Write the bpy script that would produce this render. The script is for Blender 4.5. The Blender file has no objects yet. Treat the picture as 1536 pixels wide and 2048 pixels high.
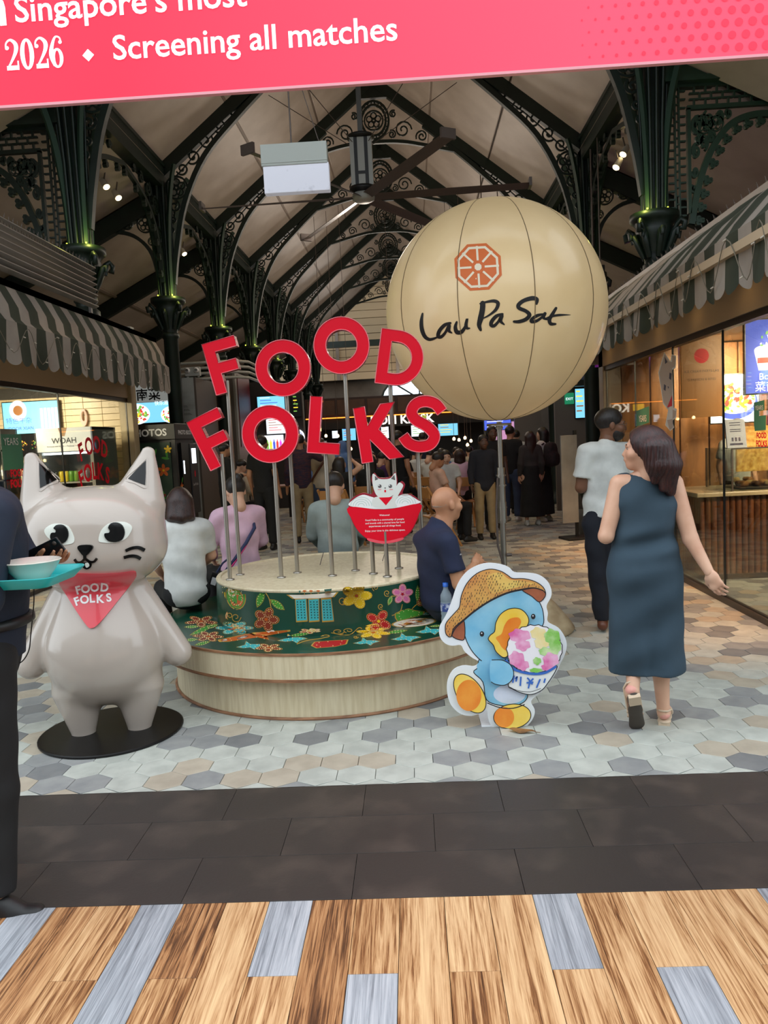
import bpy, bmesh, math, random
import numpy as np
from mathutils import Vector, Matrix
from mathutils.geometry import tessellate_polygon
from mathutils.bvhtree import BVHTree
random.seed(7)
PI = math.pi
SC = bpy.context.scene
COL = SC.collection

# ---------------------------------------------------------------- camera
FPX, ROLL, EYE = 1550.0, -0.05, 1.6
_dY = np.array([53, -147, FPX]); _dY /= np.linalg.norm(_dY)
_dZ = np.array([ROLL, -1, -(147 + 53*ROLL)/FPX]); _dZ /= np.linalg.norm(_dZ)
_dX = np.cross(_dY, _dZ)
CM = np.array([_dX, _dY, _dZ])
def at(px, py, Y):
    """world point that the photograph shows at pixel (px, py), at distance Y along the hall"""
    v = CM @ np.array([px-768, py-1024, FPX]); v = v*(Y/v[1])
    return Vector((v[0], v[1], v[2]+EYE))
def gr(px, py, z=0.0):
    """world point at pixel (px, py) on the level z"""
    v = CM @ np.array([px-768, py-1024, FPX]); v = v*((z-EYE)/v[2])
    return Vector((v[0], v[1], z))
cam = bpy.data.cameras.new('camera'); camo = bpy.data.objects.new('camera', cam); COL.objects.link(camo)
R = CM @ np.array([1, 0, 0]); U = CM @ np.array([0, -1, 0]); B = CM @ np.array([0, 0, -1])
camo.matrix_world = Matrix(((R[0], U[0], B[0], 0), (R[1], U[1], B[1], 0), (R[2], U[2], B[2], EYE), (0, 0, 0, 1)))
cam.sensor_fit = 'VERTICAL'; cam.sensor_height = 36; cam.lens = FPX*36/2048; cam.clip_end = 200
SC.camera = camo

# ---------------------------------------------------------------- sky, exposure, lights
W = bpy.data.worlds.new('world'); SC.world = W; W.use_nodes = True
bg = W.node_tree.nodes['Background']; bg.inputs[0].default_value = (0.86, 0.94, 1.0, 1); bg.inputs[1].default_value = 1.75
VS = SC.view_settings
SC.display_settings.display_device = 'sRGB'
VS.view_transform = 'Standard'; VS.look = 'None'; VS.exposure = 0.42; VS.gamma = 1; VS.use_curve_mapping = False
SC.cycles.max_bounces = 7; SC.cycles.diffuse_bounces = 3; SC.cycles.glossy_bounces = 3; SC.cycles.transparent_max_bounces = 12
SC.cycles.caustics_reflective = False; SC.cycles.caustics_refractive = False
SC.cycles.sample_clamp_indirect = 4
def lamp(name, loc, power, col=(1, .8, .55), size=.3, kind='AREA', rot=(0, 0, 0), sizey=None, spot=None, spread=None):
    l = bpy.data.lights.new(name, kind); l.energy = power; l.color = col
    if kind == 'AREA':
        l.size = size
        if sizey: l.shape = 'RECTANGLE'; l.size_y = sizey
        if spread: l.spread = spread
    elif kind == 'SPOT': l.spot_size = spot or 1.2; l.spot_blend = .6; l.shadow_soft_size = size
    else: l.shadow_soft_size = size
    o = bpy.data.objects.new(name, l); COL.objects.link(o); o.location = loc; o.rotation_euler = rot
    return o
# added fill lights that brighten the hall roof, and the two shops' ceiling lamps
for k, (x, y, p) in enumerate(((-.5, 13.6, 60), (-.5, 17.2, 60), (-.5, 20.8, 65), (-.5, 25, 70), (-.5, 30, 80), (-.5, 37, 60))):
    lamp('hall_fill', (x, y, 5.3), p*.95, (1, .86, .72), .45, 'POINT')
for y in (6.2, 8.2, 10.2):
    lamp('shop_lamp', (4.3, y, 2.62), 62, (1, .74, .45), .4, rot=(.85, 0, 0), spread=2.0)
for y in (6.5, 8.5, 10.7):
    lamp('shop_lamp', (-5.9, y, 2.62), 62, (1, .82, .58), .4, rot=(.85, 0, 0), spread=2.0)
for y in (6, 7.6, 9.2, 10.6):
    lamp('soffit_lamp', (2.42, y, 2.70), 4.2, (1, .5, .2), .1, spread=.9)
for y in (6.5, 8.5, 10.5):
    lamp('soffit_lamp', (-4.02, y, 2.70), 1.5, (1, .66, .34), .1, spread=.9)  # added under the unseen left soffit to warm the floor
# the warm track spotlights on both beams, aimed at the aisle floor
for y in (9.0, 12.4, 16.0, 19.6, 23.2):
    for x in (-3.7, 2.7):
        lamp('track_spot', (x, y, 5.9), 45, (1, .58, .26), .06, 'SPOT', (0, .45 if x < 0 else -.45, 0) if False else (0, -.35 if x < 0 else .35, 0), spot=1.25)

# ---------------------------------------------------------------- materials
def lin(c):
    return tuple(((v/255)/12.92 if v/255 <= .04045 else ((v/255+.055)/1.055)**2.4) for v in c)
MATS = {}
def mat(name, col, rough=.5, metal=0.0, emit=0.0, col2=None, ns=6.0, stretch=(1, 1, 1), lo=.35, hi=.65, detail=4.0, rand=0.0, coat=0.0, bump=0.0, bs=None, alpha=None, spec=None, distort=0.0):
    """procedural Principled material: two colours mixed by noise in object space, a per-object shade, fine bump"""
    if name in MATS: return MATS[name]
    m = bpy.data.materials.new(name); m.use_nodes = True; nt = m.node_tree; N = nt.nodes; L = nt.links
    b = N['Principled BSDF']; c = (*lin(col), 1)
    b.inputs['Base Color'].default_value = c; b.inputs['Roughness'].default_value = rough; b.inputs['Metallic'].default_value = metal
    if coat: b.inputs['Coat Weight'].default_value = coat; b.inputs['Coat Roughness'].default_value = .05
    if spec is not None: b.inputs['Specular IOR Level'].default_value = spec
    out = None
    if col2 or bump:
        tc = N.new('ShaderNodeTexCoord'); mp = N.new('ShaderNodeMapping'); mp.inputs['Scale'].default_value = stretch
        L.new(tc.outputs['Object'], mp.inputs['Vector'])
        if rand:
            oi0 = N.new('ShaderNodeObjectInfo'); ml = N.new('ShaderNodeMath'); ml.operation = 'MULTIPLY'; ml.inputs[1].default_value = 37.0
            L.new(oi0.outputs['Random'], ml.inputs[0]); cb = N.new('ShaderNodeCombineXYZ')
            for q in range(3): L.new(ml.outputs[0], cb.inputs[q])
            L.new(cb.outputs[0], mp.inputs['Location'])
        nz = N.new('ShaderNodeTexNoise'); nz.inputs['Scale'].default_value = ns; nz.inputs['Detail'].default_value = detail; nz.inputs['Distortion'].default_value = distort
        L.new(mp.outputs[0], nz.inputs['Vector'])
        if col2:
            mr = N.new('ShaderNodeMapRange'); mr.inputs[1].default_value = lo; mr.inputs[2].default_value = hi
            L.new(nz.outputs['Fac'], mr.inputs[0])
            mx = N.new('ShaderNodeMix'); mx.data_type = 'RGBA'; mx.inputs[6].default_value = c; mx.inputs[7].default_value = (*lin(col2), 1)
            L.new(mr.outputs[0], mx.inputs[0]); out = mx.outputs[2]
        if bump:
            bp = N.new('ShaderNodeBump'); bp.inputs['Strength'].default_value = bump; bp.inputs['Distance'].default_value = .01
            if bs:
                n2 = N.new('ShaderNodeTexNoise'); n2.inputs['Scale'].default_value = bs; n2.inputs['Detail'].default_value = 3; L.new(mp.outputs[0], n2.inputs['Vector'])
                L.new(n2.outputs['Fac'], bp.inputs['Height'])
            else: L.new(nz.outputs['Fac'], bp.inputs['Height'])
            L.new(bp.outputs[0], b.inputs['Normal'])
    if rand:
        oi = N.new('ShaderNodeObjectInfo'); mr2 = N.new('ShaderNodeMapRange'); mr2.inputs[3].default_value = 1-rand; mr2.inputs[4].default_value = 1+rand*.6
        L.new(oi.outputs['Random'], mr2.inputs[0])
        hs = N.new('ShaderNodeHueSaturation'); hs.inputs['Color'].default_value = c; L.new(mr2.outputs[0], hs.inputs['Value'])
        if out: L.new(out, hs.inputs['Color'])
        out = hs.outputs[0]
    if out: L.new(out, b.inputs['Base Color'])
    if emit:
        b.inputs['Emission Strength'].default_value = emit; b.inputs['Emission Color'].default_value = c
        if out: L.new(out, b.inputs['Emission Color'])
    if alpha is not None: b.inputs['Alpha'].default_value = alpha
    MATS[name] = m; return m
def wood_mat(name, stops, grain=1.0, rough=.42):
    """weathered plank: fine fibres, broader figure and dark cracks running along the board, shifted for every plank"""
    m = bpy.data.materials.new(name); m.use_nodes = True; nt = m.node_tree; N = nt.nodes; L = nt.links; b = N['Principled BSDF']; b.inputs['Roughness'].default_value = rough
    tc = N.new('ShaderNodeTexCoord'); oi = N.new('ShaderNodeObjectInfo'); ml = N.new('ShaderNodeMath'); ml.operation = 'MULTIPLY'; ml.inputs[1].default_value = 53.0; L.new(oi.outputs['Random'], ml.inputs[0])
    cb = N.new('ShaderNodeCombineXYZ'); L.new(ml.outputs[0], cb.inputs[0]); L.new(ml.outputs[0], cb.inputs[1])
    def noise(sc, det, dist):
        mp = N.new('ShaderNodeMapping'); mp.inputs['Scale'].default_value = sc; L.new(tc.outputs['Object'], mp.inputs['Vector']); L.new(cb.outputs[0], mp.inputs['Location'])
        nz = N.new('ShaderNodeTexNoise'); nz.inputs['Scale'].default_value = 1.0; nz.inputs['Detail'].default_value = det; nz.inputs['Roughness'].default_value = .65; nz.inputs['Distortion'].default_value = dist; L.new(mp.outputs[0], nz.inputs['Vector']); return nz.outputs['Fac']
    a, c, d = noise((220*grain, 5, 1), 4, .3), noise((42*grain, 1.6, 1), 6, 1.4), noise((14, .9, 1), 3, .8)
    def math_(op, x, y):
        n = N.new('ShaderNodeMath'); n.operation = op
        for i, v in enumerate((x, y)):
            if isinstance(v, (int, float)): n.inputs[i].default_value = v
            else: L.new(v, n.inputs[i])
        return n.outputs[0]
    mixv = math_('ADD', math_('ADD', math_('MULTIPLY', a, .42), math_('MULTIPLY', c, .72)), math_('MULTIPLY', d, .30))
    mixv = math_('SUBTRACT', mixv, .22)
    mixv = math_('ADD', mixv, math_('MULTIPLY', math_('SUBTRACT', oi.outputs['Random'], .5), .07))
    cr = N.new('ShaderNodeValToRGB'); el = cr.color_ramp.elements
    while len(el) < len(stops): el.new(.5)
    for e, (pos, col) in zip(el, stops): e.position = pos; e.color = (*lin(col), 1)
    L.new(mixv, cr.inputs[0]); L.new(cr.outputs[0], b.inputs['Base Color'])
    bp = N.new('ShaderNodeBump'); bp.inputs['Strength'].default_value = .2; bp.inputs['Distance'].default_value = .004; L.new(mixv, bp.inputs['Height']); L.new(bp.outputs[0], b.inputs['Normal'])
    MATS[name] = m; return m
def glass_mat(name, tint=(235, 240, 238), refl=.38):
    if name in MATS: return MATS[name]
    m = bpy.data.materials.new(name); m.use_nodes = True; nt = m.node_tree; N = nt.nodes; L = nt.links
    N.remove(N['Principled BSDF']); o = N['Material Output']
    t = N.new('ShaderNodeBsdfTransparent'); t.inputs[0].default_value = (*lin(tint), 1)
    g = N.new('ShaderNodeBsdfGlossy'); g.inputs['Roughness'].default_value = .01
    fr = N.new('ShaderNodeFresnel'); fr.inputs[0].default_value = 1.5
    ml = N.new('ShaderNodeMath'); ml.operation = 'MULTIPLY'; ml.inputs[1].default_value = refl; L.new(fr.outputs[0], ml.inputs[0])
    mx = N.new('ShaderNodeMixShader'); L.new(ml.outputs[0], mx.inputs[0]); L.new(t.outputs[0], mx.inputs[1]); L.new(g.outputs[0], mx.inputs[2]); L.new(mx.outputs[0], o.inputs[0])
    MATS[name] = m; return m

# ---------------------------------------------------------------- objects, labels
def props(o, label=None, cat=None, group=None, kind=None):
    if label: o['label'] = label
    if cat: o['category'] = cat
    if group: o['group'] = group
    if kind: o['kind'] = kind
    return o
def thing(name, label=None, cat=None, loc=(0, 0, 0), rz=0, group=None, kind=None):
    o = bpy.data.objects.new(name, None); COL.objects.link(o); o.location = loc; o.rotation_euler = (0, 0, rz); o.empty_display_size = .1
    return props(o, label, cat, group, kind)
def link(name, me, parent=None, loc=None):
    o = bpy.data.objects.new(name, me); COL.objects.link(o)
    if parent: o.parent = parent
    if loc: o.location = loc
    return o
def dup(root, loc, rz=None, label=None, group=None):
    r = root.copy(); COL.objects.link(r); r.location = loc
    if rz is not None: r.rotation_euler = (0, 0, rz)
    if label: r['label'] = label
    if group: r['group'] = group
    for ch in list(root.children):
        c = ch.copy(); COL.objects.link(c); c.parent = r
        for g in list(ch.children):
            d = g.copy(); COL.objects.link(d); d.parent = c
    return r

class MB:
    """collects faces; build() links them as ONE mesh object"""
    def __init__(s): s.v = []; s.f = []; s.mi = []; s.sm = []
    def add(s, vs, fs, mi=0, smooth=False):
        b = len(s.v); s.v.extend(tuple(v) for v in vs)
        for f in fs: s.f.append(tuple(b+i for i in f)); s.mi.append(mi); s.sm.append(smooth)
        return s
    def box(s, lo, hi, mi=0, M=None):
        x0, y0, z0 = lo; x1, y1, z1 = hi
        vs = [Vector(p) for p in ((x0, y0, z0), (x1, y0, z0), (x1, y1, z0), (x0, y1, z0), (x0, y0, z1), (x1, y0, z1), (x1, y1, z1), (x0, y1, z1))]
        if M is not None: vs = [M @ v for v in vs]
        return s.add(vs, [(0, 3, 2, 1), (4, 5, 6, 7), (0, 1, 5, 4), (1, 2, 6, 5), (2, 3, 7, 6), (3, 0, 4, 7)], mi)
    def bev(s, lo, hi, r=.01, mi=0, M=None):
        """box with chamfered edges"""
        bm = bmesh.new(); bmesh.ops.create_cube(bm, size=1)
        for v in bm.verts: v.co = Vector([(lo[i]+hi[i])/2 + v.co[i]*(hi[i]-lo[i]) for i in range(3)])
        bmesh.ops.bevel(bm, geom=bm.edges[:], offset=r, segments=2, affect='EDGES', profile=.5)
        bm.verts.index_update(); vs = [v.co.copy() for v in bm.verts]
        if M is not None: vs = [M @ v for v in vs]
        s.add(vs, [tuple(v.index for v in f.verts) for f in bm.faces], mi, False); bm.free(); return s
    def bar(s, a, b, w, h, up=(0, 0, 1), mi=0):
        """box beam from a to b, w across, h along up"""
        a = Vector(a); b = Vector(b); d = (b-a).normalized(); up = Vector(up); sd = d.cross(up)
        if sd.length < 1e-4: sd = d.cross(Vector((1, 0, 0)))
        sd.normalize(); u = sd.cross(d).normalized()
        vs = [p + sd*(i*w/2) + u*(j*h/2) for p in (a, b) for i, j in ((-1, -1), (1, -1), (1, 1), (-1, 1))]
        return s.add(vs, [(3, 2, 1, 0), (4, 5, 6, 7), (0, 1, 5, 4), (1, 2, 6, 5), (2, 3, 7, 6), (3, 0, 4, 7)], mi)
    def tube(s, pts, r, n=8, mi=0, caps=True, smooth=True, flat=None):
        """round tube along points; r number or list; flat=(axis, factor) squashes the section"""
        pts = [Vector(p) for p in pts]; m = len(pts); rs = r if isinstance(r, (list, tuple)) else [r]*m
        rings = []; ref = Vector((0, 0, 1))
        for i, p in enumerate(pts):
            d = (pts[min(i+1, m-1)] - pts[max(i-1, 0)]).normalized()
            if abs(d.dot(ref)) > .95: ref = Vector((1, 0, 0)) if abs(d.x) < .9 else Vector((0, 1, 0))
            u = (ref - d*ref.dot(d)).normalized(); w = d.cross(u); ref = u
            rings.append([p + (u*math.cos(2*PI*k/n) + w*math.sin(2*PI*k/n))*rs[i] for k in range(n)])
        vs = [v for rg in rings for v in rg]; fs = []
        for i in range(m-1):
            for k in range(n): fs.append((i*n+k, i*n+(k+1) % n, (i+1)*n+(k+1) % n, (i+1)*n+k))
        s.add(vs, fs, mi, smooth)
        if caps: s.add(rings[0], [tuple(range(n-1, -1, -1))], mi); s.add(rings[-1], [tuple(range(n))], mi)
        return s
    def lathe(s, prof, n=24, mi=0, c=(0, 0, 0), smooth=True, a0=0, a1=2*PI, fl=None):
        """revolve (r, z) profile about z; fl=(count, depth) flutes it"""
        full = abs(a1-a0-2*PI) < 1e-6; k = n if full else n+1; vs = []; fs = []
        for (r, z) in prof:
            for i in range(k):
                a = a0+(a1-a0)*i/n; q = r*(1-(fl[1]*(.5+.5*math.cos(fl[0]*a)) if fl else 0))
                vs.append((c[0]+q*math.cos(a), c[1]+q*math.sin(a), c[2]+z))
        for j in range(len(prof)-1):
            for i in range(n):
                i2 = (i+1) % k; fs.append((j*k+i, j*k+i2, (j+1)*k+i2, (j+1)*k+i))
        return s.add(vs, fs, mi, smooth)
    def disc(s, c, r, n=24, mi=0, up=True, ry=None):
        vs = [(c[0]+r*math.cos(2*PI*i/n), c[1]+(ry or r)*math.sin(2*PI*i/n), c[2]) for i in range(n)]
        return s.add(vs, [tuple(range(n)) if up else tuple(range(n-1, -1, -1))], mi)
    def prism(s, loops, z0, z1, M=None, mi=0, mside=None, back=True):
        """extrude a 2-D polygon (first loop, further loops are holes) from z0 to z1"""
        mside = mi if mside is None else mside
        pl = [[Vector((p[0], p[1], 0)) for p in lp] for lp in loops]; flat = [v for lp in pl for v in lp]
        tri = tessellate_polygon(pl); T = (lambda v: M @ v) if M is not None else (lambda v: v)
        fix = []
        for t in tri:
            a, b_, c = (flat[i] for i in t)
            fix.append(t if (b_-a).cross(c-a).z > 0 else (t[0], t[2], t[1]))
        s.add([T(Vector((v.x, v.y, z1))) for v in flat], fix, mi)
        if back: s.add([T(Vector((v.x, v.y, z0))) for v in flat], [(a, c, b_) for a, b_, c in fix], mside)
        if z1 != z0:
            for lp in loops:
                n = len(lp); ar = sum(lp[i][0]*lp[(i+1) % n][1]-lp[(i+1) % n][0]*lp[i][1] for i in range(n))
                hole = lp is not loops[0]
                q = lp if (ar > 0) != hole else lp[::-1]
                vs = [T(Vector((p[0], p[1], z))) for z in (z0, z1) for p in q]
                s.add(vs, [(i, (i+1) % n, n+(i+1) % n, n+i) for i in range(n)], mside)
        return s
    def text(s, body, M, size=1.0, depth=0.0, mi=0, align='CENTER', bold=0.0, mside=None, space=1.0, fit=None):
        vs, fs = text_geo(body, bold, space)
        if not vs: return s
        xs = [v[0] for v in vs]; w = max(xs)-min(xs)
        if fit: size = fit/w
        ox = {'CENTER': -(max(xs)+min(xs))/2, 'LEFT': -min(xs), 'RIGHT': -max(xs)}[align]
        P = [((v[0]+ox)*size, v[1]*size) for v in vs]
        if depth == 0: s.add([M @ Vector((x, y, 0)) for x, y in P], fs, mi)
        else:
            s.add([M @ Vector((x, y, depth)) for x, y in P], fs, mi)
            ec = {}
            for f in fs:
                for i in range(len(f)):
                    e = (f[i], f[(i+1) % len(f)]); ec[e] = ec.get(e, 0)+1
            for (a, b_) in list(ec):
                if (b_, a) not in ec:
                    s.add([M @ Vector((*P[a], 0)), M @ Vector((*P[b_], 0)), M @ Vector((*P[b_], depth)), M @ Vector((*P[a], depth))], [(0, 1, 2, 3)], mi if mside is None else mside)
        return s
    def mesh(s, name, mats):
        me = bpy.data.meshes.new(name); me.from_pydata(s.v, [], s.f)
        for m in (mats if isinstance(mats, (list, tuple)) else [mats]): me.materials.append(m)
        me.polygons.foreach_set('material_index', s.mi); me.polygons.foreach_set('use_smooth', s.sm); me.update(); return me
    def build(s, name, mats, parent=None, loc=None): return link(name, s.mesh(name, mats), parent, loc)

_TX = {}
def text_geo(body, bold=0.0, space=1.0):
    k = (body, bold, space)
    if k not in _TX:
        c = bpy.data.curves.new('t', 'FONT'); c.body = body; c.resolution_u = 3; c.offset = bold; c.fill_mode = 'FRONT'; c.space_character = space
        o = bpy.data.objects.new('t', c); m = o.to_mesh()
        n = len(m.vertices); co = np.empty(n*3); m.vertices.foreach_get('co', co)
        vs = [(co[i*3], co[i*3+1]) for i in range(n)]
        # weld duplicate points so that outlines can be extruded
        key = {}; mp = []
        for p in vs:
            q = (round(p[0], 5), round(p[1], 5)); mp.append(key.setdefault(q, len(key)))
        vs2 = list(key.keys()); fs = []
        for pl in m.polygons:
            f = [mp[i] for i in pl.vertices]
            if len(set(f)) == len(f): 
                a, b_, c_ = (vs2[i] for i in f[:3])
                if sum(vs2[f[i]][0]*vs2[f[(i+1) % len(f)]][1]-vs2[f[(i+1) % len(f)]][0]*vs2[f[i]][1] for i in range(len(f))) < 0: f = f[::-1]
                fs.append(tuple(f))
        o.to_mesh_clear(); bpy.data.objects.remove(o); bpy.data.curves.remove(c)
        _TX[k] = (vs2, fs)
    return _TX[k]
def catmull(pts, n=6, closed=False):
    """smooth 2-D/3-D polyline through points"""
    P = [np.array(p, float) for p in pts]; m = len(P); out = []
    for i in range(m if closed else m-1):
        p0 = P[(i-1) % m] if closed or i > 0 else P[0]; p1 = P[i]; p2 = P[(i+1) % m]; p3 = P[(i+2) % m] if closed or i+2 < m else P[-1]
        for k in range(n):
            t = k/n; out.append(.5*((2*p1)+(-p0+p2)*t+(2*p0-5*p1+4*p2-p3)*t*t+(-p0+3*p1-3*p2+p3)*t**3))
    if not closed: out.append(P[-1])
    return [tuple(float(x) for x in p) for p in out]
def stroke(pts, w):
    """quads of a ribbon of width w (number or list) along a 2-D polyline: (verts, faces)"""
    m = len(pts); ws = w if isinstance(w, (list, tuple)) else [w]*m; vs = []
    for i in range(m):
        a = pts[max(i-1, 0)]; b = pts[min(i+1, m-1)]; dx, dy = b[0]-a[0], b[1]-a[1]; l = math.hypot(dx, dy) or 1
        nx, ny = -dy/l*ws[i]/2, dx/l*ws[i]/2
        vs += [(pts[i][0]-nx, pts[i][1]-ny), (pts[i][0]+nx, pts[i][1]+ny)]
    return vs, [(2*i, 2*i+2, 2*i+3, 2*i+1) for i in range(m-1)]
def oval(cx, cy, rx, ry, n=24, a=0):
    ca, sa = math.cos(a), math.sin(a)
    return [(cx+rx*math.cos(2*PI*i/n)*ca-ry*math.sin(2*PI*i/n)*sa, cy+rx*math.cos(2*PI*i/n)*sa+ry*math.sin(2*PI*i/n)*ca) for i in range(n)]
def rect(x0, y0, x1, y1): return [(x0, y0), (x1, y0), (x1, y1), (x0, y1)]
def FM(o, x, y):
    """matrix whose local x, y are the given world axes, z their cross product"""
    x = Vector(x).normalized(); y = Vector(y); z = x.cross(y).normalized(); y = z.cross(x)
    return Matrix(((x.x, y.x, z.x, o[0]), (x.y, y.y, z.y, o[1]), (x.z, y.z, z.z, o[2]), (0, 0, 0, 1)))

# ---------------------------------------------------------------- smooth bodies: distance field -> mesh
class Field:
    def __init__(s, lo, hi, h):
        s.h = h; s.ax = [np.arange(lo[i], hi[i]+h, h, dtype=np.float32) for i in range(3)]; s.F = np.full([len(a) for a in s.ax], 1.0, np.float32)
    def sl(s, lo, hi):
        r = []
        for i in range(3):
            a = int(np.searchsorted(s.ax[i], lo[i])); b = int(np.searchsorted(s.ax[i], hi[i]))
            if a >= b: return None
            r.append(slice(a, b))
        return tuple(r)
    def grid(s, w): return s.ax[0][w[0]][:, None, None], s.ax[1][w[1]][None, :, None], s.ax[2][w[2]][None, None, :]
    def mix(s, w, d, k, op):
        f = s.F[w]
        if op == 'sub': d = -d
        if k <= 0: s.F[w] = np.minimum(f, d) if op == 'add' else np.maximum(f, d); return
        if op == 'add':
            h = np.clip(.5+.5*(f-d)/k, 0, 1); s.F[w] = f+(d-f)*h-k*h*(1-h)
        else:
            h = np.clip(.5-.5*(f-d)/k, 0, 1); s.F[w] = f+(d-f)*h+k*h*(1-h)
    def cone(s, a, b, ra, rb, k=.02, sq=None, cut=None, op='add'):
        """rounded cone a->b; sq=(axis, factor): thickness along axis times factor; cut=[(point, normal)] trims it flat"""
        a = np.array(a, np.float32); b = np.array(b, np.float32); m = max(ra, rb)+k+2.5*s.h+.01
        if sq and sq[1] > 1: m *= sq[1]
        w = s.sl(np.minimum(a, b)-m, np.maximum(a, b)+m)
        if w is None: return s
        X, Y, Z = s.grid(w); x, y, z = X-a[0], Y-a[1], Z-a[2]; ab = b-a; q = 1.0
        if sq:
            u = np.array(sq[0], np.float32); u = u/np.linalg.norm(u); q = sq[1]
            t0 = (x*u[0]+y*u[1]+z*u[2])*(1/q-1); x = x+t0*u[0]; y = y+t0*u[1]; z = z+t0*u[2]
            t1 = float(ab@u)*(1/q-1); ab = ab+t1*u
        L = float(ab@ab)+1e-9; t = np.clip((x*ab[0]+y*ab[1]+z*ab[2])/L, 0, 1)
        d = np.sqrt((x-t*ab[0])**2+(y-t*ab[1])**2+(z-t*ab[2])**2)-(ra+t*(rb-ra))
        if q < 1: d = d*max(q, .5)
        for (p, n) in cut or (): d = np.maximum(d, (X-p[0])*n[0]+(Y-p[1])*n[1]+(Z-p[2])*n[2])
        s.mix(w, d, k, op); return s
    def ell(s, c, r, k=.02, rot=None, op='add', cut=None, p=2):
        """ellipsoid; rot a 3x3 local->world; p>2 makes it boxier"""
        m = max(r)*(1.25 if rot is not None else 1.0)+k+2.5*s.h+.01; w = s.sl([c[i]-(r[i] if rot is None else max(r))-k-2.5*s.h-.01 for i in range(3)], [c[i]+(r[i] if rot is None else max(r))+k+2.5*s.h+.01 for i in range(3)])
        if w is None: return s
        X, Y, Z = s.grid(w); x, y, z = X-c[0], Y-c[1], Z-c[2]
        if rot is not None:
            x, y, z = (rot[0][i]*x+rot[1][i]*y+rot[2][i]*z for i in range(3))
        if p == 2:
            k0 = np.sqrt((x/r[0])**2+(y/r[1])**2+(z/r[2])**2); k1 = np.sqrt((x/r[0]**2)**2+(y/r[1]**2)**2+(z/r[2]**2)**2)+1e-6
            d = k0*(k0-1)/k1
        else:
            k0 = (np.abs(x/r[0])**p+np.abs(y/r[1])**p+np.abs(z/r[2])**p)**(1/p); d = (k0-1)*min(r)
        for (q, n) in cut or (): d = np.maximum(d, (X-q[0])*n[0]+(Y-q[1])*n[1]+(Z-q[2])*n[2])
        s.mix(w, d, k, op); return s
    def clip(s, p, n):
        X, Y, Z = s.grid((slice(None),)*3); s.F = np.maximum(s.F, (X-p[0])*n[0]+(Y-p[1])*n[1]+(Z-p[2])*n[2]); return s
    def surf(s):
        F = s.F; F[[0, -1]] = 1; F[:, [0, -1]] = 1; F[:, :, [0, -1]] = 1
        I = F < 0; nx, ny, nz = F.shape; cs = I[:-1, :-1, :-1].astype(np.int8)
        tot = sum(I[i:nx-1+i, j:ny-1+j, k:nz-1+k].astype(np.int8) for i in (0, 1) for j in (0, 1) for k in (0, 1))
        act = np.argwhere((tot > 0) & (tot < 8)); idx = np.full((nx-1, ny-1, nz-1), -1, np.int64); idx[tuple(act.T)] = np.arange(len(act))
        acc = np.zeros((len(act), 3)); cnt = np.zeros(len(act)); A = act
        for ax in range(3):
            o = [a for a in range(3) if a != ax]
            for i in (0, 1):
                for j in (0, 1):
                    p0 = A.copy(); p0[:, o[0]] += i; p0[:, o[1]] += j; p1 = p0.copy(); p1[:, ax] += 1
                    f0 = F[tuple(p0.T)]; f1 = F[tuple(p1.T)]; c = (f0 < 0) != (f1 < 0)
                    t = np.where(c, f0/np.where(c, f0-f1, 1), 0); pt = p0.astype(float); pt[:, ax] += t
                    acc += np.where(c[:, None], pt, 0); cnt += c
        V = acc/cnt[:, None]*s.h + np.array([float(a[0]) for a in s.ax]); fs = []
        for ax in range(3):
            o = [(ax+1) % 3, (ax+2) % 3]; n0 = [slice(None)]*3; n1 = [slice(None)]*3; n0[ax] = slice(0, -1); n1[ax] = slice(1, None)
            for sgn in (0, 1):
                c = (I[tuple(n0)] & ~I[tuple(n1)]) if sgn == 0 else (~I[tuple(n0)] & I[tuple(n1)])
                e = np.argwhere(c)
                if not len(e): continue
                e = e[(e[:, o[0]] > 0) & (e[:, o[1]] > 0) & (e[:, o[0]] < F.shape[o[0]]-1) & (e[:, o[1]] < F.shape[o[1]]-1)]
                def q(a, b):
                    p = e.copy(); p[:, o[0]] -= a; p[:, o[1]] -= b; return idx[tuple(p.T)]
                quad = np.stack([q(1, 1), q(0, 1), q(0, 0), q(1, 0)], 1)
                fs.append(quad if sgn == 0 else quad[:, ::-1])
        return V, np.concatenate(fs) if fs else np.zeros((0, 4), int)
def np_mesh(name, parts, mats):
    """one mesh from [(V, F)] or [(V, F, material index)]"""
    V = np.concatenate([p[0] for p in parts]); o = 0; Fs = []; mi = []
    for p in parts:
        Fs.append(p[1]+o); o += len(p[0]); mi += [p[2] if len(p) > 2 else 0]*len(p[1])
    Q = np.concatenate(Fs); me = bpy.data.meshes.new(name)
    me.vertices.add(len(V)); me.vertices.foreach_set('co', V.astype(np.float32).ravel())
    me.loops.add(Q.size); me.loops.foreach_set('vertex_index', Q.astype(np.int32).ravel())
    me.polygons.add(len(Q)); me.polygons.foreach_set('loop_start', np.arange(0, Q.size, Q.shape[1], dtype=np.int32))
    for m in (mats if isinstance(mats, (list, tuple)) else [mats]): me.materials.append(m)
    me.polygons.foreach_set('material_index', np.array(mi, np.int32)); me.polygons.foreach_set('use_smooth', np.ones(len(Q), bool))
    me.update(calc_edges=True); me.validate(); return me
def bvh_of(V, F): return BVHTree.FromPolygons([tuple(v) for v in V], [tuple(int(i) for i in f) for f in F])
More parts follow.
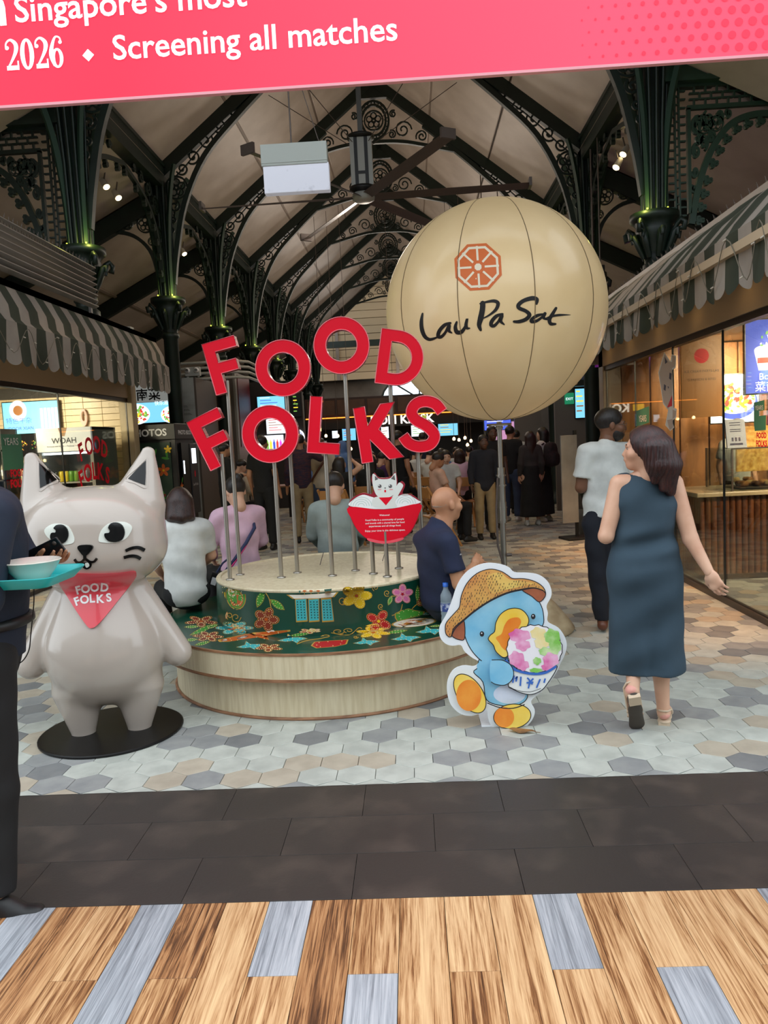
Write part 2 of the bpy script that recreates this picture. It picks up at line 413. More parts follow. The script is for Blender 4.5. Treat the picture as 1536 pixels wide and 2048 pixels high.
def drape(mb, loops, bvh, M, lift, mi=0, step=.03, thick=0.0, eye=None):
    """lay a flat print onto a curved body: the outline in M's local x, y is cast along M's -z onto the body"""
    bm = bmesh.new(); vl = [[bm.verts.new((p[0], p[1], 0)) for p in lp] for lp in loops]; flat = [v for l in vl for v in l]
    for t in tessellate_polygon([[Vector((p[0], p[1], 0)) for p in lp] for lp in loops]):
        try: bm.faces.new([flat[i] for i in t])
        except ValueError: pass
    for _ in range(7):
        ed = [e for e in bm.edges if e.calc_length() > step]
        if not ed: break
        bmesh.ops.subdivide_edges(bm, edges=ed, cuts=1); bmesh.ops.triangulate(bm, faces=bm.faces[:])
    d = -(M.to_3x3() @ Vector((0, 0, 1))); vs = []
    for v in bm.verts:
        p = M @ v.co; dd = d if eye is None else (p-eye).normalized()
        h = bvh.ray_cast(p-dd*1.5, dd); vs.append((h[0] if h[0] is not None else p) - dd*lift)
    bm.verts.index_update(); bmesh.ops.recalc_face_normals(bm, faces=bm.faces[:])
    fs = []
    for f in bm.faces:
        a, b, c = (vs[v.index] for v in f.verts[:3]); fi = [v.index for v in f.verts]
        if (b-a).cross(c-a).dot(d) > 0: fi.reverse()
        fs.append(tuple(fi))
    mb.add(vs, fs, mi, True)
    if thick:
        for e in bm.edges:
            if e.is_boundary:
                a, b = (v.index for v in e.verts); mb.add([vs[a], vs[b], vs[b]+d*thick, vs[a]+d*thick], [(0, 1, 2, 3)], mi, True)
    bm.free()
# ================================================================ SETTING
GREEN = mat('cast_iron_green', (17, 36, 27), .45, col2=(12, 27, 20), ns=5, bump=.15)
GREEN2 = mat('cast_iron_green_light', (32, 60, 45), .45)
CREAM = mat('roof_cream', (196, 182, 170), .45, col2=(178, 163, 150), ns=1.5, rand=.12)
CREAMD = mat('roof_batten', (150, 134, 122), .5)
CX, HW, EZ, AZ = -.475, 3.675, 6.4, 9.3
XL, XR = CX-HW, CX+HW
YS = [10.2+3.6*i for i in range(8)]

# ---- floor: hexagon tiles, dark tile strip, wood-look planks
GROUT = mat('grout', (70, 66, 62), .9)
mb = MB(); mb.box((-9, 0, -.06), (8.2, 41, -.018)); floor = mb.build('floor', GROUT); props(floor, kind='structure')
HEXM = [mat('hex_pale', (190, 193, 184), .5, col2=(171, 174, 166), ns=9, rand=.05, bump=.05, bs=60),
        mat('hex_grey', (152, 153, 151), .5, col2=(136, 138, 138), ns=9, rand=.08, bump=.05, bs=60),
        mat('hex_dark', (128, 129, 129), .5, col2=(115, 117, 118), ns=9, rand=.06, bump=.05, bs=60),
        mat('hex_beige', (184, 174, 156), .5, col2=(169, 158, 141), ns=9, rand=.05, bump=.05, bs=60)]
HA, HR = .0935, .108
def hexpts(r): return [(r*math.cos(PI/6+k*PI/3), r*math.sin(PI/6+k*PI/3)) for k in range(6)]
def hexmesh(mi):
    m = MB(); o = hexpts(.1063); t = hexpts(.1045)
    m.add([(x, y, -.018) for x, y in o]+[(x, y, -.0015) for x, y in o]+[(x, y, 0) for x, y in t], [(12, 13, 14, 15, 16, 17)]+[(i, (i+1) % 6, 6+(i+1) % 6, 6+i) for i in range(6)]+[(6+i, 6+(i+1) % 6, 12+(i+1) % 6, 12+i) for i in range(6)])
    return m.mesh('hex_tile', HEXM[mi])
hexme = [hexmesh(i) for i in range(4)]
hx = []
rr = random.Random(5)
row = 0
while 3.6+row*.162 < 33:
    y = 3.6+row*.162; lim = min(8.4, 2.2+y*.8)
    k0 = int(-8.4/.187); 
    for k in range(k0, int(7.6/.187)):
        x = .0375+.187*k+(.0935 if row % 2 else 0)
        vis = abs(x/y-.0) < .66 or True
        hx.append((y, x, rr.choices((0, 1, 2, 3), (48, 26, 9, 17))[0]))
    row += 1
near = sorted([h for h in hx if abs(h[1]-.0) < .60*h[0]], key=lambda h: h[0])[:300]
nset = set((h[0], h[1]) for h in near)
for (y, x, c) in near: link('hex_tile', hexme[c], floor, (x, y, 0))
fld = MB()
for (y, x, c) in hx:
    if (y, x) in nset or abs(x) > 1.05*y: continue
    o = hexpts(.1063); t = hexpts(.1045)
    if y < 14: fld.add([(x+a, y+b, -.006) for a, b in o]+[(x+a, y+b, 0) for a, b in t], [(6, 7, 8, 9, 10, 11)]+[(i, (i+1) % 6, 6+(i+1) % 6, 6+i) for i in range(6)], c)
    else: fld.add([(x+a, y+b, 0) for a, b in o], [(0, 1, 2, 3, 4, 5)], c)
# cut halves along the dark strip
for k in range(-44, 40):
    x = .0375+.187*k+.0935; c = rr.choices((0, 1, 2, 3), (70, 14, 6, 10))[0]
    fld.add([(x-.087, 3.487, 0), (x+.087, 3.487, 0), (x, 3.438+.1045, 0)], [(0, 1, 2)], c)
fo = fld.build('hex_tile_field', HEXM, floor); fo['kind'] = 'stuff'
DARKT = mat('dark_tile', (55, 50, 47), .45, col2=(76, 67, 61), ns=5, lo=.5, hi=.75, rand=.06, detail=8, bump=.06, bs=90)
m = MB(); m.bev((-.3037, -.1497, -.018), (.3037, .1497, -.0005), .0012); dk = m.mesh('dark_tile', DARKT)
for r_, (yc, x0) in enumerate(((3.335, -1.5), (3.033, -1.195), (2.731, -1.5))):
    for k in range(-3, 8): link('dark_tile', dk, floor, (x0+.3045+.609*k, yc, 0))
WOODS = [wood_mat('plank_amber', [(.30, (74, 46, 28)), (.40, (140, 92, 54)), (.47, (190, 144, 98)), (.56, (216, 174, 128)), (.70, (236, 200, 150))]),
         wood_mat('plank_brown', [(.32, (58, 38, 26)), (.43, (112, 74, 46)), (.50, (168, 118, 76)), (.60, (198, 152, 106)), (.72, (222, 180, 132))]),
         wood_mat('plank_grey', [(.32, (104, 108, 114)), (.45, (146, 150, 156)), (.55, (172, 176, 182)), (.68, (196, 198, 202))], 1.2)]
def plank(x, y0, y1, mi):
    key = ('pk', round(y1-y0, 3), mi)
    if key not in _TX:
        m = MB(); m.bev((-.0758, -(y1-y0)/2+.0008, -.018), (.0758, (y1-y0)/2-.0008, 0), .0012); _TX[key] = m.mesh('plank', WOODS[mi])
    link('plank', _TX[key], floor, (x, (y0+y1)/2, 0))
grey_far = {-3, 3, 8, -9, -13, 13}; grey_near = {-1, 5, -11, 11}; grey_full = {-6, -9}
for i in range(-15, 15):
    x = -.111+.1535*(i+.5)
    pick = lambda: rr.choice((0, 0, 1))
    if i % 2:
        ys = [(2.194, 2.578), (1.282, 2.194), (.37, 1.282)]
    else:
        ys = [(1.738, 2.578), (.826, 1.738), (.1, .826)]
    for j, (a, b) in enumerate(ys):
        g = (j == 0 and (i in grey_far or i in grey_full)) or (j == 1 and (i in grey_near or i in grey_full)) or (j == 2 and (i*7) % 5 == 0)
        plank(x, a, b, 2 if g else pick())

# ---- unseen street behind the camera, added to cut low daylight: pavement, facade
m = MB(); m.box((-40, -16, -.1), (40, .1, -.012)); props(m.build('ground_street_added', mat('street_paving', (120, 116, 110), .8, col2=(104, 100, 96), ns=2)), kind='structure')
m = MB(); m.box((-40, -17, 0), (40, -16, 10))
for k in range(16):
    for q in range(3): m.box((-38+k*4.8, -16.02, 1.2+q*3), (-35+k*4.8, -15.9, 3.2+q*3), 1)
props(m.build('wall_opposite_added', [mat('facade_grey', (150, 146, 140), .8), mat('facade_window', (60, 70, 80), .15)]), kind='structure')
# ---- roof trusses
def spiral(cx, cz, r, turns=1.6, a0=0.0, d=1, n=22): return [(cx+r*(1-.82*t/n)*math.cos(a0+d*turns*2*PI*t/n), cz+r*(1-.82*t/n)*math.sin(a0+d*turns*2*PI*t/n)) for t in range(n+1)]
def ribbon(mb, pts, w, d=.03, axis='xz', o=(0, 0, 0), mi=0):
    """flat iron strip following a plane curve, w wide in the plane, d deep across it"""
    vs2, fs = stroke(pts, w); n = len(vs2)
    P = (lambda x, z, y: (o[0]+x, o[1]+y, o[2]+z)) if axis == 'xz' else (lambda x, z, y: (o[0]+y, o[1]+x, o[2]+z))
    mb.add([P(x, z, -d/2) for x, z in vs2]+[P(x, z, d/2) for x, z in vs2], [f for f in fs]+[tuple(n+i for i in f[::-1]) for f in fs]+[(2*i, 2*i+2, n+2*i+2, n+2*i) for i in range(n//2-1)]+[(2*i+3, 2*i+1, n+2*i+1, n+2*i+3) for i in range(n//2-1)], mi)
def flower(mb, cx, cz, r, axis='xz', o=(0, 0, 0)):
    ribbon(mb, oval(cx, cz, r, r, 20)+[(cx+r, cz)], r*.16, .04, axis, o)
    for k in range(5):
        a = k*2*PI/5+PI/2; ribbon(mb, oval(cx+r*.5*math.cos(a), cz+r*.5*math.sin(a), r*.3, r*.3, 10)+[(cx+r*.5*math.cos(a)+r*.3, cz+r*.5*math.sin(a))], r*.13, .03, axis, o)
    ribbon(mb, oval(cx, cz, r*.18, r*.18, 8)+[(cx+r*.18, cz)], r*.16, .04, axis, o)
m = MB(); m.bar((-HW, 0, EZ), (0, 0, AZ), .12, .26, mi=0); m_raftL = m.mesh('rafter', GREEN)
m = MB(); m.bar((HW, 0, EZ), (0, 0, AZ), .12, .26, mi=0); m_raftR = m.mesh('rafter', GREEN)
BR = [(.13, 4.5), (.22, 5.05), (.42, 5.85), (.82, 6.62), (1.45, 7.27), (2.1, 7.85), (2.62, 8.28)]
brace = catmull(BR, 5)
def brace_mesh(sg):
    m = MB(); ribbon(m, [(sg*(-HW+x), z) for x, z in brace], .085, .1); return m.mesh('arch_brace', GREEN)
m_br = [brace_mesh(1), brace_mesh(-1)]
m = MB()
for sg in (1, -1):
    X = lambda x: sg*(-HW+x)
    flower(m, X(.3), 6.13, .19)
    for (x, z, r, a, d) in ((.42, 6.44, .11, 3.5, 1), (.62, 6.63, .13, 3.9, 1), (.86, 6.88, .13, 0.5, -1), (1.12, 7.11, .12, 3.9, 1), (1.36, 7.36, .10, .5, -1), (1.6, 7.55, .08, 3.9, 1), (1.8, 7.72, .06, .5, -1), (.24, 5.82, .1, 1, -1), (.2, 5.6, .07, 2, 1), (.15, 5.42, .05, 1, -1)):
        ribbon(m, [(X(p), q) for p, q in spiral(x, z, r, 1.4, a, d)], .028, .03)
    ribbon(m, [(X(x), z) for x, z in catmull([(.3, 6.32), (.5, 6.5), (.75, 6.75), (1.0, 6.98), (1.3, 7.22), (1.6, 7.5), (1.9, 7.72)], 4)], .022, .03)
    # apex scrolls beside the rosette
    for (x, z, r, a, d) in ((.62, 8.22, .19, 0, 1), (1.02, 8.06, .13, 3.5, -1), (1.32, 7.93, .09, 0, 1), (.38, 8.14, .09, 2, -1), (.42, 8.56, .08, 1, 1)):
        ribbon(m, [(sg*p, q) for p, q in spiral(x, z, r, 1.6, a, d)], .03, .03)
ribbon(m, catmull([(-1.8, 7.7), (-1.2, 7.84), (-.6, 7.97), (0, 8.0), (.6, 7.97), (1.2, 7.84), (1.8, 7.7)], 5), .07, .08)
for r in (.36, .29): ribbon(m, oval(0, 8.45, r*.9, r*1.1, 24)+[(r*.9, 8.45)], .045, .06)
flower(m, 0, 8.45, .2)
for k in range(12):
    a = k*PI/6; ribbon(m, oval(.31*math.cos(a)*.9, 8.45+.31*math.sin(a)*1.1, .045, .045, 6)+[(.31*math.cos(a)*.9+.045, 8.45+.31*math.sin(a)*1.1)], .02, .03)
m_fil = m.mesh('scrollwork', GREEN)
m = MB(); m.bar((0, 0, 8.9), (0, 0, AZ+.25), .12, .12, up=(0, 1, 0)); m.prism([[(-.3, 8.9), (.3, 8.9), (0, 9.15)]], -.05, .05, M=Matrix(((1, 0, 0, 0), (0, 0, -1, 0), (0, 1, 0, 0), (0, 0, 0, 1)))); m_king = m.mesh('king_post', GREEN)
def structure(name, loc=(0, 0, 0)):
    o = bpy.data.objects.new(name, None); COL.objects.link(o); o.location = loc; o['kind'] = 'structure'; return o
for y in YS:
    t = structure('roof_truss', (CX, y, 0))
    for nme, me in (('rafter', m_raftL), ('rafter', m_raftR), ('arch_brace', m_br[0]), ('arch_brace', m_br[1]), ('scrollwork', m_fil), ('king_post', m_king)): link(nme, me, t)
# ---- roof panels (three up each slope of each bay), battens, ridge
SL = math.hypot(HW, AZ-EZ)
roof = structure('ceiling')
m = MB(); m.bev((-1.765, -.76, 0), (1.765, .76, .05), .012); m.box((-1.8, .765, -.05), (1.8, .80, .05), 1); m.box((-1.8, -.80, -.05), (1.8, -.765, .05), 1)
m_pan = m.mesh('roof_panel', [CREAM, CREAMD])
for y in YS[:-1]:
    for sg in (1, -1):
        d = Vector((-sg*HW, 0, AZ-EZ)).normalized()
        for j in range(3):
            c = Vector((CX+sg*HW, y+1.8, EZ+.16)) + d*(SL*(j+.5)/3)
            o = link('roof_panel', m_pan, roof); o.matrix_world = FM(c, (0, -sg, 0), d)
            o['kind'] = 'structure'
for sg in (1, -1):
    m = MB(); m.bar((CX+sg*(HW+.15), (YS[0]+YS[-1])/2, EZ+.16), (CX, (YS[0]+YS[-1])/2, AZ+.28), YS[-1]-YS[0]+.2, .06); m.build('roof_deck', CREAMD, roof)
m = MB(); m.box((CX-.35, YS[0], AZ+.12), (CX+.35, YS[-1], AZ+.22)); m.build('ridge_board', mat('ridge_copper', (205, 140, 90), .4), roof)
ent = structure('ceiling_entrance_added')  # entrance roof bay, added to hold daylight back from the hall
for sg in (1, -1):
    d = Vector((-sg*HW, 0, AZ-EZ)).normalized()
    for y0 in (6.6, 8.4):
        for j in range(3):
            o = link('roof_panel', m_pan, ent); o.matrix_world = FM(Vector((CX+sg*HW, y0, EZ+.16)) + d*(SL*(j+.5)/3), (0, -sg, 0), d); o['kind'] = 'structure'
    m = MB(); m.bar((CX+sg*(HW+.15), 7.6, EZ+.16), (CX, 7.6, AZ+.28), 5.2, .06); m.build('roof_deck', CREAMD, ent)
    m = MB(); m.box((CX+sg*HW-.11, 4.8, 6.12), (CX+sg*HW+.11, 10.2, 6.5)); m.build('eave_beam', GREEN, ent)
    m = MB(); m.box((CX+sg*HW-.12, 4.8, 0), (CX+sg*HW+.12, 5.04, 6.2)) if False else m.box((CX+sg*HW-.1, 4.8, 5.2), (CX+sg*HW+.1, 5.0, 6.2)); m.build('hanger_post', GREEN, ent)
t = structure('roof_truss', (CX, 6.6, 0))
for nme, me in (('rafter', m_raftL), ('rafter', m_raftR), ('scrollwork', m_fil)): link(nme, me, t)
# ---- columns
def column_profile():
    return [(.2, 0), (.2, .12), (.15, .18), (.13, .3), (.125, 3.55), (.15, 3.58), (.15, 3.64), (.125, 3.66), (.14, 3.78), (.2, 3.95), (.235, 4.06), (.22, 4.1), (.27, 4.16), (.3, 4.18), (.3, 4.26), (.16, 4.28)]
m = MB(); m.lathe(column_profile()[:8], 20, fl=None); m_shaft = m.mesh('shaft', GREEN)
m = MB(); m.lathe([(.17, 3.40), (.17, 3.46), (.127, 3.5), (.127, 3.55), (.15, 3.58), (.15, 3.64), (.125, 3.66), (.14, 3.78)], 20); m_short = m.mesh('shaft', GREEN)
m = MB(); m.lathe(column_profile()[7:], 20)
for k in range(8):
    a = k*PI/4; q = .25
    m.tube([(q*.55*math.cos(a), q*.55*math.sin(a), 3.72), (q*.8*math.cos(a), q*.8*math.sin(a), 3.86), (q*1.05*math.cos(a), q*1.05*math.sin(a), 4.0), (q*1.25*math.cos(a), q*1.25*math.sin(a), 4.02), (q*1.2*math.cos(a), q*1.2*math.sin(a), 3.95)], [.03, .04, .045, .04, .025], 6)
for k in range(4):
    a = k*PI/2+PI/4; q = .3
    pts = [(q*.8, 3.98), (q*1.0, 4.08), (q*1.2, 4.13), (q*1.35, 4.08), (q*1.3, 4.0), (q*1.18, 4.02)]
    m.tube([(p*math.cos(a), p*math.sin(a), z) for p, z in pts], .035, 6)
m_cap = m.mesh('capital', GREEN)
m = MB(); m.bar((0, 0, 4.27), (0, 0, 6.45), .22, .22, up=(0, 1, 0)); 
for k in range(12):
    a = k*PI/6; m.tube([(.13*math.cos(a), .13*math.sin(a), 4.28), (.15*math.cos(a), .15*math.sin(a), 5.3), (.2*math.cos(a), .2*math.sin(a), 6.2)], .025, 6)
m_post = m.mesh('upper_post', GREEN)
m = MB(); ribbon(m, catmull([(.13, 4.28), (.16, 4.9), (.25, 5.6), (.42, 6.15), (.55, 6.4)], 4), .07, .05); m_rib = m.mesh('flared_rib', GREEN2)
YG = mat('uplight_glow', (225, 235, 70), emit=4.0)
m = MB(); m.lathe([(.009, 0), (.010, .02), (.010, .025)], 8); m.disc((0, 0, .025), .009, 8); m_ul = m.mesh('uplight', YG)
cols = {}
for s, X in (('left', XL), ('right', XR)):
    for i, y in enumerate(YS):
        c = structure('column', (X, y, 0)); cols[(s, i)] = c
        for nme, me in (('shaft', m_short if i == 0 else m_shaft), ('capital', m_cap), ('upper_post', m_post)): link(nme, me, c)
        for k in range(4):
            o = link('flared_rib', m_rib, c); o.rotation_euler = (0, 0, PI/4+k*PI/2)
        if i < 5:
            for a in (-2.3, -.85):
                link('uplight', m_ul, c, (.19*math.cos(a), .19*math.sin(a), 4.28))
            l = lamp('column_uplight', (X+(.26 if s == 'left' else -.26), y-.26, 4.34), 3.0 if i < 3 else 1.8, (.95, 1, .2), .03, 'POINT')
# ---- arcades: eave beam, pierced arch between the columns of each row
def cusped(mb, pts, w, d, axis, n=9, r=.045):
    ribbon(mb, pts, w, d, axis)
    L = len(pts)
    for k in range(n):
        i = int((k+.5)*(L-1)/n); p = pts[i]; q = pts[i+1]; dx, dz = q[0]-p[0], q[1]-p[1]; l = math.hypot(dx, dz); nx, nz = dz/l, -dx/l
        c = (p[0]+nx*(w/2+r*1.2), p[1]+nz*(w/2+r*1.2)); ribbon(mb, [(p[0]+nx*w*.3, p[1]+nz*w*.3), c], r*.8, d*.8, axis)
        for a in (0, 2.1, 4.2): ribbon(mb, oval(c[0]+r*.7*math.cos(a), c[1]+r*.7*math.sin(a), r*.4, r*.4, 6)+[(c[0]+r*.7*math.cos(a)+r*.4, c[1]+r*.7*math.sin(a))], r*.8, d*(.9+.02*a), axis)
m = MB(); m.box((-.11, -.1, 6.12), (.11, 3.7, 6.5)); m.box((-.14, -.1, 6.46), (.14, 3.7, 6.52))
for k in range(9): m.box((-.03, .2+k*.4, 6.52), (.03, .28+k*.4, 6.62)); m.box((-.05, .17+k*.4, 6.58), (.05, .31+k*.4, 6.61))
m_eave = m.mesh('eave_beam', GREEN)
m = MB(); arcpts = catmull([(.2, 4.5), (.26, 5.0), (.5, 5.45), (.95, 5.75), (1.8, 5.95)], 6)
for f in (1, -1):
    T = (lambda x: x) if f == 1 else (lambda x: 3.6-x)
    pp = [(T(x), z) for x, z in arcpts]
    cusped(m, pp if f == 1 else pp[::-1], .07, .06, 'yz', 8)
    for (x, z, r, a) in ((.32, 5.75, .17, 0), (.68, 5.93, .13, 2), (1.0, 6.0, .09, 1), (.24, 5.35, .09, 4), (.2, 5.1, .06, 1), (1.3, 6.04, .06, 0)):
        ribbon(m, [(T(p), q) for p, q in spiral(x, z, r, 1.5, a)], .035, .04, 'yz')
    flower(m, T(.36), 5.72, .12, 'yz')
m_arc = m.mesh('pierced_arch', GREEN)
for s, X in (('left', XL), ('right', XR)):
    for i, y in enumerate(YS[:-1]):
        a = structure('beam_arcade', (X, y, 0)); link('eave_beam', m_eave, a); link('pierced_arch', m_arc, a)
# ---- front beams with lace brackets, running outward from the first columns
def lace(sg):
    a = structure('beam_front', (XL if sg < 0 else XR, 10.2, -.21))
    m = MB(); m.box((.1 if sg > 0 else -4.5, -.12, 6.02), (4.5 if sg > 0 else -.1, .12, 6.5)); m.box((.1 if sg > 0 else -4.5, -.15, 6.42), (4.5 if sg > 0 else -.1, .15, 6.54)); m.box((.1 if sg > 0 else -4.5, -.15, 6.0), (4.5 if sg > 0 else -.1, .15, 6.06))
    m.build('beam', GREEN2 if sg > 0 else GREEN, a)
    for x in (.95, 2.2, 3.4):
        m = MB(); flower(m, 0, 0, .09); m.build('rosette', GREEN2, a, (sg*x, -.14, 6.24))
    X = lambda x: sg*x
    m = MB()
    for (p0, p1, z0, z1) in ((.14, .17, 4.35, 6.0), (.42, .46, 4.45, 5.72), (.14, 4.4, 5.97, 6.0), (.42, 4.4, 5.70, 5.75)):
        m.box((min(X(p0), X(p1)), -.03, z0), (max(X(p0), X(p1)), .03, z1))
    # brick-like pierced lattice: strip down the column, strip under the beam
    for k in range(16):
        z = 4.42+k*.1
        for (u0, u1, v0, v1) in ((.19, .26, 0, .02), (.33, .40, 0, .02), (.26, .28, -.05, .05), (.33, .31, -.05, .05), (.28, .31, .045, .06)):
            m.box((min(X(u0), X(u1)), -.02, z+v0), (max(X(u0), X(u1)), .02, z+v1))
    for k in range(28):
        x = .5+k*.14
        for (u0, u1, v0, v1) in ((0, .02, 5.75, 5.82), (0, .02, 5.9, 5.97), (-.05, .07, 5.815, 5.835), (-.05, .07, 5.885, 5.905), (.07, .09, 5.82, 5.9)):
            m.box((min(X(x+u0), X(x+u1)), -.02, v0), (max(X(x+u0), X(x+u1)), .02, v1))
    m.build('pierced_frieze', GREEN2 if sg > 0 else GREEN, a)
    m = MB(); arc = catmull([(.46, 4.32), (.56, 4.62), (.72, 4.95), (1.0, 5.28), (1.4, 5.52), (2.0, 5.6), (2.6, 5.52), (3.0, 5.28), (3.3, 4.95)], 8)
    X = lambda x: sg*(.46+(x-.46)*.56)
    pp = [(X(x), z) for x, z in arc]; cusped(m, pp if sg > 0 else pp[::-1], .075, .06, 'xz', 15, .045)
    for (x, z, r, an) in ((.6, 5.5, .14, 0), (.86, 5.56, .13, 2), (1.1, 5.6, .09, 4), (.58, 5.2, .1, 1), (.55, 4.95, .07, 3), (.75, 5.3, .1, 5), (1.3, 5.63, .06, 2), (.52, 4.75, .05, 2), (.92, 5.36, .08, 0), (.66, 5.36, .08, 3)):
        ribbon(m, [(X(p), q) for p, q in spiral(x, z, r, 1.6, an)], .03, .04)
        ribbon(m, [(X(p), q) for p, q in spiral(x, z, r*.7, 1.2, an+2.2, -1)], .025, .03)
    flower(m, X(.75), 5.52, .11); flower(m, X(1.02), 5.52, .09)
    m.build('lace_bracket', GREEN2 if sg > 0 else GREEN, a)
lace(1); lace(-1)
# ---- side aisles: sloping ceilings with a dark rafter at every column
for sg, X in ((-1, XL), (1, XR)):
    d = Vector((sg*4.5, 0, -2.25)); dn = d.normalized()
    m = MB(); m.bar((0, 0, 6.0), (d.x, 0, 6.0+d.z), .14, .3)
    cur = catmull([(.12, 4.6), (.25, 5.1), (.6, 5.4), (1.1, 5.42), (1.7, 5.1)], 5); ribbon(m, [(sg*x, z) for x, z in cur], .06, .07)
    for (x, z, r) in ((.3, 5.55, .14), (.62, 5.58, .1), (.9, 5.52, .07), (.2, 5.25, .07)): flower(m, sg*x, z, r)
    m_ra = m.mesh('aisle_rafter', GREEN)
    ai = structure('ceiling_aisle')
    m = MB(); m.bev((-1.72, -1.22, 0), (1.72, 1.22, .05), .012); m.box((-1.8, -1.27, -.04), (1.8, -1.22, .05), 1); m.box((-1.8, 1.22, -.04), (1.8, 1.27, .05), 1); m_ap = m.mesh('roof_panel', [CREAM, CREAMD])
    m = MB(); m.bar((X-sg*.1, 21, 6.36), (X+sg*5.2, 21, 3.78), 29.0, .06); m.build('roof_deck', CREAMD, ai)
    for i, y in enumerate(YS[1:]): link('aisle_rafter', m_ra, ai, (X, y, 0))
    for i, y in enumerate([6.6]+YS[:-1]):
        for j in range(2):
            c = Vector((X, y+1.8, 6.18))+dn*(1.25+2.5*j); o = link('roof_panel', m_ap, ai); o.matrix_world = FM(c, (0, sg, 0), -dn); o['kind'] = 'structure'
# ---- outer walls, far end
WALL = mat('wall_plaster', (118, 104, 90), .8, col2=(100, 88, 76), ns=1.2)
for nme, lo, hi in (('wall_left', (-8.8, 5, 0), (-8.6, 41, 4.6)), ('wall_right', (7.6, 5, 0), (7.8, 41, 4.6)), ('wall_back', (-12, 40.4, 0), (12, 40.6, 16))):
    m = MB(); m.box(lo, hi); props(m.build(nme, WALL), kind='structure')
gab = structure('wall_gable', (0, 39.6, 0))
BOARD = mat('gable_board', (196, 170, 134), .6, rand=.08)
m = MB(); m.bev((-6, -.02, 0), (6, .06, .36), .012); m_bd = m.mesh('board', BOARD)
for k in range(26): link('board', m_bd, gab, (CX, (k % 2)*.02, 4.7+k*.38))
for x in (-3, 0, 3):
    m = MB(); m.box((-.08, -.12, 4.7), (.08, 0, 14.6)); m.build('post', CREAMD, gab, (CX+x, 0, 0))
m = MB(); m.bar((CX-4.6, 35.6, 6.3), (CX-.2, 38.6, 13.5), .3, .3); m.bar((CX+4.6, 35.6, 6.3), (CX+.2, 38.6, 13.5), .3, .3); m.box((CX-5, 38.4, 6.2), (CX+5, 38.6, 6.5)); props(m.build('beam_octagon', GREEN), kind='structure')
# roof over the far crossing
m = MB(); m.box((-12, 35.4, 15.8), (12, 40.6, 16)); m.box((-12, 35.2, 9.6), (12, 35.4, 16)); m.box((-12.2, 35.4, 0), (-12, 40.6, 16)); m.box((12, 35.4, 0), (12.2, 40.6, 16)); props(m.build('ceiling_crossing', CREAM), kind='structure')
# fan light window far behind
wn = structure('window_1', (.55, 39.2, 3.55))
SKYG = mat('window_daylight', (205, 225, 240), emit=2.2)
outer = [(1.9*math.cos(PI*k/16), 1.25*math.sin(PI*k/16)) for k in range(17)]
XZ = Matrix(((1, 0, 0, 0), (0, 0, -1, 0), (0, 1, 0, 0), (0, 0, 0, 1)))
for k in range(4):
    a0, a1 = PI*k/4+.03, PI*(k+1)/4-.03
    m = MB(); m.prism([[(.35*math.cos(a0), .25*math.sin(a0)+.03), (1.85*math.cos(a0), 1.2*math.sin(a0)+.03), (1.85*math.cos((a0+a1)/2), 1.2*math.sin((a0+a1)/2)+.03), (1.85*math.cos(a1), 1.2*math.sin(a1)+.03), (.35*math.cos(a1), .25*math.sin(a1)+.03)]], 0, .02, XZ); m.build('pane', SKYG, wn)
m = MB(); ribbon(m, outer, .1, .1); ribbon(m, [(-1.9, 0), (1.9, 0)], .1, .1)
for k in range(1, 4): ribbon(m, [(.3*math.cos(PI*k/4), .2*math.sin(PI*k/4)), (1.9*math.cos(PI*k/4), 1.25*math.sin(PI*k/4))], .07, .1)
m.build('window_frame', GREEN, wn)
# ================================================================ OVERHEAD: banner, fan, hanging light box
XZ = Matrix(((1, 0, 0, 0), (0, 0, -1, 0), (0, 1, 0, 0), (0, 0, 0, 1)))     # flat drawings: local x right, y up, facing the street
def XZat(x, y, z): return Matrix.Translation((x, y, z)) @ XZ
RED = mat('sign_red', (228, 8, 40), .42, spec=.25)
WHITE = mat('print_white', (244, 244, 244), .5)
BAN = bpy.data.materials.new('banner_print'); BAN.use_nodes = True
def banner_mat(m):
    nt = m.node_tree; N = nt.nodes; L = nt.links; b = N['Principled BSDF']; b.inputs['Roughness'].default_value = .6
    tc = N.new('ShaderNodeTexCoord'); sp = N.new('ShaderNodeSeparateXYZ'); L.new(tc.outputs['Object'], sp.inputs[0])
    mr = N.new('ShaderNodeMapRange'); mr.inputs[1].default_value = -1.6; mr.inputs[2].default_value = 1.2; L.new(sp.outputs['X'], mr.inputs[0])
    mx = N.new('ShaderNodeMix'); mx.data_type = 'RGBA'; mx.inputs[6].default_value = (*lin((246, 36, 66)), 1); mx.inputs[7].default_value = (*lin((244, 70, 96)), 1); L.new(mr.outputs[0], mx.inputs[0])
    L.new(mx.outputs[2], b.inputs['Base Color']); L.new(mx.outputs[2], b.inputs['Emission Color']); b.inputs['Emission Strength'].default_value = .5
banner_mat(BAN)
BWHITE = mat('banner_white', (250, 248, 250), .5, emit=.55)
bn = thing('banner', 'wide red banner over the entrance lettered Screening all matches', 'banner', (0, 4.6, 3.625))
m = MB(); m.box((-3.6, .002, 0), (3.6, .02, 1.6)); m.build('banner_backing', mat('banner_back', (150, 146, 144), .6), bn); m = MB(); m.add([(-3.6, 0, 0), (3.6, 0, 0), (3.6, 0, 1.6), (-3.6, 0, 1.6)], [(0, 1, 2, 3)]); m.build('banner_face', BAN, bn)
m = MB(); m.box((-3.61, -.006, -.012), (3.61, .026, .003)); bh_ = m.build('banner_hem', mat('hem_pink', (250, 170, 180), .5), bn)
for x in (-3.2, 0, 3.2): m = MB(); m.tube([(x, .01, 1.59), (x, .01, 3.4)], .008, 6); m.build('hanging_rod', bh_.data.materials[0], bn)
def img(px, py): p = at(px, py, 4.6); return p.x, p.z-3.625
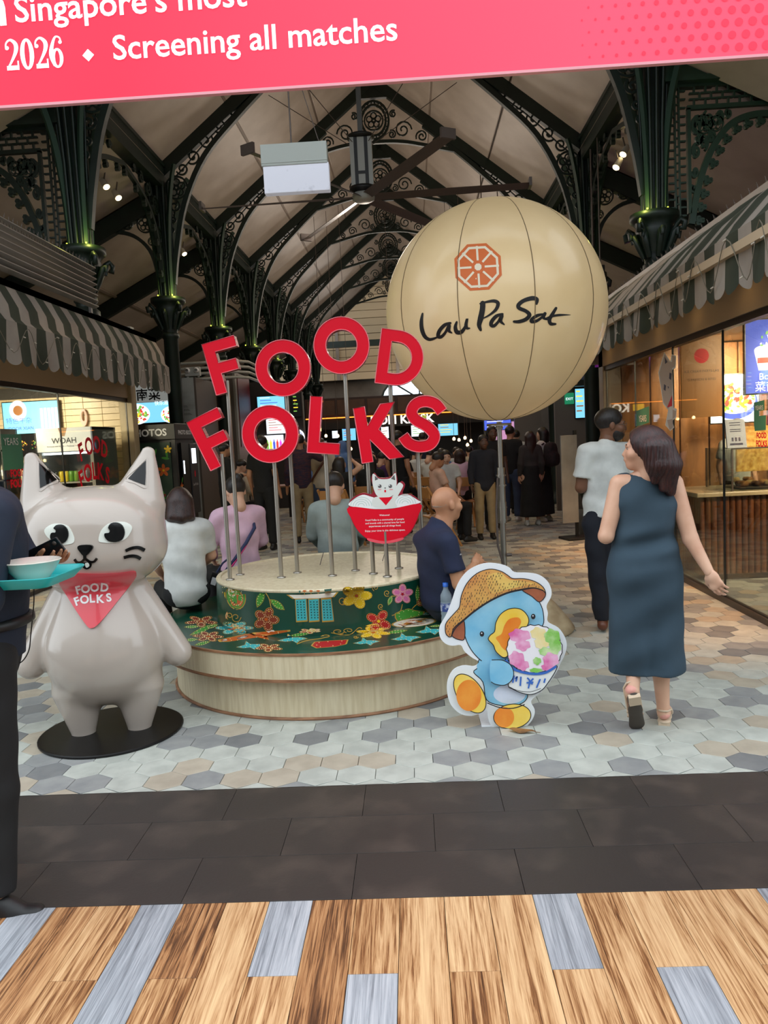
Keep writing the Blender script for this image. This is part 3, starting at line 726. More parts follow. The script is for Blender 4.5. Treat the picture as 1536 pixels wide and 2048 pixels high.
def btext(body, px0, py0, px1, py1, bold):
    global m; m = MB(); (x0, z0), (x1, z1) = img(px0, py0), img(px1, py1)
    m.text(body, XZat(x0, -.004, z0), fit=math.hypot(x1-x0, z1-z0), align='LEFT', bold=bold); m.build('banner_lettering', BWHITE, bn)
btext('Screening all matches', 228, 120, 795, 76, .012)
btext('Singapore\u2019s most', 32, 45, 494, 2, .014)
x0, z0 = img(14, 50); m = MB(); m.text('in', XZat(x0, -.004, z0), size=.33, align='RIGHT', bold=.012); m.build('banner_lettering', BWHITE, bn)
x0, z0 = img(177, 111); m = MB(); m.prism([[(x0-.034, z0), (x0, z0-.034), (x0+.034, z0), (x0, z0+.034)]], .004, .004, XZ, back=False); m.build('diamond', BWHITE, bn); m = MB()
# serif date: JULY 2026
x0, z0 = img(14, 142); x1, z1 = img(132, 135); wd = x1-x0; cw = wd/4; ch = .165
def num(ch_, ox):
    if ch_ == '0':
        m.prism([oval(ox+cw*.48, z0+ch/2, cw*.47, ch*.52), oval(ox+cw*.48, z0+ch/2, cw*.17, ch*.42)], .004, .004, XZ, back=False); return
    if ch_ == '2':
        c = catmull([(.08, .7), (.12, .9), (.42, 1.0), (.75, .85), (.72, .6), (.35, .25), (.08, .06)], 5); w = [.10+.16*math.exp(-((i/len(c)-.55)/.2)**2) for i in range(len(c))]
        vs, fs = stroke([(ox+p[0]*cw, z0+p[1]*ch) for p in c], [q*cw*1.1 for q in w]); m.add([XZ @ Vector((x, y, .004)) for x, y in vs], fs)
        m.prism([oval(ox+cw*.16, z0+ch*.74, cw*.13, cw*.13, 12)], .0042, .0042, XZ, back=False); m.prism([rect(ox+.05*cw, z0, ox+.86*cw, z0+.15*ch)], .0044, .0044, XZ, back=False); m.prism([rect(ox+.78*cw, z0, ox+.88*cw, z0+.3*ch)], .0044, .0044, XZ, back=False)
    if ch_ == '6':
        c = catmull([(.8, .86), (.7, .98), (.42, .98), (.16, .65), (.12, .35), (.3, .05)], 5); w = [.1+.2*math.exp(-((i/len(c)-.7)/.25)**2) for i in range(len(c))]
        vs, fs = stroke([(ox+p[0]*cw, z0+p[1]*ch) for p in c], [q*cw for q in w]); m.add([XZ @ Vector((x, y, .004)) for x, y in vs], fs)
        m.prism([oval(ox+cw*.5, z0+ch*.3, cw*.4, ch*.33), oval(ox+cw*.5, z0+ch*.3, cw*.16, ch*.25)], .0042, .0042, XZ, back=False); m.prism([oval(ox+cw*.76, z0+ch*.82, cw*.12, cw*.12, 12)], .0044, .0044, XZ, back=False)
for k, ch_ in enumerate('2026'): num(ch_, x0+k*cw)
m.text('JULY', XZat(x0-.035, -.004, z0-.012), size=.235, align='RIGHT', bold=.03)
m.build('banner_lettering', BWHITE, bn)
m = MB()
for i in range(26):
    for j in range(14):
        x = .95+i*.075+(j % 2)*.0375; z = .05+j*.066
        r = .026*min(1, max(0, (x-.8)/1.3))*(1 if z < 1 else .8)
        if r > .005: m.prism([oval(x, z, r, r, 12)], .003, .003, XZ, back=False)
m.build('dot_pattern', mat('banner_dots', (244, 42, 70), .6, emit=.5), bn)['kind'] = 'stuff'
# fan
FANM = mat('fan_grey', (92, 80, 74), .45); FANW = mat('fan_housing', (176, 176, 168), .4)
fan = thing('ceiling_fan', 'huge six-bladed ceiling fan hanging from the roof ridge by a rod', 'fan', (-.527, 11.8, 5.17))
m = MB(); m.lathe([(0, -.07), (.1, -.07), (.16, -.04), (.17, 0), (.16, .05), (.1, .07), (0, .08)], 24); m.build('hub', FANW, fan)
m = MB(); m.box((-.16, -.12, .14), (.16, .12, .82)); 
for x in (-.075, .075): m.box((x-.025, -.125, .14), (x+.025, .125, .82), 1)
m.box((-.05, -.13, .3), (.05, -.12, .34), 1); m.lathe([(.14, .05), (.2, .09), (.2, .14), (.1, .15)], 20, 1); m.lathe([(.1, .82), (.2, .83), (.2, .87), (.05, .9)], 20, 1); m.build('motor_housing', [FANW, mat('fan_black', (26, 26, 26), .5)], fan)
m = MB(); m.box((-.035, -.035, .85), (.035, .035, 4.15)); m.build('drop_rod', mat('rod_grey', (104, 104, 102), .5), fan)
m = MB()
n = 14; L_ = 2.42
for k in range(n):
    pass
prof = [(-.085, -.012), (-.04, .012), (.03, .02), (.085, .004), (.03, 0), (-.04, -.008)]
vs = []
for (y, tw, sc) in ((.14, .32, .9), (1.2, .26, 1.0), (L_, .2, .92)):
    for (x, z) in prof: vs.append((sc*(x*math.cos(tw)-z*math.sin(tw)), y, sc*(x*math.sin(tw)+z*math.cos(tw))))
fs = [(s*6+i, s*6+(i+1) % 6, (s+1)*6+(i+1) % 6, (s+1)*6+i) for s in range(2) for i in range(6)]+[tuple(range(5, -1, -1)), tuple(range(12, 18))]
m.add(vs, fs); m.box((-.1, L_-.01, -.03), (.1, L_+.03, .09)); m_bl = m.mesh('blade', FANM)
for k in range(6):
    o = link('blade', m_bl, fan); o.rotation_euler = (0, 0, math.radians(-92+60*k))
for a in range(4):
    m = MB(); t = PI/4+a*PI/2; m.tube([(.16*math.cos(t), .16*math.sin(t), .75), (2.2*math.cos(t), 2.2*math.sin(t), 2.2)], .006, 5); m.build('guy_wire', FANM, fan)
# hanging light box
lb = thing('light_box', 'blank white light box hung under the roof left of the fan', 'light box', (-1.02, 8.0, 4.1))
m = MB(); m.bev((-.335, -.06, .26), (.325, .06, .47), .006); m.box((-.335, -.064, .285), (.325, -.06, .29)); m.build('housing', mat('box_grey', (178, 184, 178), .5), lb)
m = MB(); m.bev((-.32, -.05, 0), (.335, .05, .27), .006); m.build('panel', mat('panel_white', (208, 210, 222), .4, col2=(170, 172, 184), ns=9, lo=.62, hi=.8, emit=.22), lb)
m = MB(); m.tube([(-.03, 0, .47), (-.03, 0, 4.4)], .008, 6); m.tube([(.25, 0, .47), (.05, 0, 1.2), (-.02, 0, 4.4)], .004, 6); m.build('suspension_rod', FANM, lb)

# ================================================================ STALLS: awnings, glass fronts
AW = [mat('awning_pale', (166, 156, 146), .85, col2=(150, 139, 130), ns=3, bump=.05), mat('awning_green', (58, 64, 50), .85, col2=(48, 54, 42), ns=3)]
def awning(nme, label, xv, xw, y0, y1, zf, zt, zb):
    """striped awning: valance at x = xv, fabric rising to the wall at x = xw"""
    t = thing(nme, label, 'awning', (0, 0, 0)); sg = 1 if xw > xv else -1
    n = int(round((y1-y0)/.2)); w = (y1-y0)/n; m = MB(); v = MB()
    for k in range(n):
        a, b = y0+k*w, y0+(k+1)*w; S = 6
        pr = [(xv, zf), (xv+sg*.05, zf+.06), (xv+(xw-xv)*.35, zf+(zt-zf)*.45), (xv+(xw-xv)*.7, zf+(zt-zf)*.76), (xw, zt)]
        vs = []
        for (x, z) in pr:
            for q in range(S+1):
                yy = a+(b-a)*q/S; sag = .012*math.sin(yy*7)+.008*math.sin(yy*17); vs.append((x, yy, z+sag*(1 if 0 < pr.index((x, z)) < 4 else 0)))
        m.add(vs, [(i*(S+1)+q, i*(S+1)+q+1, (i+1)*(S+1)+q+1, (i+1)*(S+1)+q) for i in range(4) for q in range(S)], k % 2, True)
        vs = []; T = 8
        for q in range(T+1):
            f = q/T; yy = a+(b-a)*f; zz = zb+.055*(1-math.sin(PI*f)**.7); wob = .022*math.sin(yy*9+1.3)+.012*math.sin(yy*21)
            for r in range(4): vs.append((xv-sg*(.006+wob*r/3), yy, zf+(zz-zf)*r/3))
        v.add(vs, [(q*4+r, q*4+r+1, (q+1)*4+r+1, (q+1)*4+r) for q in range(T) for r in range(3)], k % 2, True)
    m.build('awning_fabric', AW, t); v.build('valance', AW, t)
    for yy in (y0, y1): e = MB(); e.add([(xv, yy, zf), (xw, yy, zf), (xw, yy, zt), (xv+(xw-xv)*.7, yy, zf+(zt-zf)*.76), (xv+(xw-xv)*.35, yy, zf+(zt-zf)*.45), (xv+sg*.05, yy, zf+.06)], [(0, 1, 2, 3, 4, 5)]); e.add([(xv, yy, zb+.05), (xw, yy, zb+.05), (xw, yy, zf), (xv, yy, zf)], [(0, 1, 2, 3)]); e.build('awning_end', AW[0], t)
    m = MB(); m.tube([(xv+sg*.02, y0, zf-.01), (xv+sg*.02, y1, zf-.01)], .018, 6); m.build('front_bar', FANM, t)
    # fairy lights looped over the valance
    s = thing('fairy_lights', ('string of small clear lights looped along the left awning’s valance' if xv < 0 else 'string of small clear lights looped along the right awning’s valance'), 'string lights')
    pts = []; y = y0+.1; hi_ = True; r = random.Random(int(y0*10))
    while y < y1-.1:
        pts.append((xv-sg*(.045+r.random()*.02), y, (zf-.05 if hi_ else zb+.02+r.random()*.1))); y += .16+r.random()*.22; hi_ = not hi_
    cp = catmull(pts, 5); m = MB(); m.tube(cp, .004, 4); m.build('cable', mat('cable_clear', (120, 112, 96), .5), s)
    for i in range(0, len(cp), 4): m = MB(); m.tube([cp[i], (cp[i][0]-sg*.008, cp[i][1]+.03, cp[i][2]-.006)], .006, 5); m.build('bulb', mat('bulb_clear', (214, 208, 196), .3), s)
    return t
awning('awning', 'green and cream striped awning over the glass drinks shop behind the cat statue', -3.8, -3.98, 5.0, 12.4, 2.92, 3.32, 2.5)
awning('awning', 'green and cream striped awning over the pastry shop beside the walking woman', 2.25, 2.85, 4.4, 11.4, 2.88, 3.40, 2.47)
SOFF = mat('soffit_cream', (190, 168, 140), .6); TRIM = mat('trim_dark', (52, 42, 34), .4)
GL = glass_mat('shop_glass'); STEEL = mat('edge_black', (20, 20, 20), .3)
DL = mat('downlight_glow', (255, 214, 150), emit=6)
def shop_shell(sg, x, y0, y1, name):
    s = structure('wall_'+name)
    X = lambda d: x+sg*d
    def bx(m, d0, d1, ya, yb, z0, z1, mi=0): m.box((min(X(d0), X(d1)), ya, z0), (max(X(d0), X(d1)), yb, z1), mi)
    m = MB(); bx(m, -.55, 4.0, y0, y1, 2.72, 2.78); m.build('soffit', SOFF, s)
    m = MB(); bx(m, -.05, .06, y0, y1, 2.46, 2.72); m.build('fascia', SOFF, s)
    m = MB(); bx(m, -.03, .05, y0, y1, 2.40, 2.46); bx(m, -.03, .04, y0, y1, 0, .05); m.build('glazing_channel', TRIM, s)
    m = MB(); bx(m, .05 if sg > 0 else -.5, 4.0, y0, y1, 3.3, 3.4); bx(m, (.03 if sg > 0 else -.5), (.1 if sg > 0 else -.45), y0, y1, 2.78, 3.4); m.build('stall_roof', CREAM, s)
    return s
# ---------- right: pastry shop
sr = shop_shell(1, 2.75, 4.2, 11.2, 'right_shop')
def pane(parent, sg, x, y0, y1, z0=.05, z1=2.40):
    m = MB(); m.box((x-.006, y0+.004, z0), (x+.006, y1-.004, z1)); return m.build('pane', GL, parent)
wr = structure('window_2')
for a, b in ((4.3, 5.6), (5.6, 6.945), (6.945, 8.24), (8.24, 9.6), (9.6, 10.95)):
    pane(wr, 1, 2.75, a, b)
    m = MB(); m.box((2.742, b-.007, .05), (2.758, b+.007, 2.4)); m.build('pane_joint', STEEL, wr)
m = MB(); m.bev((2.7, 10.96, 0), (2.95, 11.2, 2.72), .01); m.build('end_post', mat('tile_post', (150, 130, 104), .4, col2=(130, 110, 88), ns=4), sr)
WOODW = mat('shop_wood', (150, 104, 62), .45, col2=(120, 80, 46), ns=4, stretch=(4, 4, .6))
m = MB()
for k in range(10): m = MB(); m.bev((2.96+k*.4, 10.98, .02), (3.34+k*.4, 11.05, 2.7), .006); m.build('panel', WOODW, sr)
m = MB(); m.box((6.8, 4.2, 0), (6.9, 11.2, 2.72)); m.build('side_wall', WOODW, sr)
for y in (5.3, 6.3, 7.4, 8.5, 9.6, 10.6):
    m = MB(); m.lathe([(.05, -.004), (.062, -.006), (.062, .002)], 16); m.disc((0, 0, -.003), .05, 16, 1, up=False); o = m.build('downlight', [FANW, DL], sr, (2.5, y, 2.718))
# bakery counter with fluted timber front
ct = thing('bakery_counter', 'brown fluted timber counter with a pale stone top inside the pastry shop', 'counter', (2.9, 7.95, 0))
SLAT = mat('slat_brown', (124, 74, 44), .35, col2=(92, 52, 30), ns=3, stretch=(5, 5, .5), rand=.1)
m = MB(); m.box((.03, .04, .04), (3.6, .85, .86)); m.build('carcass', mat('carcass_brown', (70, 44, 28), .6), ct)
m = MB(); m.bev((-.04, -.05, .86), (3.62, .9, .905), .008); m.build('worktop', mat('stone_top', (206, 184, 150), .3, col2=(190, 168, 134), ns=8), ct)
m = MB(); m.tube([(0, 0, .06), (0, 0, .86)], .03, 8); m_sl = m.mesh('slat', SLAT)
for k in range(58): link('slat', m_sl, ct, (.03+k*.062, .03, 0))
for k in range(13): link('slat', m_sl, ct, (.02, .06+k*.062, 0))
m = MB(); m.box((.02, .02, 0), (3.6, .85, .06)); m.build('plinth', TRIM, ct)
dc = thing('display_case', 'glass pastry case standing on the stone counter', 'display case', (3.25, 8.0, .905))
m = MB()
for (lo, hi) in (((0, 0, 0), (3.0, .008, .42)), ((0, 0, .42), (3.0, .7, .428)), ((0, 0, 0), (.008, .7, .42))): m.box(lo, hi)
m.build('case_glass', GL, dc)
for p in ((.0, .0), (.0, .69), (1.4, 0)): m = MB(); m.box((p[0]-.008, p[1]-.006, 0), (p[0]+.01, p[1]+.01, .43)); m.build('case_post', FANM, dc)
m = MB(); m.box((0, -.006, .42), (3, .006, .435)); m.build('case_rail', FANM, dc)
PASTRY = [mat('pastry_gold', (196, 132, 62), .6, col2=(140, 80, 34), ns=30, bump=.4), mat('pastry_brown', (126, 72, 36), .6, col2=(84, 44, 22), ns=30, bump=.4), mat('pastry_cream', (222, 184, 120), .6, col2=(190, 140, 80), ns=30, bump=.4)]
BOARDM = mat('board_dark', (58, 40, 28), .5)
def pastry_mesh(mi):
    f = Field((-.08, -.06, -.02), (.08, .06, .08), .012); f.ell((0, 0, .025), (.06, .038, .03), .01)
    for x in (-.04, -.013, .013, .04): f.ell((x, 0, .035), (.016, .034, .024), .008)
    f.clip((0, 0, 0), (0, 0, -1)); V, F = f.surf(); return np_mesh('pastry', [(V, F)], PASTRY[mi])
pm = [pastry_mesh(i) for i in range(3)]
def single(name, me, label, cat, loc, rz=0, group=None):
    o = link(name, me, None, loc); o.rotation_euler = (0, 0, rz); return props(o, label, cat, group)
for k in range(4):
    m = MB(); m.bev((-.26, -.2, 0), (.26, .2, .025), .006); single('serving_board', m.mesh('serving_board', BOARDM), 'dark serving board of pastries in the glass case, %s from the left' % ('first', 'second', 'third', 'fourth')[k], 'board', (3.62+k*.6, 8.28, .906))
    for j in range(10):
        single('pastry', pm[(k+j) % 3], 'golden brown pastry heaped on a dark board in the glass case', 'pastry', (3.44+k*.6+(j % 4)*.12, 8.17+(j//4)*.1, .932+.03*(j > 7)), rr.random()*3, 'pastries in the glass case')
ms = thing('menu_stand', 'white price card on a slanted stand on top of the glass case', 'menu card', (3.34, 8.1, 1.335))
MT = Matrix.Translation((0, 0, 0)) @ Matrix.Rotation(math.radians(-12), 4, 'X')
m = MB(); m.bev((-.1, -.01, 0), (.1, .01, .3), .003, M=MT); m.build('card', mat('card_blue', (196, 204, 226), .5), ms)
m = MB(); m.box((-.1, .0, 0), (.1, .09, .006)); m.build('foot', FANM, ms)
m = MB()
for k, z in enumerate((.26, .235, .19, .17)): m.prism([rect(-.06, z, .05, z+.008)], .0115, .0115, MT @ XZ, back=False)
for k in range(3): m.prism([rect(-.05+k*.035, .07, -.03+k*.035, .11)], .0115, .0115, MT @ XZ, back=False)
m.prism([rect(-.07, .03, .06, .05)], .0115, .0115, MT @ XZ, back=False); m.build('print', mat('ink_navy', (60, 60, 100), .6), ms)
oh = thing('order_sign', 'glowing gold ORDER HERE sign behind the pastry case', 'sign', (4.0, 8.74, 1.05))
m = MB(); m.bev((-.4, 0, 0), (1.6, .04, .5), .01); m.build('panel', mat('sign_gold', (240, 188, 100), .4, col2=(190, 128, 50), ns=22, emit=.5), oh)
m = MB(); m.text('ORDER HERE', XZat(.32, -.002, .36), fit=.72, depth=.01, bold=.01); m.build('lettering', mat('ink_brown', (84, 52, 24), .5), oh)
def blob_food(m, cx, cz, r, mats_n, seed, M, base, k=60):
    r_ = random.Random(seed)
    for i in range(k):
        a = r_.random()*2*PI; q = r*math.sqrt(r_.random()); rad = r*(.08+.12*r_.random()); m.prism([oval(cx+q*math.cos(a), cz+q*math.sin(a)*.8, rad, rad*.6, 7, r_.random()*3)], base+.0001*i, base+.0001*i, M, mi=r_.randrange(mats_n[0], mats_n[1]), back=False)
SCB = [mat('screen_blue', (70, 92, 200), emit=1.0), mat('screen_white', (232, 240, 250), emit=1.1), mat('screen_green', (120, 180, 80), emit=.9), mat('screen_red', (210, 70, 60), emit=.9), mat('screen_yellow', (246, 206, 60), emit=1.0), mat('screen_sky', (120, 196, 226), emit=1.0), mat('screen_black', (16, 16, 18), .3), mat('screen_brown', (150, 96, 50), emit=.8), mat('screen_pink', (240, 60, 170), emit=2.0), mat('screen_maroon', (90, 24, 30), emit=.7)]
def screen(name, label, loc, w, h, rz=0, bgi=1, art=None, cat='screen', thick=.05, hang=0):
    t = thing(name, label, cat, loc, rz)
    m = MB(); m.bev((-w/2-.015, 0, -h/2-.015), (w/2+.015, thick, h/2+.015), .006); cs = m.build('casing', SCB[6], t)
    m = MB(); m.prism([rect(-w/2, -h/2, w/2, h/2)], .001, .001, XZ, mi=bgi, back=False)
    if art: art(m)
    m.build('display', SCB, cs)
    if hang: m = MB(); m.tube([(-w*.3, thick/2, h/2), (-w*.3, thick/2, hang-loc[2])], .012, 6); m.build('hanger', FANM, t); m = MB(); m.tube([(w*.3, thick/2, h/2), (w*.3, thick/2, hang-loc[2])], .012, 6); m.build('hanger', FANM, t)
    return t
def art_dessert(m0):
    m = MB()
    m.prism([[(-.22, -.25), (.22, -.25), (.3, .1), (-.3, .1)]], .002, .002, XZ, mi=1, back=False); m.prism([rect(-.24, -.12, .26, -.02)], .003, .003, XZ, mi=3, back=False); m.prism([oval(0, .12, .3, .1)], .003, .003, XZ, mi=1, back=False); blob_food(m, 0, .28, .2, (1, 3), 3, XZ, .004, 30)
    m.text('Bowl', XZat(-.05, -.01, -.42), size=.17, mi=1); m.text('菜南湖', XZat(.0, -.01, -.62), size=.2, mi=1)
    m0.add([(x*.58, y, z*.58) for x, y, z in m.v], m.f, 0); m0.mi[-len(m.mi):] = m.mi
screen('menu_screen', 'tall blue menu screen with a green dessert cup at the shop’s right', tuple(at(1542, 712, 8.5)), .52, .77, -.05, 0, art_dessert)
def art_bowl(m):
    m.prism([oval(0, -.05, .3, .22)], .002, .002, XZ, mi=0, back=False); m.prism([oval(0, -.02, .27, .18)], .003, .003, XZ, mi=1, back=False); blob_food(m, 0, 0, .24, (2, 5), 5, XZ, .004)
screen('menu_screen', 'bright photo screen of a red salad bowl behind the pastry counter', tuple(at(1469, 797, 10.4)), .62, .62, 0, 1, art_bowl)
lp = thing('logo_panel', 'gold panel with a red round logo inside the pastry shop', 'sign panel', tuple(at(1395, 745, 9.8)))
m = MB(); m.bev((-.2, 0, -.55), (.3, .03, .45), .006); m.build('panel', mat('panel_gold', (170, 118, 62), .4, emit=.12), lp)
m = MB(); m.prism([oval(.05, .2, .09, .09)], .002, .002, XZ, back=False); m.text('ICE CREAM PARTS-LAB', XZat(.05, -.003, .0), fit=.42, mi=1); m.text('IS PASSION & BITES', XZat(.05, -.003, -.1), fit=.34, mi=1); m.build('print', [RED, mat('ink_brown', (84, 52, 24))], lp)
# stickers on the right-hand glass (facing the aisle)
def glassM(y, z, sg=1, x=2.742): return Matrix(((0, 0, -1*sg, x), (-1*sg, 0, 0, y), (0, 1, 0, z), (0, 0, 0, 1)))
STK = [mat('sticker_grey', (206, 186, 172), .5), mat('sticker_pink', (236, 150, 150), .5), RED, mat('sticker_white', (240, 236, 230), .5), mat('sticker_ink', (60, 56, 80), .5), mat('sticker_green', (64, 128, 98), .5)]
def on_glass(pxs, x): 
    out = []
    for (px, py) in pxs:
        v = CM @ np.array([px-768, py-1024, FPX]); v = v*(x/v[0]); out.append((float(v[1]), float(v[2])+EYE))
    return out
def sticker(name, label, shapes, x, sg, cat='sticker'):
    t = MB()
    for (mi, pxs, d) in shapes:
        P = on_glass(pxs, x); M = Matrix(((0, 0, -sg, x-sg*.008), (-sg, 0, 0, 0), (0, 1, 0, 0), (0, 0, 0, 1)))
        t.prism([[(-sg*p[0], p[1]) for p in P]], d*.0006, d*.0006, M, mi=mi, back=False)
    o = t.build(name, STK); return props(o, label, cat)
sticker('cat_sticker', 'pale grey peeking cat sticker on the pastry shop glass', [
    (3, [(1318, 745), (1330, 704), (1342, 722), (1345, 708), (1354, 712), (1353, 735), (1346, 740), (1349, 815), (1355, 818), (1354, 835), (1346, 842), (1350, 855), (1342, 862), (1332, 850), (1338, 820), (1328, 808)], 1),
    (0, [(1320, 746), (1331, 708), (1340, 724), (1346, 724), (1346, 806), (1338, 818), (1329, 805)], 2), (0, [(1346, 711), (1353, 714), (1352, 733), (1346, 736)], 2), (0, [(1347, 819), (1354, 822), (1353, 833), (1347, 838)], 2), (0, [(1336, 840), (1347, 838), (1348, 855), (1341, 860)], 2),
    (4, [(1331, 713), (1337, 724), (1332, 728)], 3), (4, [(1341, 745), (1345, 747), (1344, 760), (1340, 757)], 3), (4, [(1330, 768), (1334, 771), (1333, 782), (1329, 779)], 3), (2, [(1336, 815), (1346, 790), (1346, 812)], 3), (4, [(1337, 772), (1340, 774), (1338, 778)], 3)], 2.75, 1)
for lab, pts, tx in (('green YEARS sticker on the pastry shop glass nearer the man in white', [(1274, 822), (1300, 812), (1300, 845), (1274, 853)], (1287, 838, .3)), ('green figure-five YEARS sticker at the shop glass’s near end', [(1510, 805), (1531, 800), (1531, 820), (1520, 822), (1520, 832), (1534, 830), (1534, 860), (1512, 862), (1510, 850)], (1521, 812, .14))):
    o = sticker('years_sticker', lab, [(5, pts, 1)], 2.75, 1)
    (yy, zz), = on_glass([tx[:2]], 2.75); m = MB(); m.text('YEARS', glassM(yy, zz-.03, 1, 2.738), fit=tx[2]); m.build('lettering', STK[3], o)
(yy, zz), = on_glass([(1526, 876)], 2.75); m = MB(); m.text('FOOD', glassM(yy, zz, 1, 2.738), fit=.17, bold=.04); m.text('FOLKS', glassM(yy, zz-.065, 1, 2.738), fit=.19, bold=.04); props(m.build('lettering_sticker', RED), 'small red FOOD FOLKS lettering on the pastry shop glass', 'sticker')

# ---------- left: drinks shop
sl_ = shop_shell(-1, -4.5, 5.0, 12.5, 'left_shop')
wl = structure('window_3')
for a, b in ((5.1, 7.0), (7.0, 9.9), (9.9, 12.3)):
    pane(wl, -1, -4.5, a, b)
    m = MB(); m.box((-4.508, b-.01, .05), (-4.492, b+.01, 2.4)); m.build('pane_joint', STEEL, wl)
m = MB(); m.bev((-4.62, 12.3, 0), (-4.4, 12.52, 2.72), .01); m.build('end_post', mat('tile_post2', (196, 176, 142), .4, col2=(180, 160, 126), ns=4), sl_)
TILEW = mat('wall_tile_cream', (220, 198, 158), .35, rand=.04)
wt = structure('wall_back_shop', (0, 12.4, 0))
m = MB(); m.box((-8.6, .03, 0), (-4.6, .06, 2.75)); m.build('backing', GROUT, wt)
m = MB(); m.bev((-.149, 0, -.049), (.149, .03, .049), .004); m_wt = m.mesh('wall_tile', TILEW)
for r_ in range(22):
    for k in range(8): 
        x = -4.78-k*.302-(r_ % 2)*.0
        link('wall_tile', m_wt, wt, (x, 0, .3+r_*.102+.05))
# chiller
fr = thing('drinks_chiller', 'open drinks chiller with a white WOAH header inside the left shop', 'chiller', (-5.35, 11.0, 0))
CHM = mat('chiller_grey', (150, 146, 136), .4)
m = MB(); m.bev((0, 0, 0), (.05, .9, 2.0), .006); m.bev((.75, 0, 0), (.8, .9, 2.0), .006); m.box((.05, .85, 0), (.75, .9, 2.0)); m.box((0, 0, 1.96), (.8, .9, 2.0)); m.box((0, 0, 0), (.8, .9, .18)); m.build('carcass', CHM, fr)
m = MB(); m.bev((0, -.03, 1.66), (.8, .02, 2.0), .006); m.build('header', mat('header_white', (236, 236, 232), .4, emit=.35), fr)
m = MB(); m.text('WOAH', XZat(.4, -.034, 1.78), fit=.36, bold=.012); m.text('Recharge with Woah — Recharge the Day', XZat(.4, -.034, 1.73), fit=.5); m.prism([[(.33, 2.0), (.46, 2.0), (.42, 1.88), (.36, 1.88)]], .034, .034, XZ, mi=1, back=False); m.build('print', [mat('ink_black', (30, 30, 34)), mat('drink_tan', (196, 150, 100))], fr)
for z in (.5, .85, 1.2): m = MB(); m.box((.05, .05, z), (.75, .85, z+.02)); m.build('shelf', CHM, fr)
m = MB(); m.box((.06, .03, 1.62), (.74, .06, 1.65)); m.build('strip_light', mat('chiller_light', (235, 245, 255), emit=5), fr)
CANS = [mat('can_green', (110, 160, 60), .3), mat('can_silver', (190, 194, 200), .3, .6), mat('can_black', (40, 44, 48), .3), mat('can_yellow', (222, 196, 60), .3)]
def can_mesh(mi):
    m = MB(); m.lathe([(0, 0), (.026, 0), (.033, .012), (.033, .14), (.026, .155), (.024, .152), (0, .152)], 10); return m.mesh('can', CANS[mi])
cm_ = [can_mesh(i) for i in range(4)]
for r_, z in enumerate((.52, .87, 1.22)):
    for k in range(9): single('drink_can', cm_[(k//2+r_) % 4], 'slim drink can standing on a shelf of the WOAH chiller', 'can', (-5.26+k*.073, 11.16, z+.002), 0, 'cans in the chiller')
# bottle rack at the far left
rk = thing('bottle_rack', 'dark bottle rack at the left shop’s glass, behind the tray carrier', 'rack', (-6.5, 10.2, 0))
RKM = mat('rack_dark', (34, 32, 32), .5)
m = MB(); m.box((0, .4, 0), (1.05, .44, 2.0)); m.build('back', RKM, rk)
for z in (.1, .5, .9, 1.3, 1.7): m = MB(); m.box((0, 0, z), (1.05, .42, z+.02)); m.build('shelf', RKM, rk)
for x in (0, 1.03): m = MB(); m.box((x, 0, 0), (x+.02, .42, 2.0)); m.build('upright', RKM, rk)
def bottle_mesh(mi):
    m = MB(); m.lathe([(0, 0), (.033, 0), (.036, .02), (.036, .16), (.014, .22), (.013, .25)], 10); m.lathe([(.0365, .05), (.0365, .13)], 10, 1); m.lathe([(.015, .25), (.015, .275), (0, .276)], 10, 2)
    return m.mesh('bottle', [mat('bottle_%d' % mi, ((120, 84, 50), (60, 90, 50), (170, 160, 140))[mi], .2), WHITE, mat('cap_red', (160, 40, 40), .4)])
bt_ = [bottle_mesh(i) for i in range(3)]
for r_, z in enumerate((.12, .52, .92, 1.32)):
    for k in range(9): single('bottle', bt_[(k+r_) % 3], 'small labelled bottle standing on the dark rack in the left shop', 'bottle', (-6.4+k*.108, 10.36, z+.002), 0, 'bottles on the dark rack')
def art_shop(m):
    m.prism([oval(-.2, .12, .14, .16)], .002, .002, XZ, mi=1, back=False); m.prism([oval(-.2, .12, .08, .08)], .003, .003, XZ, mi=7, back=False); m.text('特色牛杂', XZat(-.2, -.004, -.08), fit=.42, mi=0); m.text('LIDOOR XIAN', XZat(-.2, -.004, -.19), fit=.46, mi=0, bold=.02); 
    for k in range(5): m.prism([rect(.16+k*.06, -.2, .2+k*.06, .14)], .003, .003, XZ, mi=1, back=False)
screen('menu_screen', 'pale blue menu screen with a bowl emblem above the bottle rack', tuple(at(62, 835, 12.3)), .9, .5, 0, 5, art_shop)
ph = thing('picture_panel', 'dark panel of green food photos under the left menu screen', 'picture', tuple(at(20, 893, 12.3)))
m = MB(); m.bev((-.5, 0, -.18), (.5, .03, .18), .005, 0); r_ = random.Random(4)
for k in range(5): blob_food(m, -.4+k*.2, 0, .09, (1, 4), k, XZ, .001, 14)
m.build('print', [SCB[6], SCB[2], SCB[4], SCB[7]], ph)
m = MB(); m.prism([oval(0, 0, .06, .14, 16), oval(0, .02, .03, .08, 12)], 0, .02, XZ); o = m.build('wall_decal', mat('decal_pink', (236, 190, 180), .5)); o.location = at(168, 835, 12.36); props(o, 'pink outlined wall emblem above the chiller', 'wall emblem')
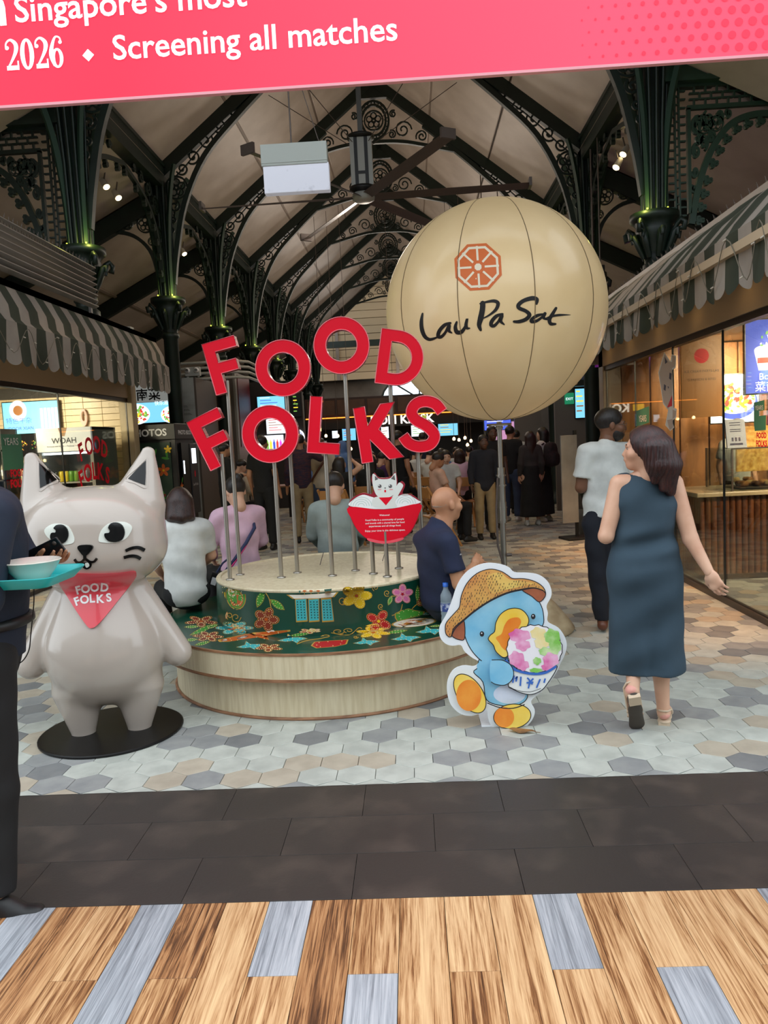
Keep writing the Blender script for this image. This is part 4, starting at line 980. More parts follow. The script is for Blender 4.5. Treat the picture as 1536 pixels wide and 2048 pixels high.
# stickers on the left glass
M3 = lambda y, z: Matrix(((0, 0, 1, -4.484), (1, 0, 0, y), (0, 1, 0, z), (0, 0, 0, 1)))
def lglass(px, py):
    v = CM @ np.array([px-768, py-1024, FPX]); v = v*(-4.5/v[0]); return float(v[1]), float(v[2])+EYE
y_, z_ = lglass(185, 915)
m = MB()
for ch_, dx, dz, a in (('F', -.36, .1, -.2), ('O', -.12, .17, -.05), ('O', .14, .19, .05), ('D', .38, .12, .2), ('F', -.42, -.27, -.2), ('O', -.22, -.2, -.1), ('L', 0, -.18, 0), ('K', .2, -.2, .1), ('S', .42, -.26, .2)):
    m.text(ch_, M3(y_+dx, z_+dz-.12) @ Matrix.Rotation(-a*1.4, 4, 'Z'), size=.33, bold=.03)
props(m.build('lettering_sticker', RED), 'large red FOOD FOLKS lettering on the left shop glass', 'sticker')
y_, z_ = lglass(20, 890); m = MB(); m.prism([rect(y_-.2, z_-.28, y_+.25, z_+.12)], 0, 0, Matrix(((0, 0, 1, -4.49), (1, 0, 0, 0), (0, 1, 0, 0), (0, 0, 0, 1))), back=False); o = m.build('years_sticker', STK[5]); props(o, 'green YEARS sticker on the left shop glass', 'sticker')
m = MB(); m.text('YEARS', M3(y_, z_), fit=.32); o2 = m.build('lettering', STK[3], o)
y_, z_ = lglass(32, 935); m = MB(); m.text('FOOD', M3(y_, z_-.1), fit=.32, bold=.04); m.text('FOLKS', M3(y_, z_-.22), fit=.36, bold=.04); props(m.build('lettering_sticker', RED), 'small red FOOD FOLKS lettering on the left shop glass', 'sticker')
# louvred screen above the left awning, with bird spikes
lv = thing('louvre_screen', 'grey metal louvre screen above the left awning', 'louvre', (-3.90, 0, -.10))
LVM = mat('louvre_metal', (176, 172, 166), .3, .5)
m = MB(); m.box((-.036, 5.0, -.006), (.036, 9.9, .006), M=Matrix.Rotation(-.3, 4, 'Y')); m_lv = m.mesh('slat', LVM)
for k in range(8): link('slat', m_lv, lv, (0, 0, 3.55+k*.068))
for y in (5.0, 7.4, 9.85): m = MB(); m.box((-.08, y, 3.48), (-.05, y+.05, 4.06)); m.build('upright', FANM, lv)
m = MB()
for k in range(84): m.tube([(0, 5.0+k*.058, 3.99), (.02*(k % 3-1), 5.0+k*.058, 4.10)], .003, 3, caps=False)
m.build('bird_spikes', FANM, lv)['kind'] = 'stuff'
bs = thing('bird_spike_strip', 'row of thin bird spikes along the top of the right awning', 'bird spikes', (2.9, 0, 3.4))
m = MB(); m.box((-.02, 4.4, 0), (.02, 11.4, .015)); m.build('base', FANM, bs)
m = MB()
for k in range(140): m.tube([(0, 4.45+k*.05, .01), (.03*(k % 3-1), 4.45+k*.05, .11)], .0025, 3, caps=False)
m.build('spike_field', FANM, bs)['kind'] = 'stuff'
# ================================================================ ROUND BENCH with batik print
BX, BY = -.62, 5.46
EYEV = Vector((0, 0, EYE))
PALE = mat('pale_laminate', (218, 204, 172), .45, col2=(196, 178, 142), ns=7, stretch=(6, 6, .5), lo=.4, hi=.75, detail=6, bump=.03)
PLY = mat('ply_edge', (164, 118, 84), .6, col2=(120, 82, 56), ns=10, stretch=(1, 1, 8))
BAT = mat('batik_green', (10, 66, 48), .3, coat=.3)
bench = thing('round_bench', 'round two-tier bench with green floral print and pale wood sides', 'bench', (BX, BY, 0))
m = MB(); m.lathe([(1.10, .0), (1.10, .26)], 96); m.build('plinth', PALE, bench)
m = MB(); m.lathe([(1.112, 0), (1.118, .008), (1.103, .016)], 96); m.build('floor_edge_strip', PLY, bench)
m = MB(); m.lathe([(1.05, .25), (1.19, .25), (1.19, .268), (1.188, .268)], 96, smooth=False); m.build('underside_edge', PLY, bench)
m = MB(); m.lathe([(1.188, .268), (1.188, .405)], 96); m.build('seat_fascia', PALE, bench)
m = MB(); m.lathe([(1.188, .405), (1.194, .405), (1.194, .418), (1.186, .42)], 96, smooth=False); m.build('seat_edge', PLY, bench)
mseat = MB(); mseat.lathe([(1.186, .42), (.78, .42)], 96); seat_o = mseat.build('seat', BAT, bench)
mdrum = MB(); mdrum.lathe([(.805, .42), (.795, .69)], 96); drum_o = mdrum.build('drum', BAT, bench)
m = MB(); m.lathe([(.795, .69), (.797, .70), (.79, .71), (.765, .71), (.76, .70), (0, .70)], 96, smooth=False); m.build('drum_top', PALE, bench)
# flat batik print
allv = [Vector(v)+Vector((BX, BY, 0)) for v in mseat.v+mdrum.v]; nb = len(mseat.v)
bb = BVHTree.FromPolygons(allv, mseat.f+[tuple(i+nb for i in f) for f in mdrum.f])
BCOL = [mat('batik_yellow', (240, 196, 24), .4), mat('batik_maroon', (132, 52, 30), .4), mat('batik_leaf', (70, 150, 50), .4), mat('batik_teal', (64, 178, 182), .4), mat('batik_white', (238, 228, 212), .4), mat('batik_pink', (226, 116, 170), .4), mat('batik_red', (186, 26, 30), .4), mat('batik_orange', (198, 92, 30), .4), mat('batik_gold', (196, 150, 60), .4), mat('batik_dots', (250, 226, 160), .4), mat('batik_dark', (28, 60, 50), .4)]
pr = MB(); YB = 4.4
def lay(pts, lift, mi, step=.05):
    P = [at(360+x*.3516, 1080+y*.3516, YB) for x, y in pts]
    drape(pr, [[(p.x, p.z) for p in P]], bb, Matrix.Translation((0, YB, 0)) @ XZ, lift-.0, mi, step, 0, EYEV)
def shp(pts, mi, dots=True, grow=1.09):
    cx = sum(p[0] for p in pts)/len(pts); cy = sum(p[1] for p in pts)/len(pts)
    lay([(cx+(x-cx)*grow, cy+(y-cy)*grow) for x, y in pts], .0010, 8); lay(pts, .0018, mi)
    if dots:
        n = len(pts)
        for k in range(0, n, max(1, n//10)):
            x, y = pts[k]; qx, qy = cx+(x-cx)*.72, cy+(y-cy)*.72; lay(oval(qx, qy, 3.0, 2.4, 5), .0024, 9, 1)
def petals(cx, cy, r, n, mi, sq=1.0, rot=0.0, fat=.30, centre=8):
    for k in range(n):
        a = rot+2*PI*k/n; c = (cx+r*.56*math.cos(a), cy+sq*r*.56*math.sin(a))
        e = [(c[0]+(u*math.cos(a)-v*math.sin(a)), c[1]+sq*(u*math.sin(a)+v*math.cos(a))) for u, v in oval(0, 0, r*.46, r*fat, 12)]; shp(e, mi)
    lay(oval(cx, cy, r*.13, sq*r*.13, 8), .0026, centre, 1)
def leaf(x0, y0, x1, y1, w, mi=2):
    dx, dy = x1-x0, y1-y0; l = math.hypot(dx, dy); nx, ny = -dy/l*w, dx/l*w
    shp([(x0+dx*t+nx*s*math.sin(PI*t)**.8, y0+dy*t+ny*s*math.sin(PI*t)**.8) for s, ts in ((1, (0, .2, .4, .6, .8)), (-1, (1, .8, .6, .4, .2))) for t in ts], mi)
def vine(pts, w=4, mi=8):
    c = catmull(pts, 5); v, f = stroke(c, w)
    for q in f: lay([v[i] for i in q], .0014, mi, .2)
def curl(cx, cy, r, sq=1.0, a=0, d=1): vine([(x, cy+(y-cy)*sq) for x, y in spiral(cx, cy, r, 1.3, a, d, 9)], 4)
# drum
for x0, x1, x2, x3 in ((658, 716, 664, 722), (733, 788, 737, 790), (806, 858, 812, 872)):
    shp([(x0, 340), (x1, 336), (x3, 456), (x2, 460)], 3, False, 1.13)
    for r_ in range(7):
        for c_ in range(3): lay(oval(x0+10+c_*18+(r_*1.0), 352+r_*15, 4, 4, 5), .0026, 10, 1)
shp([(618, 312), (700, 312), (800, 306), (890, 298), (868, 324), (780, 332), (650, 334)], 4, False); shp([(640, 292), (685, 288), (680, 308), (645, 310)], 3, False); shp([(822, 282), (862, 278), (858, 298), (826, 302)], 3, False)
for x in (708, 745, 786): vine([(x, 310), (x, 292)], 4); lay(oval(x, 290, 12, 5, 6), .0016, 7, 1)
petals(1004, 318, 86, 5, 0, .85, -1.3, .34, 7); curl(925, 345, 28); curl(1112, 272, 20, 1, 2); vine([(950, 352), (925, 365)], 4)
petals(1266, 308, 60, 5, 5, .95, -1.57, .34, 6); curl(1178, 302, 20, 1, 1); leaf(1185, 370, 1205, 318, 12); vine([(1200, 320), (1225, 318)], 4); vine([(1265, 365), (1250, 410), (1205, 430)], 4)
petals(490, 452, 72, 5, 1, .95, -1.2, .34, 7); leaf(440, 380, 475, 285, 20); leaf(515, 340, 592, 396, 18); leaf(480, 285, 555, 292, 12); vine([(478, 290), (505, 330), (520, 395)], 4)
petals(1130, 462, 74, 4, 6, .9, -2.6, .34, 0); curl(1142, 378, 18, 1, 1); leaf(1058, 488, 1140, 484, 8, 0)
shp([(1228, 418), (1262, 402), (1300, 392), (1335, 402), (1385, 408), (1380, 425), (1320, 440), (1240, 460), (1228, 440)], 2); vine([(1320, 392), (1345, 368), (1378, 362)], 4); leaf(1350, 350, 1352, 262, 11); petals(1405, 330, 60, 5, 1, 1.3, .2, .32, 7)
shp(oval(318, 320, 52, 72, 18, -.2), 2); shp(oval(325, 340, 36, 44, 14), 7); shp(oval(298, 290, 26, 32, 12), 4); shp([(240, 262), (256, 262), (258, 330), (240, 300)], 0); curl(318, 440, 30); curl(282, 432, 22, 1, 2); leaf(262, 450, 268, 408, 6, 6); shp(oval(388, 282, 22, 7, 8), 3, False)
# seat
S = .36
petals(120, 462, 92, 5, 1, S, .3, .26, 7); leaf(60, 540, 200, 478, 12); leaf(25, 495, 110, 492, 7); petals(160, 548, 85, 6, 1, S, .1, .26, 7); leaf(30, 570, 100, 565, 8); leaf(85, 598, 170, 578, 9); leaf(150, 500, 215, 482, 9)
petals(310, 500, 105, 6, 3, S, 0, .28, 7); petals(318, 498, 60, 6, 6, S, .3, .3, 0)
shp([(230, 566), (420, 528), (610, 514), (612, 522), (490, 545), (500, 566), (440, 553), (290, 576), (240, 578)], 7, True); shp([(318, 556), (378, 541), (392, 548), (335, 566)], 4, False); shp([(490, 518), (530, 512), (540, 520), (505, 528)], 4, False); shp([(232, 567), (262, 561), (270, 572), (240, 577)], 4, False)
def bird(cx, cy, s, mi=3): shp([(cx-s, cy+.12*s), (cx-.4*s, cy-.05*s), (cx-.3*s, cy-.32*s), (cx, cy-.1*s), (cx+.7*s, cy-.1*s), (cx+s, cy-.02*s), (cx+.5*s, cy+.12*s), (cx+.3*s, cy+.3*s), (cx, cy+.14*s), (cx-.5*s, cy+.2*s)], mi)
bird(400, 600, 75); bird(640, 562, 80); bird(1062, 578, 72); bird(1285, 555, 80); bird(1425, 514, 80)
petals(505, 612, 80, 5, 1, .3, .4, .28, 7); leaf(625, 545, 735, 532, 8); petals(735, 518, 60, 5, 6, .25, .2, .3, 0); petals(760, 514, 45, 5, 5, .25, .6, .3, 0)
shp([(752, 600), (770, 580), (840, 574), (950, 568), (940, 592), (880, 606), (780, 614)], 6); 
vine([(665, 592), (720, 572), (800, 560), (850, 548), (830, 540), (800, 548)], 4); curl(900, 520, 38, .45); curl(960, 515, 32, .45, 2); vine([(860, 528), (960, 540), (1015, 500), (1035, 505)], 4); curl(1000, 552, 16, .5)
petals(1100, 526, 95, 6, 0, S, .2, .27, 7); leaf(1175, 528, 1290, 514, 9); shp(oval(1330, 470, 118, 22, 20, -.09), 4, False); shp(oval(1330, 470, 92, 15, 18, -.09), 7)
leaf(1420, 492, 1490, 486, 6); leaf(1380, 424, 1450, 408, 9, 3)
bo = pr.build('batik_print', BCOL, bench, (-BX, -BY, 0)); bo['kind'] = 'stuff'

# ================================================================ FOOD FOLKS letters on poles
STEELP = mat('brushed_steel', (172, 166, 156), .32, .85)
REDS = mat('letter_return', (170, 18, 40), .25, coat=.5); REDE = mat('letter_edge', (236, 120, 130), .3)
U_ = .00347     # metres per photo pixel at the letters
def stroke_poly(c, w):
    vs, fs = stroke(c, w); return [vs[i] for i in range(0, len(vs), 2)]+[vs[i] for i in range(len(vs)-1, 0, -2)]
H_ = 103*U_; T_ = 22*U_
def arc(cx, cy, rx, ry, a0, a1, n=14): return [(cx+rx*math.cos(math.radians(a0+(a1-a0)*i/n)), cy+ry*math.sin(math.radians(a0+(a1-a0)*i/n))) for i in range(n+1)]
LET = {
 'F': [[(-.115, -H_/2), (-.115+T_, -H_/2), (-.115+T_, -.045), (.085, -.045), (.085, .028), (-.115+T_, .028), (-.115+T_, H_/2-T_*.95), (.115, H_/2-T_*.95), (.115, H_/2), (-.115, H_/2)]],
 'O': [oval(0, 0, 54*U_, 54.5*U_, 48), oval(0, 0, 30.5*U_, 30.5*U_, 40)],
 'D': [[(-.15, -H_/2-.005)]+arc(-.03, 0, .185, H_/2+.005, -90, 90, 22)+[(-.15, H_/2+.005)], [(-.15+T_*1.02, -H_/2+.072), (-.15+T_*1.02, H_/2-.072)]+arc(-.03, 0, .107, H_/2-.072, 90, -90, 16)],
 'L': [[(-.1, -H_/2-.005), (.112, -H_/2-.005), (.112, -H_/2+.068), (-.1+T_, -H_/2+.068), (-.1+T_, H_/2+.01), (-.1, H_/2+.01)]],
 'K': [[(-.13, -H_/2-.005), (-.055, -H_/2-.005), (-.055, -.035), (.055, -H_/2-.005), (.15, -H_/2-.005), (.015, .022), (.145, H_/2+.005), (.05, H_/2+.005), (-.055, .055), (-.055, H_/2+.005), (-.13, H_/2+.005)]],
 'S': [stroke_poly(catmull([(.118, .09), (.07, .138), (.0, .15), (-.06, .125), (-.083, .07), (-.05, .022), (.03, -.015), (.083, -.07), (.06, -.13), (-.01, -.153), (-.08, -.138), (-.125, -.09)], 5), .074)]}
def letter(ch_, px, py, ang, bx, by, label):
    """pole stands on the bench top at (bx, by); the letter hangs on it centred where the photo shows it"""
    t = thing('sign_letter', label, 'sign letter', (bx, by, .7015), 0, None)
    c = at(px, py, by); ox, oz = c.x-bx, c.z-.70
    Mx = XZat(ox, 0, oz) @ Matrix.Rotation(math.radians(ang-2.9), 4, 'Z')
    m = MB(); m.prism(LET[ch_], -.04, .04, Mx @ Matrix.Translation((0, 0, 0)), mi=0, mside=1); 
    b = MB(); 
    o = m.build('letter', [RED, REDS], t)
    for lp in LET[ch_]:
        pp = [Mx @ Vector((x, y, .041)) for x, y in lp]; b.tube(pp+[pp[0]], .0035, 5, caps=False)
    b.build('edge_trim', REDE, o)
    z1 = oz-(.17 if ch_ != 'O' else .185)
    for (vx, vz) in [(0, 0)]: pass
    # pole up to the letter's underside
    m = MB(); m.tube([(0, 0, 0), (0, 0, oz-.10 if ch_ not in 'OS' else oz-.15)], .0145, 12); m.lathe([(.03, 0), (.03, .006), (.015, .01)], 12); m.build('pole', STEELP, t)
cz = lambda x, y: (380+x/2.954, 620+y/2.954)
for (ch_, x, y, a, pb, lab) in (
    ('F', 215, 332, 15.4, (-1.246, 5.376), 'red letter F starting the upper word FOOD, on a steel pole'),
    ('O', 555, 348, 0, (-.836, 5.355), 'red letter O beside the F in the upper word FOOD'),
    ('O', 898, 215, 0, (-.426, 5.343), 'red letter O between another O and the D, topmost letter of all'),
    ('D', 1243, 291, -7.5, (-.122, 5.358), 'red letter D ending the upper word FOOD, against the balloon'),
    ('F', 150, 765, 25.8, (-1.274, 5.188), 'red letter F starting the lower word FOLKS, tilted most'),
    ('O', 480, 735, 0, (-.921, 5.187), 'red letter O in the lower word FOLKS'),
    ('L', 795, 686, -4, (-.571, 5.171), 'red letter L in the lower word FOLKS'),
    ('K', 1107, 728, 9, (-.293, 5.179), 'red letter K in the lower word FOLKS, above the bowl sign'),
    ('S', 1376, 675, -5, (.045, 5.25), 'red letter S ending the lower word FOLKS')):
    letter(ch_, *cz(x, y), a, *pb, lab)
# bowl-shaped welcome sign
sg_ = thing('welcome_sign', 'red noodle bowl shaped welcome sign with a waving white cat', 'sign', (-.194, 5.041, .7015))
def bp(x, y): p = at(480+x/4.042, 760+y/4.042, 5.041); return (p.x+.194, p.z-.70)
def sp_(mb, pts, d, mi, th=0.0, close=True): mb.prism([[bp(*p) for p in pts]], d-th if th else d, d, XZ, mi=mi, back=bool(th))
SGM = [RED, mat('sign_cream', (226, 228, 222), .4), WHITE, mat('sign_grey', (96, 92, 92), .4), mat('sign_deep', (150, 22, 44), .4), mat('sign_rose', (240, 84, 100), .4), mat('sign_pale', (206, 222, 216), .4)]
m = MB()
full = catmull([(878, 1020), (905, 960), (990, 915), (1060, 925), (1078, 880), (1060, 800), (1085, 752), (1125, 790), (1215, 785), (1255, 745), (1272, 800), (1275, 850), (1305, 820), (1335, 850), (1315, 920), (1380, 925), (1440, 965), (1456, 1000), (1445, 1100), (1390, 1220), (1320, 1280), (1250, 1315), (1130, 1320), (1040, 1295), (960, 1230), (900, 1130)], 4, True)
sp_(m, full, .0, 4, .02); m.build('board', SGM, sg_)
m = MB()
sp_(m, catmull([(892, 1022), (915, 970), (990, 930), (1060, 945), (1120, 960), (1240, 945), (1320, 935), (1380, 940), (1432, 970), (1445, 998), (1170, 1045)], 4, True), .001, 2)
for cx, cy in ((980, 1010), (1335, 990)):
    for r_ in (25, 45, 65, 85): 
        v, f = stroke(arc(cx, cy+10, r_, r_*.85, 180, 360, 12), 6)
        for q in f: sp_(m, [v[i] for i in q], .0015, 6)
sp_(m, catmull([(1075, 860), (1070, 770), (1090, 765), (1125, 800), (1210, 798), (1250, 755), (1262, 770), (1265, 870), (1240, 930), (1180, 955), (1110, 940)], 4, True), .002, 1)
sp_(m, [(1090, 775), (1120, 802), (1092, 815)], .0026, 3); sp_(m, [(1248, 768), (1255, 812), (1220, 800)], .0026, 3)
sp_(m, catmull([(1090, 1030), (1070, 970), (1110, 945), (1200, 950), (1235, 940), (1265, 860), (1290, 830), (1318, 850), (1310, 880), (1255, 980), (1262, 1030)], 4, True), .0022, 1)
sp_(m, [(1122, 952), (1235, 948), (1180, 1015)], .003, 0)
for cx in (1130, 1215): sp_(m, oval(cx, 860, 15, 15, 10), .003, 3); sp_(m, oval(cx-6, 854, 5, 5, 8), .0034, 2)
sp_(m, [(1165, 872), (1182, 870), (1174, 882)], .003, 3); sp_(m, oval(1174, 900, 8, 11, 8), .003, 0)
for cx in (1128, 1222): sp_(m, rect(cx-14, 885, cx+14, 889), .003, 5)
sp_(m, catmull([(880, 1028), (1170, 1050), (1452, 1002), (1440, 1100), (1385, 1215), (1300, 1285), (1170, 1305), (1045, 1290), (960, 1225), (905, 1130)], 4, True), .0025, 0)
sp_(m, catmull([(1035, 1280), (1170, 1305), (1315, 1275), (1300, 1300), (1170, 1325), (1050, 1305)], 4, True), .003, 5)
tilt = Matrix.Rotation(math.radians(-.6), 4, 'Z')
for body, x, y, w in (('Welcome!', 1168, 1100, 80), ('Food Folks is a community of people', 1170, 1137, 300), ('and brands with a shared love for food', 1172, 1162, 305), ('experiences and all things food.', 1172, 1187, 250), ('Enjoy your time in this delicious space.', 1174, 1224, 312)):
    bx, bz = bp(x, y); m.text(body, XZat(bx, -.0032, bz) @ tilt, fit=w/4.042*.0034, bold=.008, mi=2)
m.build('sign_print', SGM, sg_.children[0])
m = MB(); m.tube([(0, .01, 0), (0, .01, .30)], .0145, 12); m.lathe([(.03, 0), (.03, .006), (.015, .01)], 12); m.build('pole', STEELP, sg_)
for nme, px, py in (('cable', 640, 1130), ('cable', 765, 1122)):
    p = gr(px, py, .70); m = MB(); m.tube([(0, 0, 0), (.01, .0, .03), (.03, .01, .09)], .003, 5); o = m.build('cable_end', FANM, None, (p.x, p.y, .70)); props(o, 'short black cable end poking up from the bench top %s' % ('near the middle poles' if px < 700 else 'below the bowl sign'), 'cable')

# ================================================================ BALLOON on its stand
BC, BR_ = at(985, 625, 6.3), .866
ball = thing('balloon', 'big cream balloon with an orange emblem and black lettering on a steel pole', 'balloon', (at(1008, 1120, 6.3).x, BC.y, 0))
BX0 = BC.x; BC.x = ball.location.x
BALM = mat('balloon_cream', (232, 204, 156), .38, col2=(224, 194, 144), ns=2, coat=.25, emit=.10)
m = MB(); n = 120; prof = []
vs = []; NZ = 48
for j in range(NZ+1):
    ph_ = PI*j/NZ
    for i in range(n):
        a = 2*PI*i/n; g = 10; lob = 1-.012*(abs(math.cos(g*a/2+.5))**6)*math.sin(ph_)
        vs.append((BR_*lob*math.sin(ph_)*math.cos(a), BR_*lob*math.sin(ph_)*math.sin(a), BC.z-BR_*math.cos(ph_)*.985))
m.add(vs, [(j*n+i, j*n+(i+1) % n, (j+1)*n+(i+1) % n, (j+1)*n+i) for j in range(NZ) for i in range(n)], 0, True); mball = m; m.build('skin', BALM, ball)
bbv = BVHTree.FromPolygons([Vector(v)+Vector((BC.x, BC.y, 0)) for v in m.v], m.f)
m = MB()
for k in range(10):
    a = (2*PI*k-1)/10
    pts = [((BR_*.99)*math.sin(p)*math.cos(a)*1.0005, (BR_*.99)*math.sin(p)*math.sin(a)*1.0005, BC.z-BR_*.985*math.cos(p)) for p in [PI*(.02+.96*i/40) for i in range(41)]]
    m.tube(pts, .0032, 5)
m.build('seam', mat('seam_brown', (120, 98, 66), .7), ball)
ORG = mat('emblem_orange', (222, 108, 40), .5); IVO = mat('emblem_ivory', (246, 232, 204), .5); INK = mat('letter_black', (22, 20, 20), .5)
YQ = 5.0
def bl(mb, pts, lift, mi, step=.05):
    P = [at(760+x/3.339, 400+y/3.339, YQ) for x, y in pts]
    drape(mb, [[(p.x, p.z) for p in P]], bbv, Matrix.Translation((0, YQ, 0)) @ XZ, lift, mi, step, 0, EYEV)
em = MB(); oc = lambda r, n=8, o=71: [(655+r*math.cos(math.radians(o+360*k/n)), 447-r*math.sin(math.radians(o+360*k/n))) for k in range(n)]
bl(em, oc(168), .002, 0); bl(em, oc(148), .003, 1); bl(em, oc(131), .004, 0)
for k in range(8):
    a = math.radians(93.5+45*k); c, s_ = math.cos(a), -math.sin(a); w = 7
    bl(em, [(655+44*c-w*s_, 447+44*s_+w*c), (655+140*c-w*s_, 447+140*s_+w*c), (655+140*c+w*s_, 447+140*s_-w*c), (655+44*c+w*s_, 447+44*s_-w*c)], .005, 1)
bl(em, oc(44, 16), .0055, 0); bl(em, oc(25), .006, 1)
em.build('emblem', [ORG, IVO], ball, (-BC.x, -BC.y, 0))
lt = MB()
def brush(pts, ws):
    c = catmull(pts, 6); n = len(c); w = [float(np.interp(i/(n-1), np.linspace(0, 1, len(ws)), ws)) for i in range(n)]
    vs, fs = stroke(c, w); left = [vs[i] for i in range(0, len(vs), 2)]; right = [vs[i] for i in range(1, len(vs), 2)]
    for q in fs: bl(lt, [vs[i] for i in q], .003, 0, .2)
    for i in (0, n//4, n//2, 3*n//4, n-1): bl(lt, oval(c[i][0], c[i][1], w[i]/2, w[i]/2, 8), .0032, 0, .2)
brush([(284, 758), (276, 810), (280, 865), (298, 910), (325, 930), (352, 928), (388, 914)], [12, 24, 28, 26, 22, 18, 9])
brush([(470, 822), (432, 835), (398, 872), (388, 908), (408, 914), (436, 885), (462, 838), (460, 872), (480, 888)], [16, 24, 26, 26, 22, 18, 22, 22, 8])
brush([(512, 815), (503, 850), (514, 882), (545, 880), (572, 840), (582, 792), (574, 835), (582, 856), (600, 856)], [14, 24, 30, 26, 18, 16, 24, 20, 7])
lt.build('lettering', INK, ball, (-BC.x, -BC.y, 0)); lt = MB()
brush([(686, 690), (684, 730), (672, 790), (662, 835), (672, 868)], [36, 36, 38, 30, 18]); brush([(668, 692), (705, 682), (760, 674), (788, 690), (775, 730), (735, 765), (690, 790)], [10, 14, 22, 26, 22, 14, 8])
brush([(818, 762), (778, 775), (748, 808), (742, 834), (762, 840), (790, 812), (814, 772), (806, 808), (830, 832)], [16, 24, 26, 26, 22, 18, 24, 24, 8])
lt.build('lettering', INK, ball, (-BC.x, -BC.y, 0)); lt = MB()
brush([(1046, 694), (1048, 664), (1015, 656), (960, 672), (926, 700), (930, 722), (975, 742), (998, 768), (975, 796), (930, 812), (894, 812)], [14, 26, 30, 26, 28, 26, 24, 28, 26, 24, 16])
brush([(1092, 762), (1050, 772), (1015, 795), (1012, 812), (1045, 808), (1082, 782), (1102, 758), (1092, 786), (1125, 800)], [12, 22, 22, 22, 20, 16, 22, 22, 8])
brush([(1176, 722), (1150, 765), (1132, 798), (1140, 826), (1172, 828)], [18, 24, 26, 24, 14]); brush([(1108, 790), (1150, 776), (1200, 768), (1272, 767)], [8, 16, 16, 3])
lt.build('lettering', INK, ball, (-BC.x, -BC.y, 0))
m = MB(); m.lathe([(.10, 1.665), (.10, 1.685), (.03, 1.68), (.03, 1.64)], 20); m.tube([(0, 0, 1.2), (0, 0, 1.70)], .02, 12); m.tube([(0, 0, .3), (0, 0, 1.0)], .024, 12); m.tube([(0, 0, 1.02), (0, 0, 1.33)], .031, 12); m.tube([(0, 0, .88), (0, 0, 1.05)], .036, 12)
po_ = m.build('pole', STEELP, ball)
for z in (.9, 1.0, 1.18, 1.26): m = MB(); m.tube([(0, 0, z), (0, 0, z+.012)], .04, 12); m.build('pole_collar', STEELP, po_)
m = MB(); m.tube([(-.03, -.03, 1.25), (-.05, -.03, 1.0), (-.05, -.04, .7), (0, -.05, .5), (.06, -.06, .36)], .009, 6); m.tube([(.02, -.03, .62), (.06, -.03, .62)], .014, 8); m.build('cable', FANM, ball)
m = MB(); m.lathe([(.44, 0), (.455, .02), (.43, .06), (.32, .2), (.19, .33), (.13, .40), (.11, .42)], 36, c=(.09, -.03, 0)); m.build('cone_base', mat('base_canvas', (190, 170, 136), .8, col2=(160, 138, 106), ns=5, stretch=(1, 1, 2)), ball)

# ================================================================ CAT STATUE
cat = thing('cat_statue', 'large glossy taupe cat statue wearing a red FOOD FOLKS bandana', 'statue', (-1.80, 4.29, 0), math.radians(11))
CATM = mat('cat_taupe', (184, 172, 161), .22, coat=.5); BLK = mat('gloss_black', (7, 7, 7), .18, spec=.35); EYEW = mat('eye_white', (226, 230, 220), .2, coat=.4)
f = Field((-.6, -.45, -.02), (.6, .45, 1.68), .0125)
f.ell((0, 0, .50), (.335, .29, .33), .04); f.ell((0, .0, .78), (.225, .19, .26), .12)
for s in (1, -1):
    f.cone((s*.165, 0, .26), (s*.155, -.01, .02), .145, .068, .05)
    f.cone((s*.20, 0, .80), (s*.40, -.02, .44), .085, .082, .035)
f.ell((0, 0, 1.145), (.385, .325, .28), .0, p=2.35)
f.ell((0, -.02, 1.06), (.375, .31, .22), .05)
for s in (1, -1): f.cone((s*.25, .0, 1.33), (s*.315, .03, 1.59), .15, .04, .04, sq=((0, 1, 0), .8))
V, F = f.surf(); cb = np_mesh('body', [(V, F)], CATM); link('body', cb, cat)
cmat = Matrix.Translation((-1.80, 4.29, 0)) @ Matrix.Rotation(math.radians(11), 4, 'Z'); cinv = cmat.inverted()
cbv = bvh_of([cmat @ Vector(v) for v in V], F)
YC = 3.7
def cp(x, y): p = at(x/2.925, 860+y/2.925, YC); return (p.x, p.z)
def cat_print(name, items, mats, step=.012, par=None):
    mb = MB()
    for (pts, lift, mi, th) in items: drape(mb, [[cp(*p) for p in pts]], cbv, Matrix.Translation((0, YC, 0)) @ XZ, lift, mi, step, th, EYEV)
    mb.v = [tuple(cinv @ Vector(v)) for v in mb.v]; return mb.build(name, mats, par or cat)
def line_poly(pts, w): return stroke_poly(catmull(pts, 5), w)
le = catmull([(260, 582), (300, 552), (350, 548), (400, 565), (430, 620), (432, 655), (405, 668), (350, 670), (300, 645), (268, 615)], 3, True)
re = catmull([(772, 568), (740, 542), (690, 537), (630, 550), (590, 590), (576, 645), (600, 658), (670, 660), (730, 640), (760, 605)], 3, True)
e1 = cat_print('eye', [(le, .004, 0, .006)], EYEW); e2 = cat_print('eye', [(re, .004, 0, .006)], EYEW)
cat_print('pupil', [(catmull([(330, 556), (365, 555), (392, 580), (398, 620), (380, 655), (345, 668), (305, 655), (292, 625), (300, 602), (322, 600), (325, 585), (312, 575)], 3, True), .012, 0, .01)], BLK, par=e1)
cat_print('pupil', [(catmull([(650, 545), (685, 542), (715, 560), (728, 600), (715, 640), (680, 655), (635, 650), (612, 625), (612, 605), (635, 602), (642, 588), (632, 570)], 3, True), .012, 0, .01)], BLK, par=e2)
cat_print('nose', [(catmull([(452, 690), (465, 675), (520, 672), (540, 682), (535, 702), (505, 735), (488, 738), (465, 712)], 3, True), .014, 0, .014)], BLK)
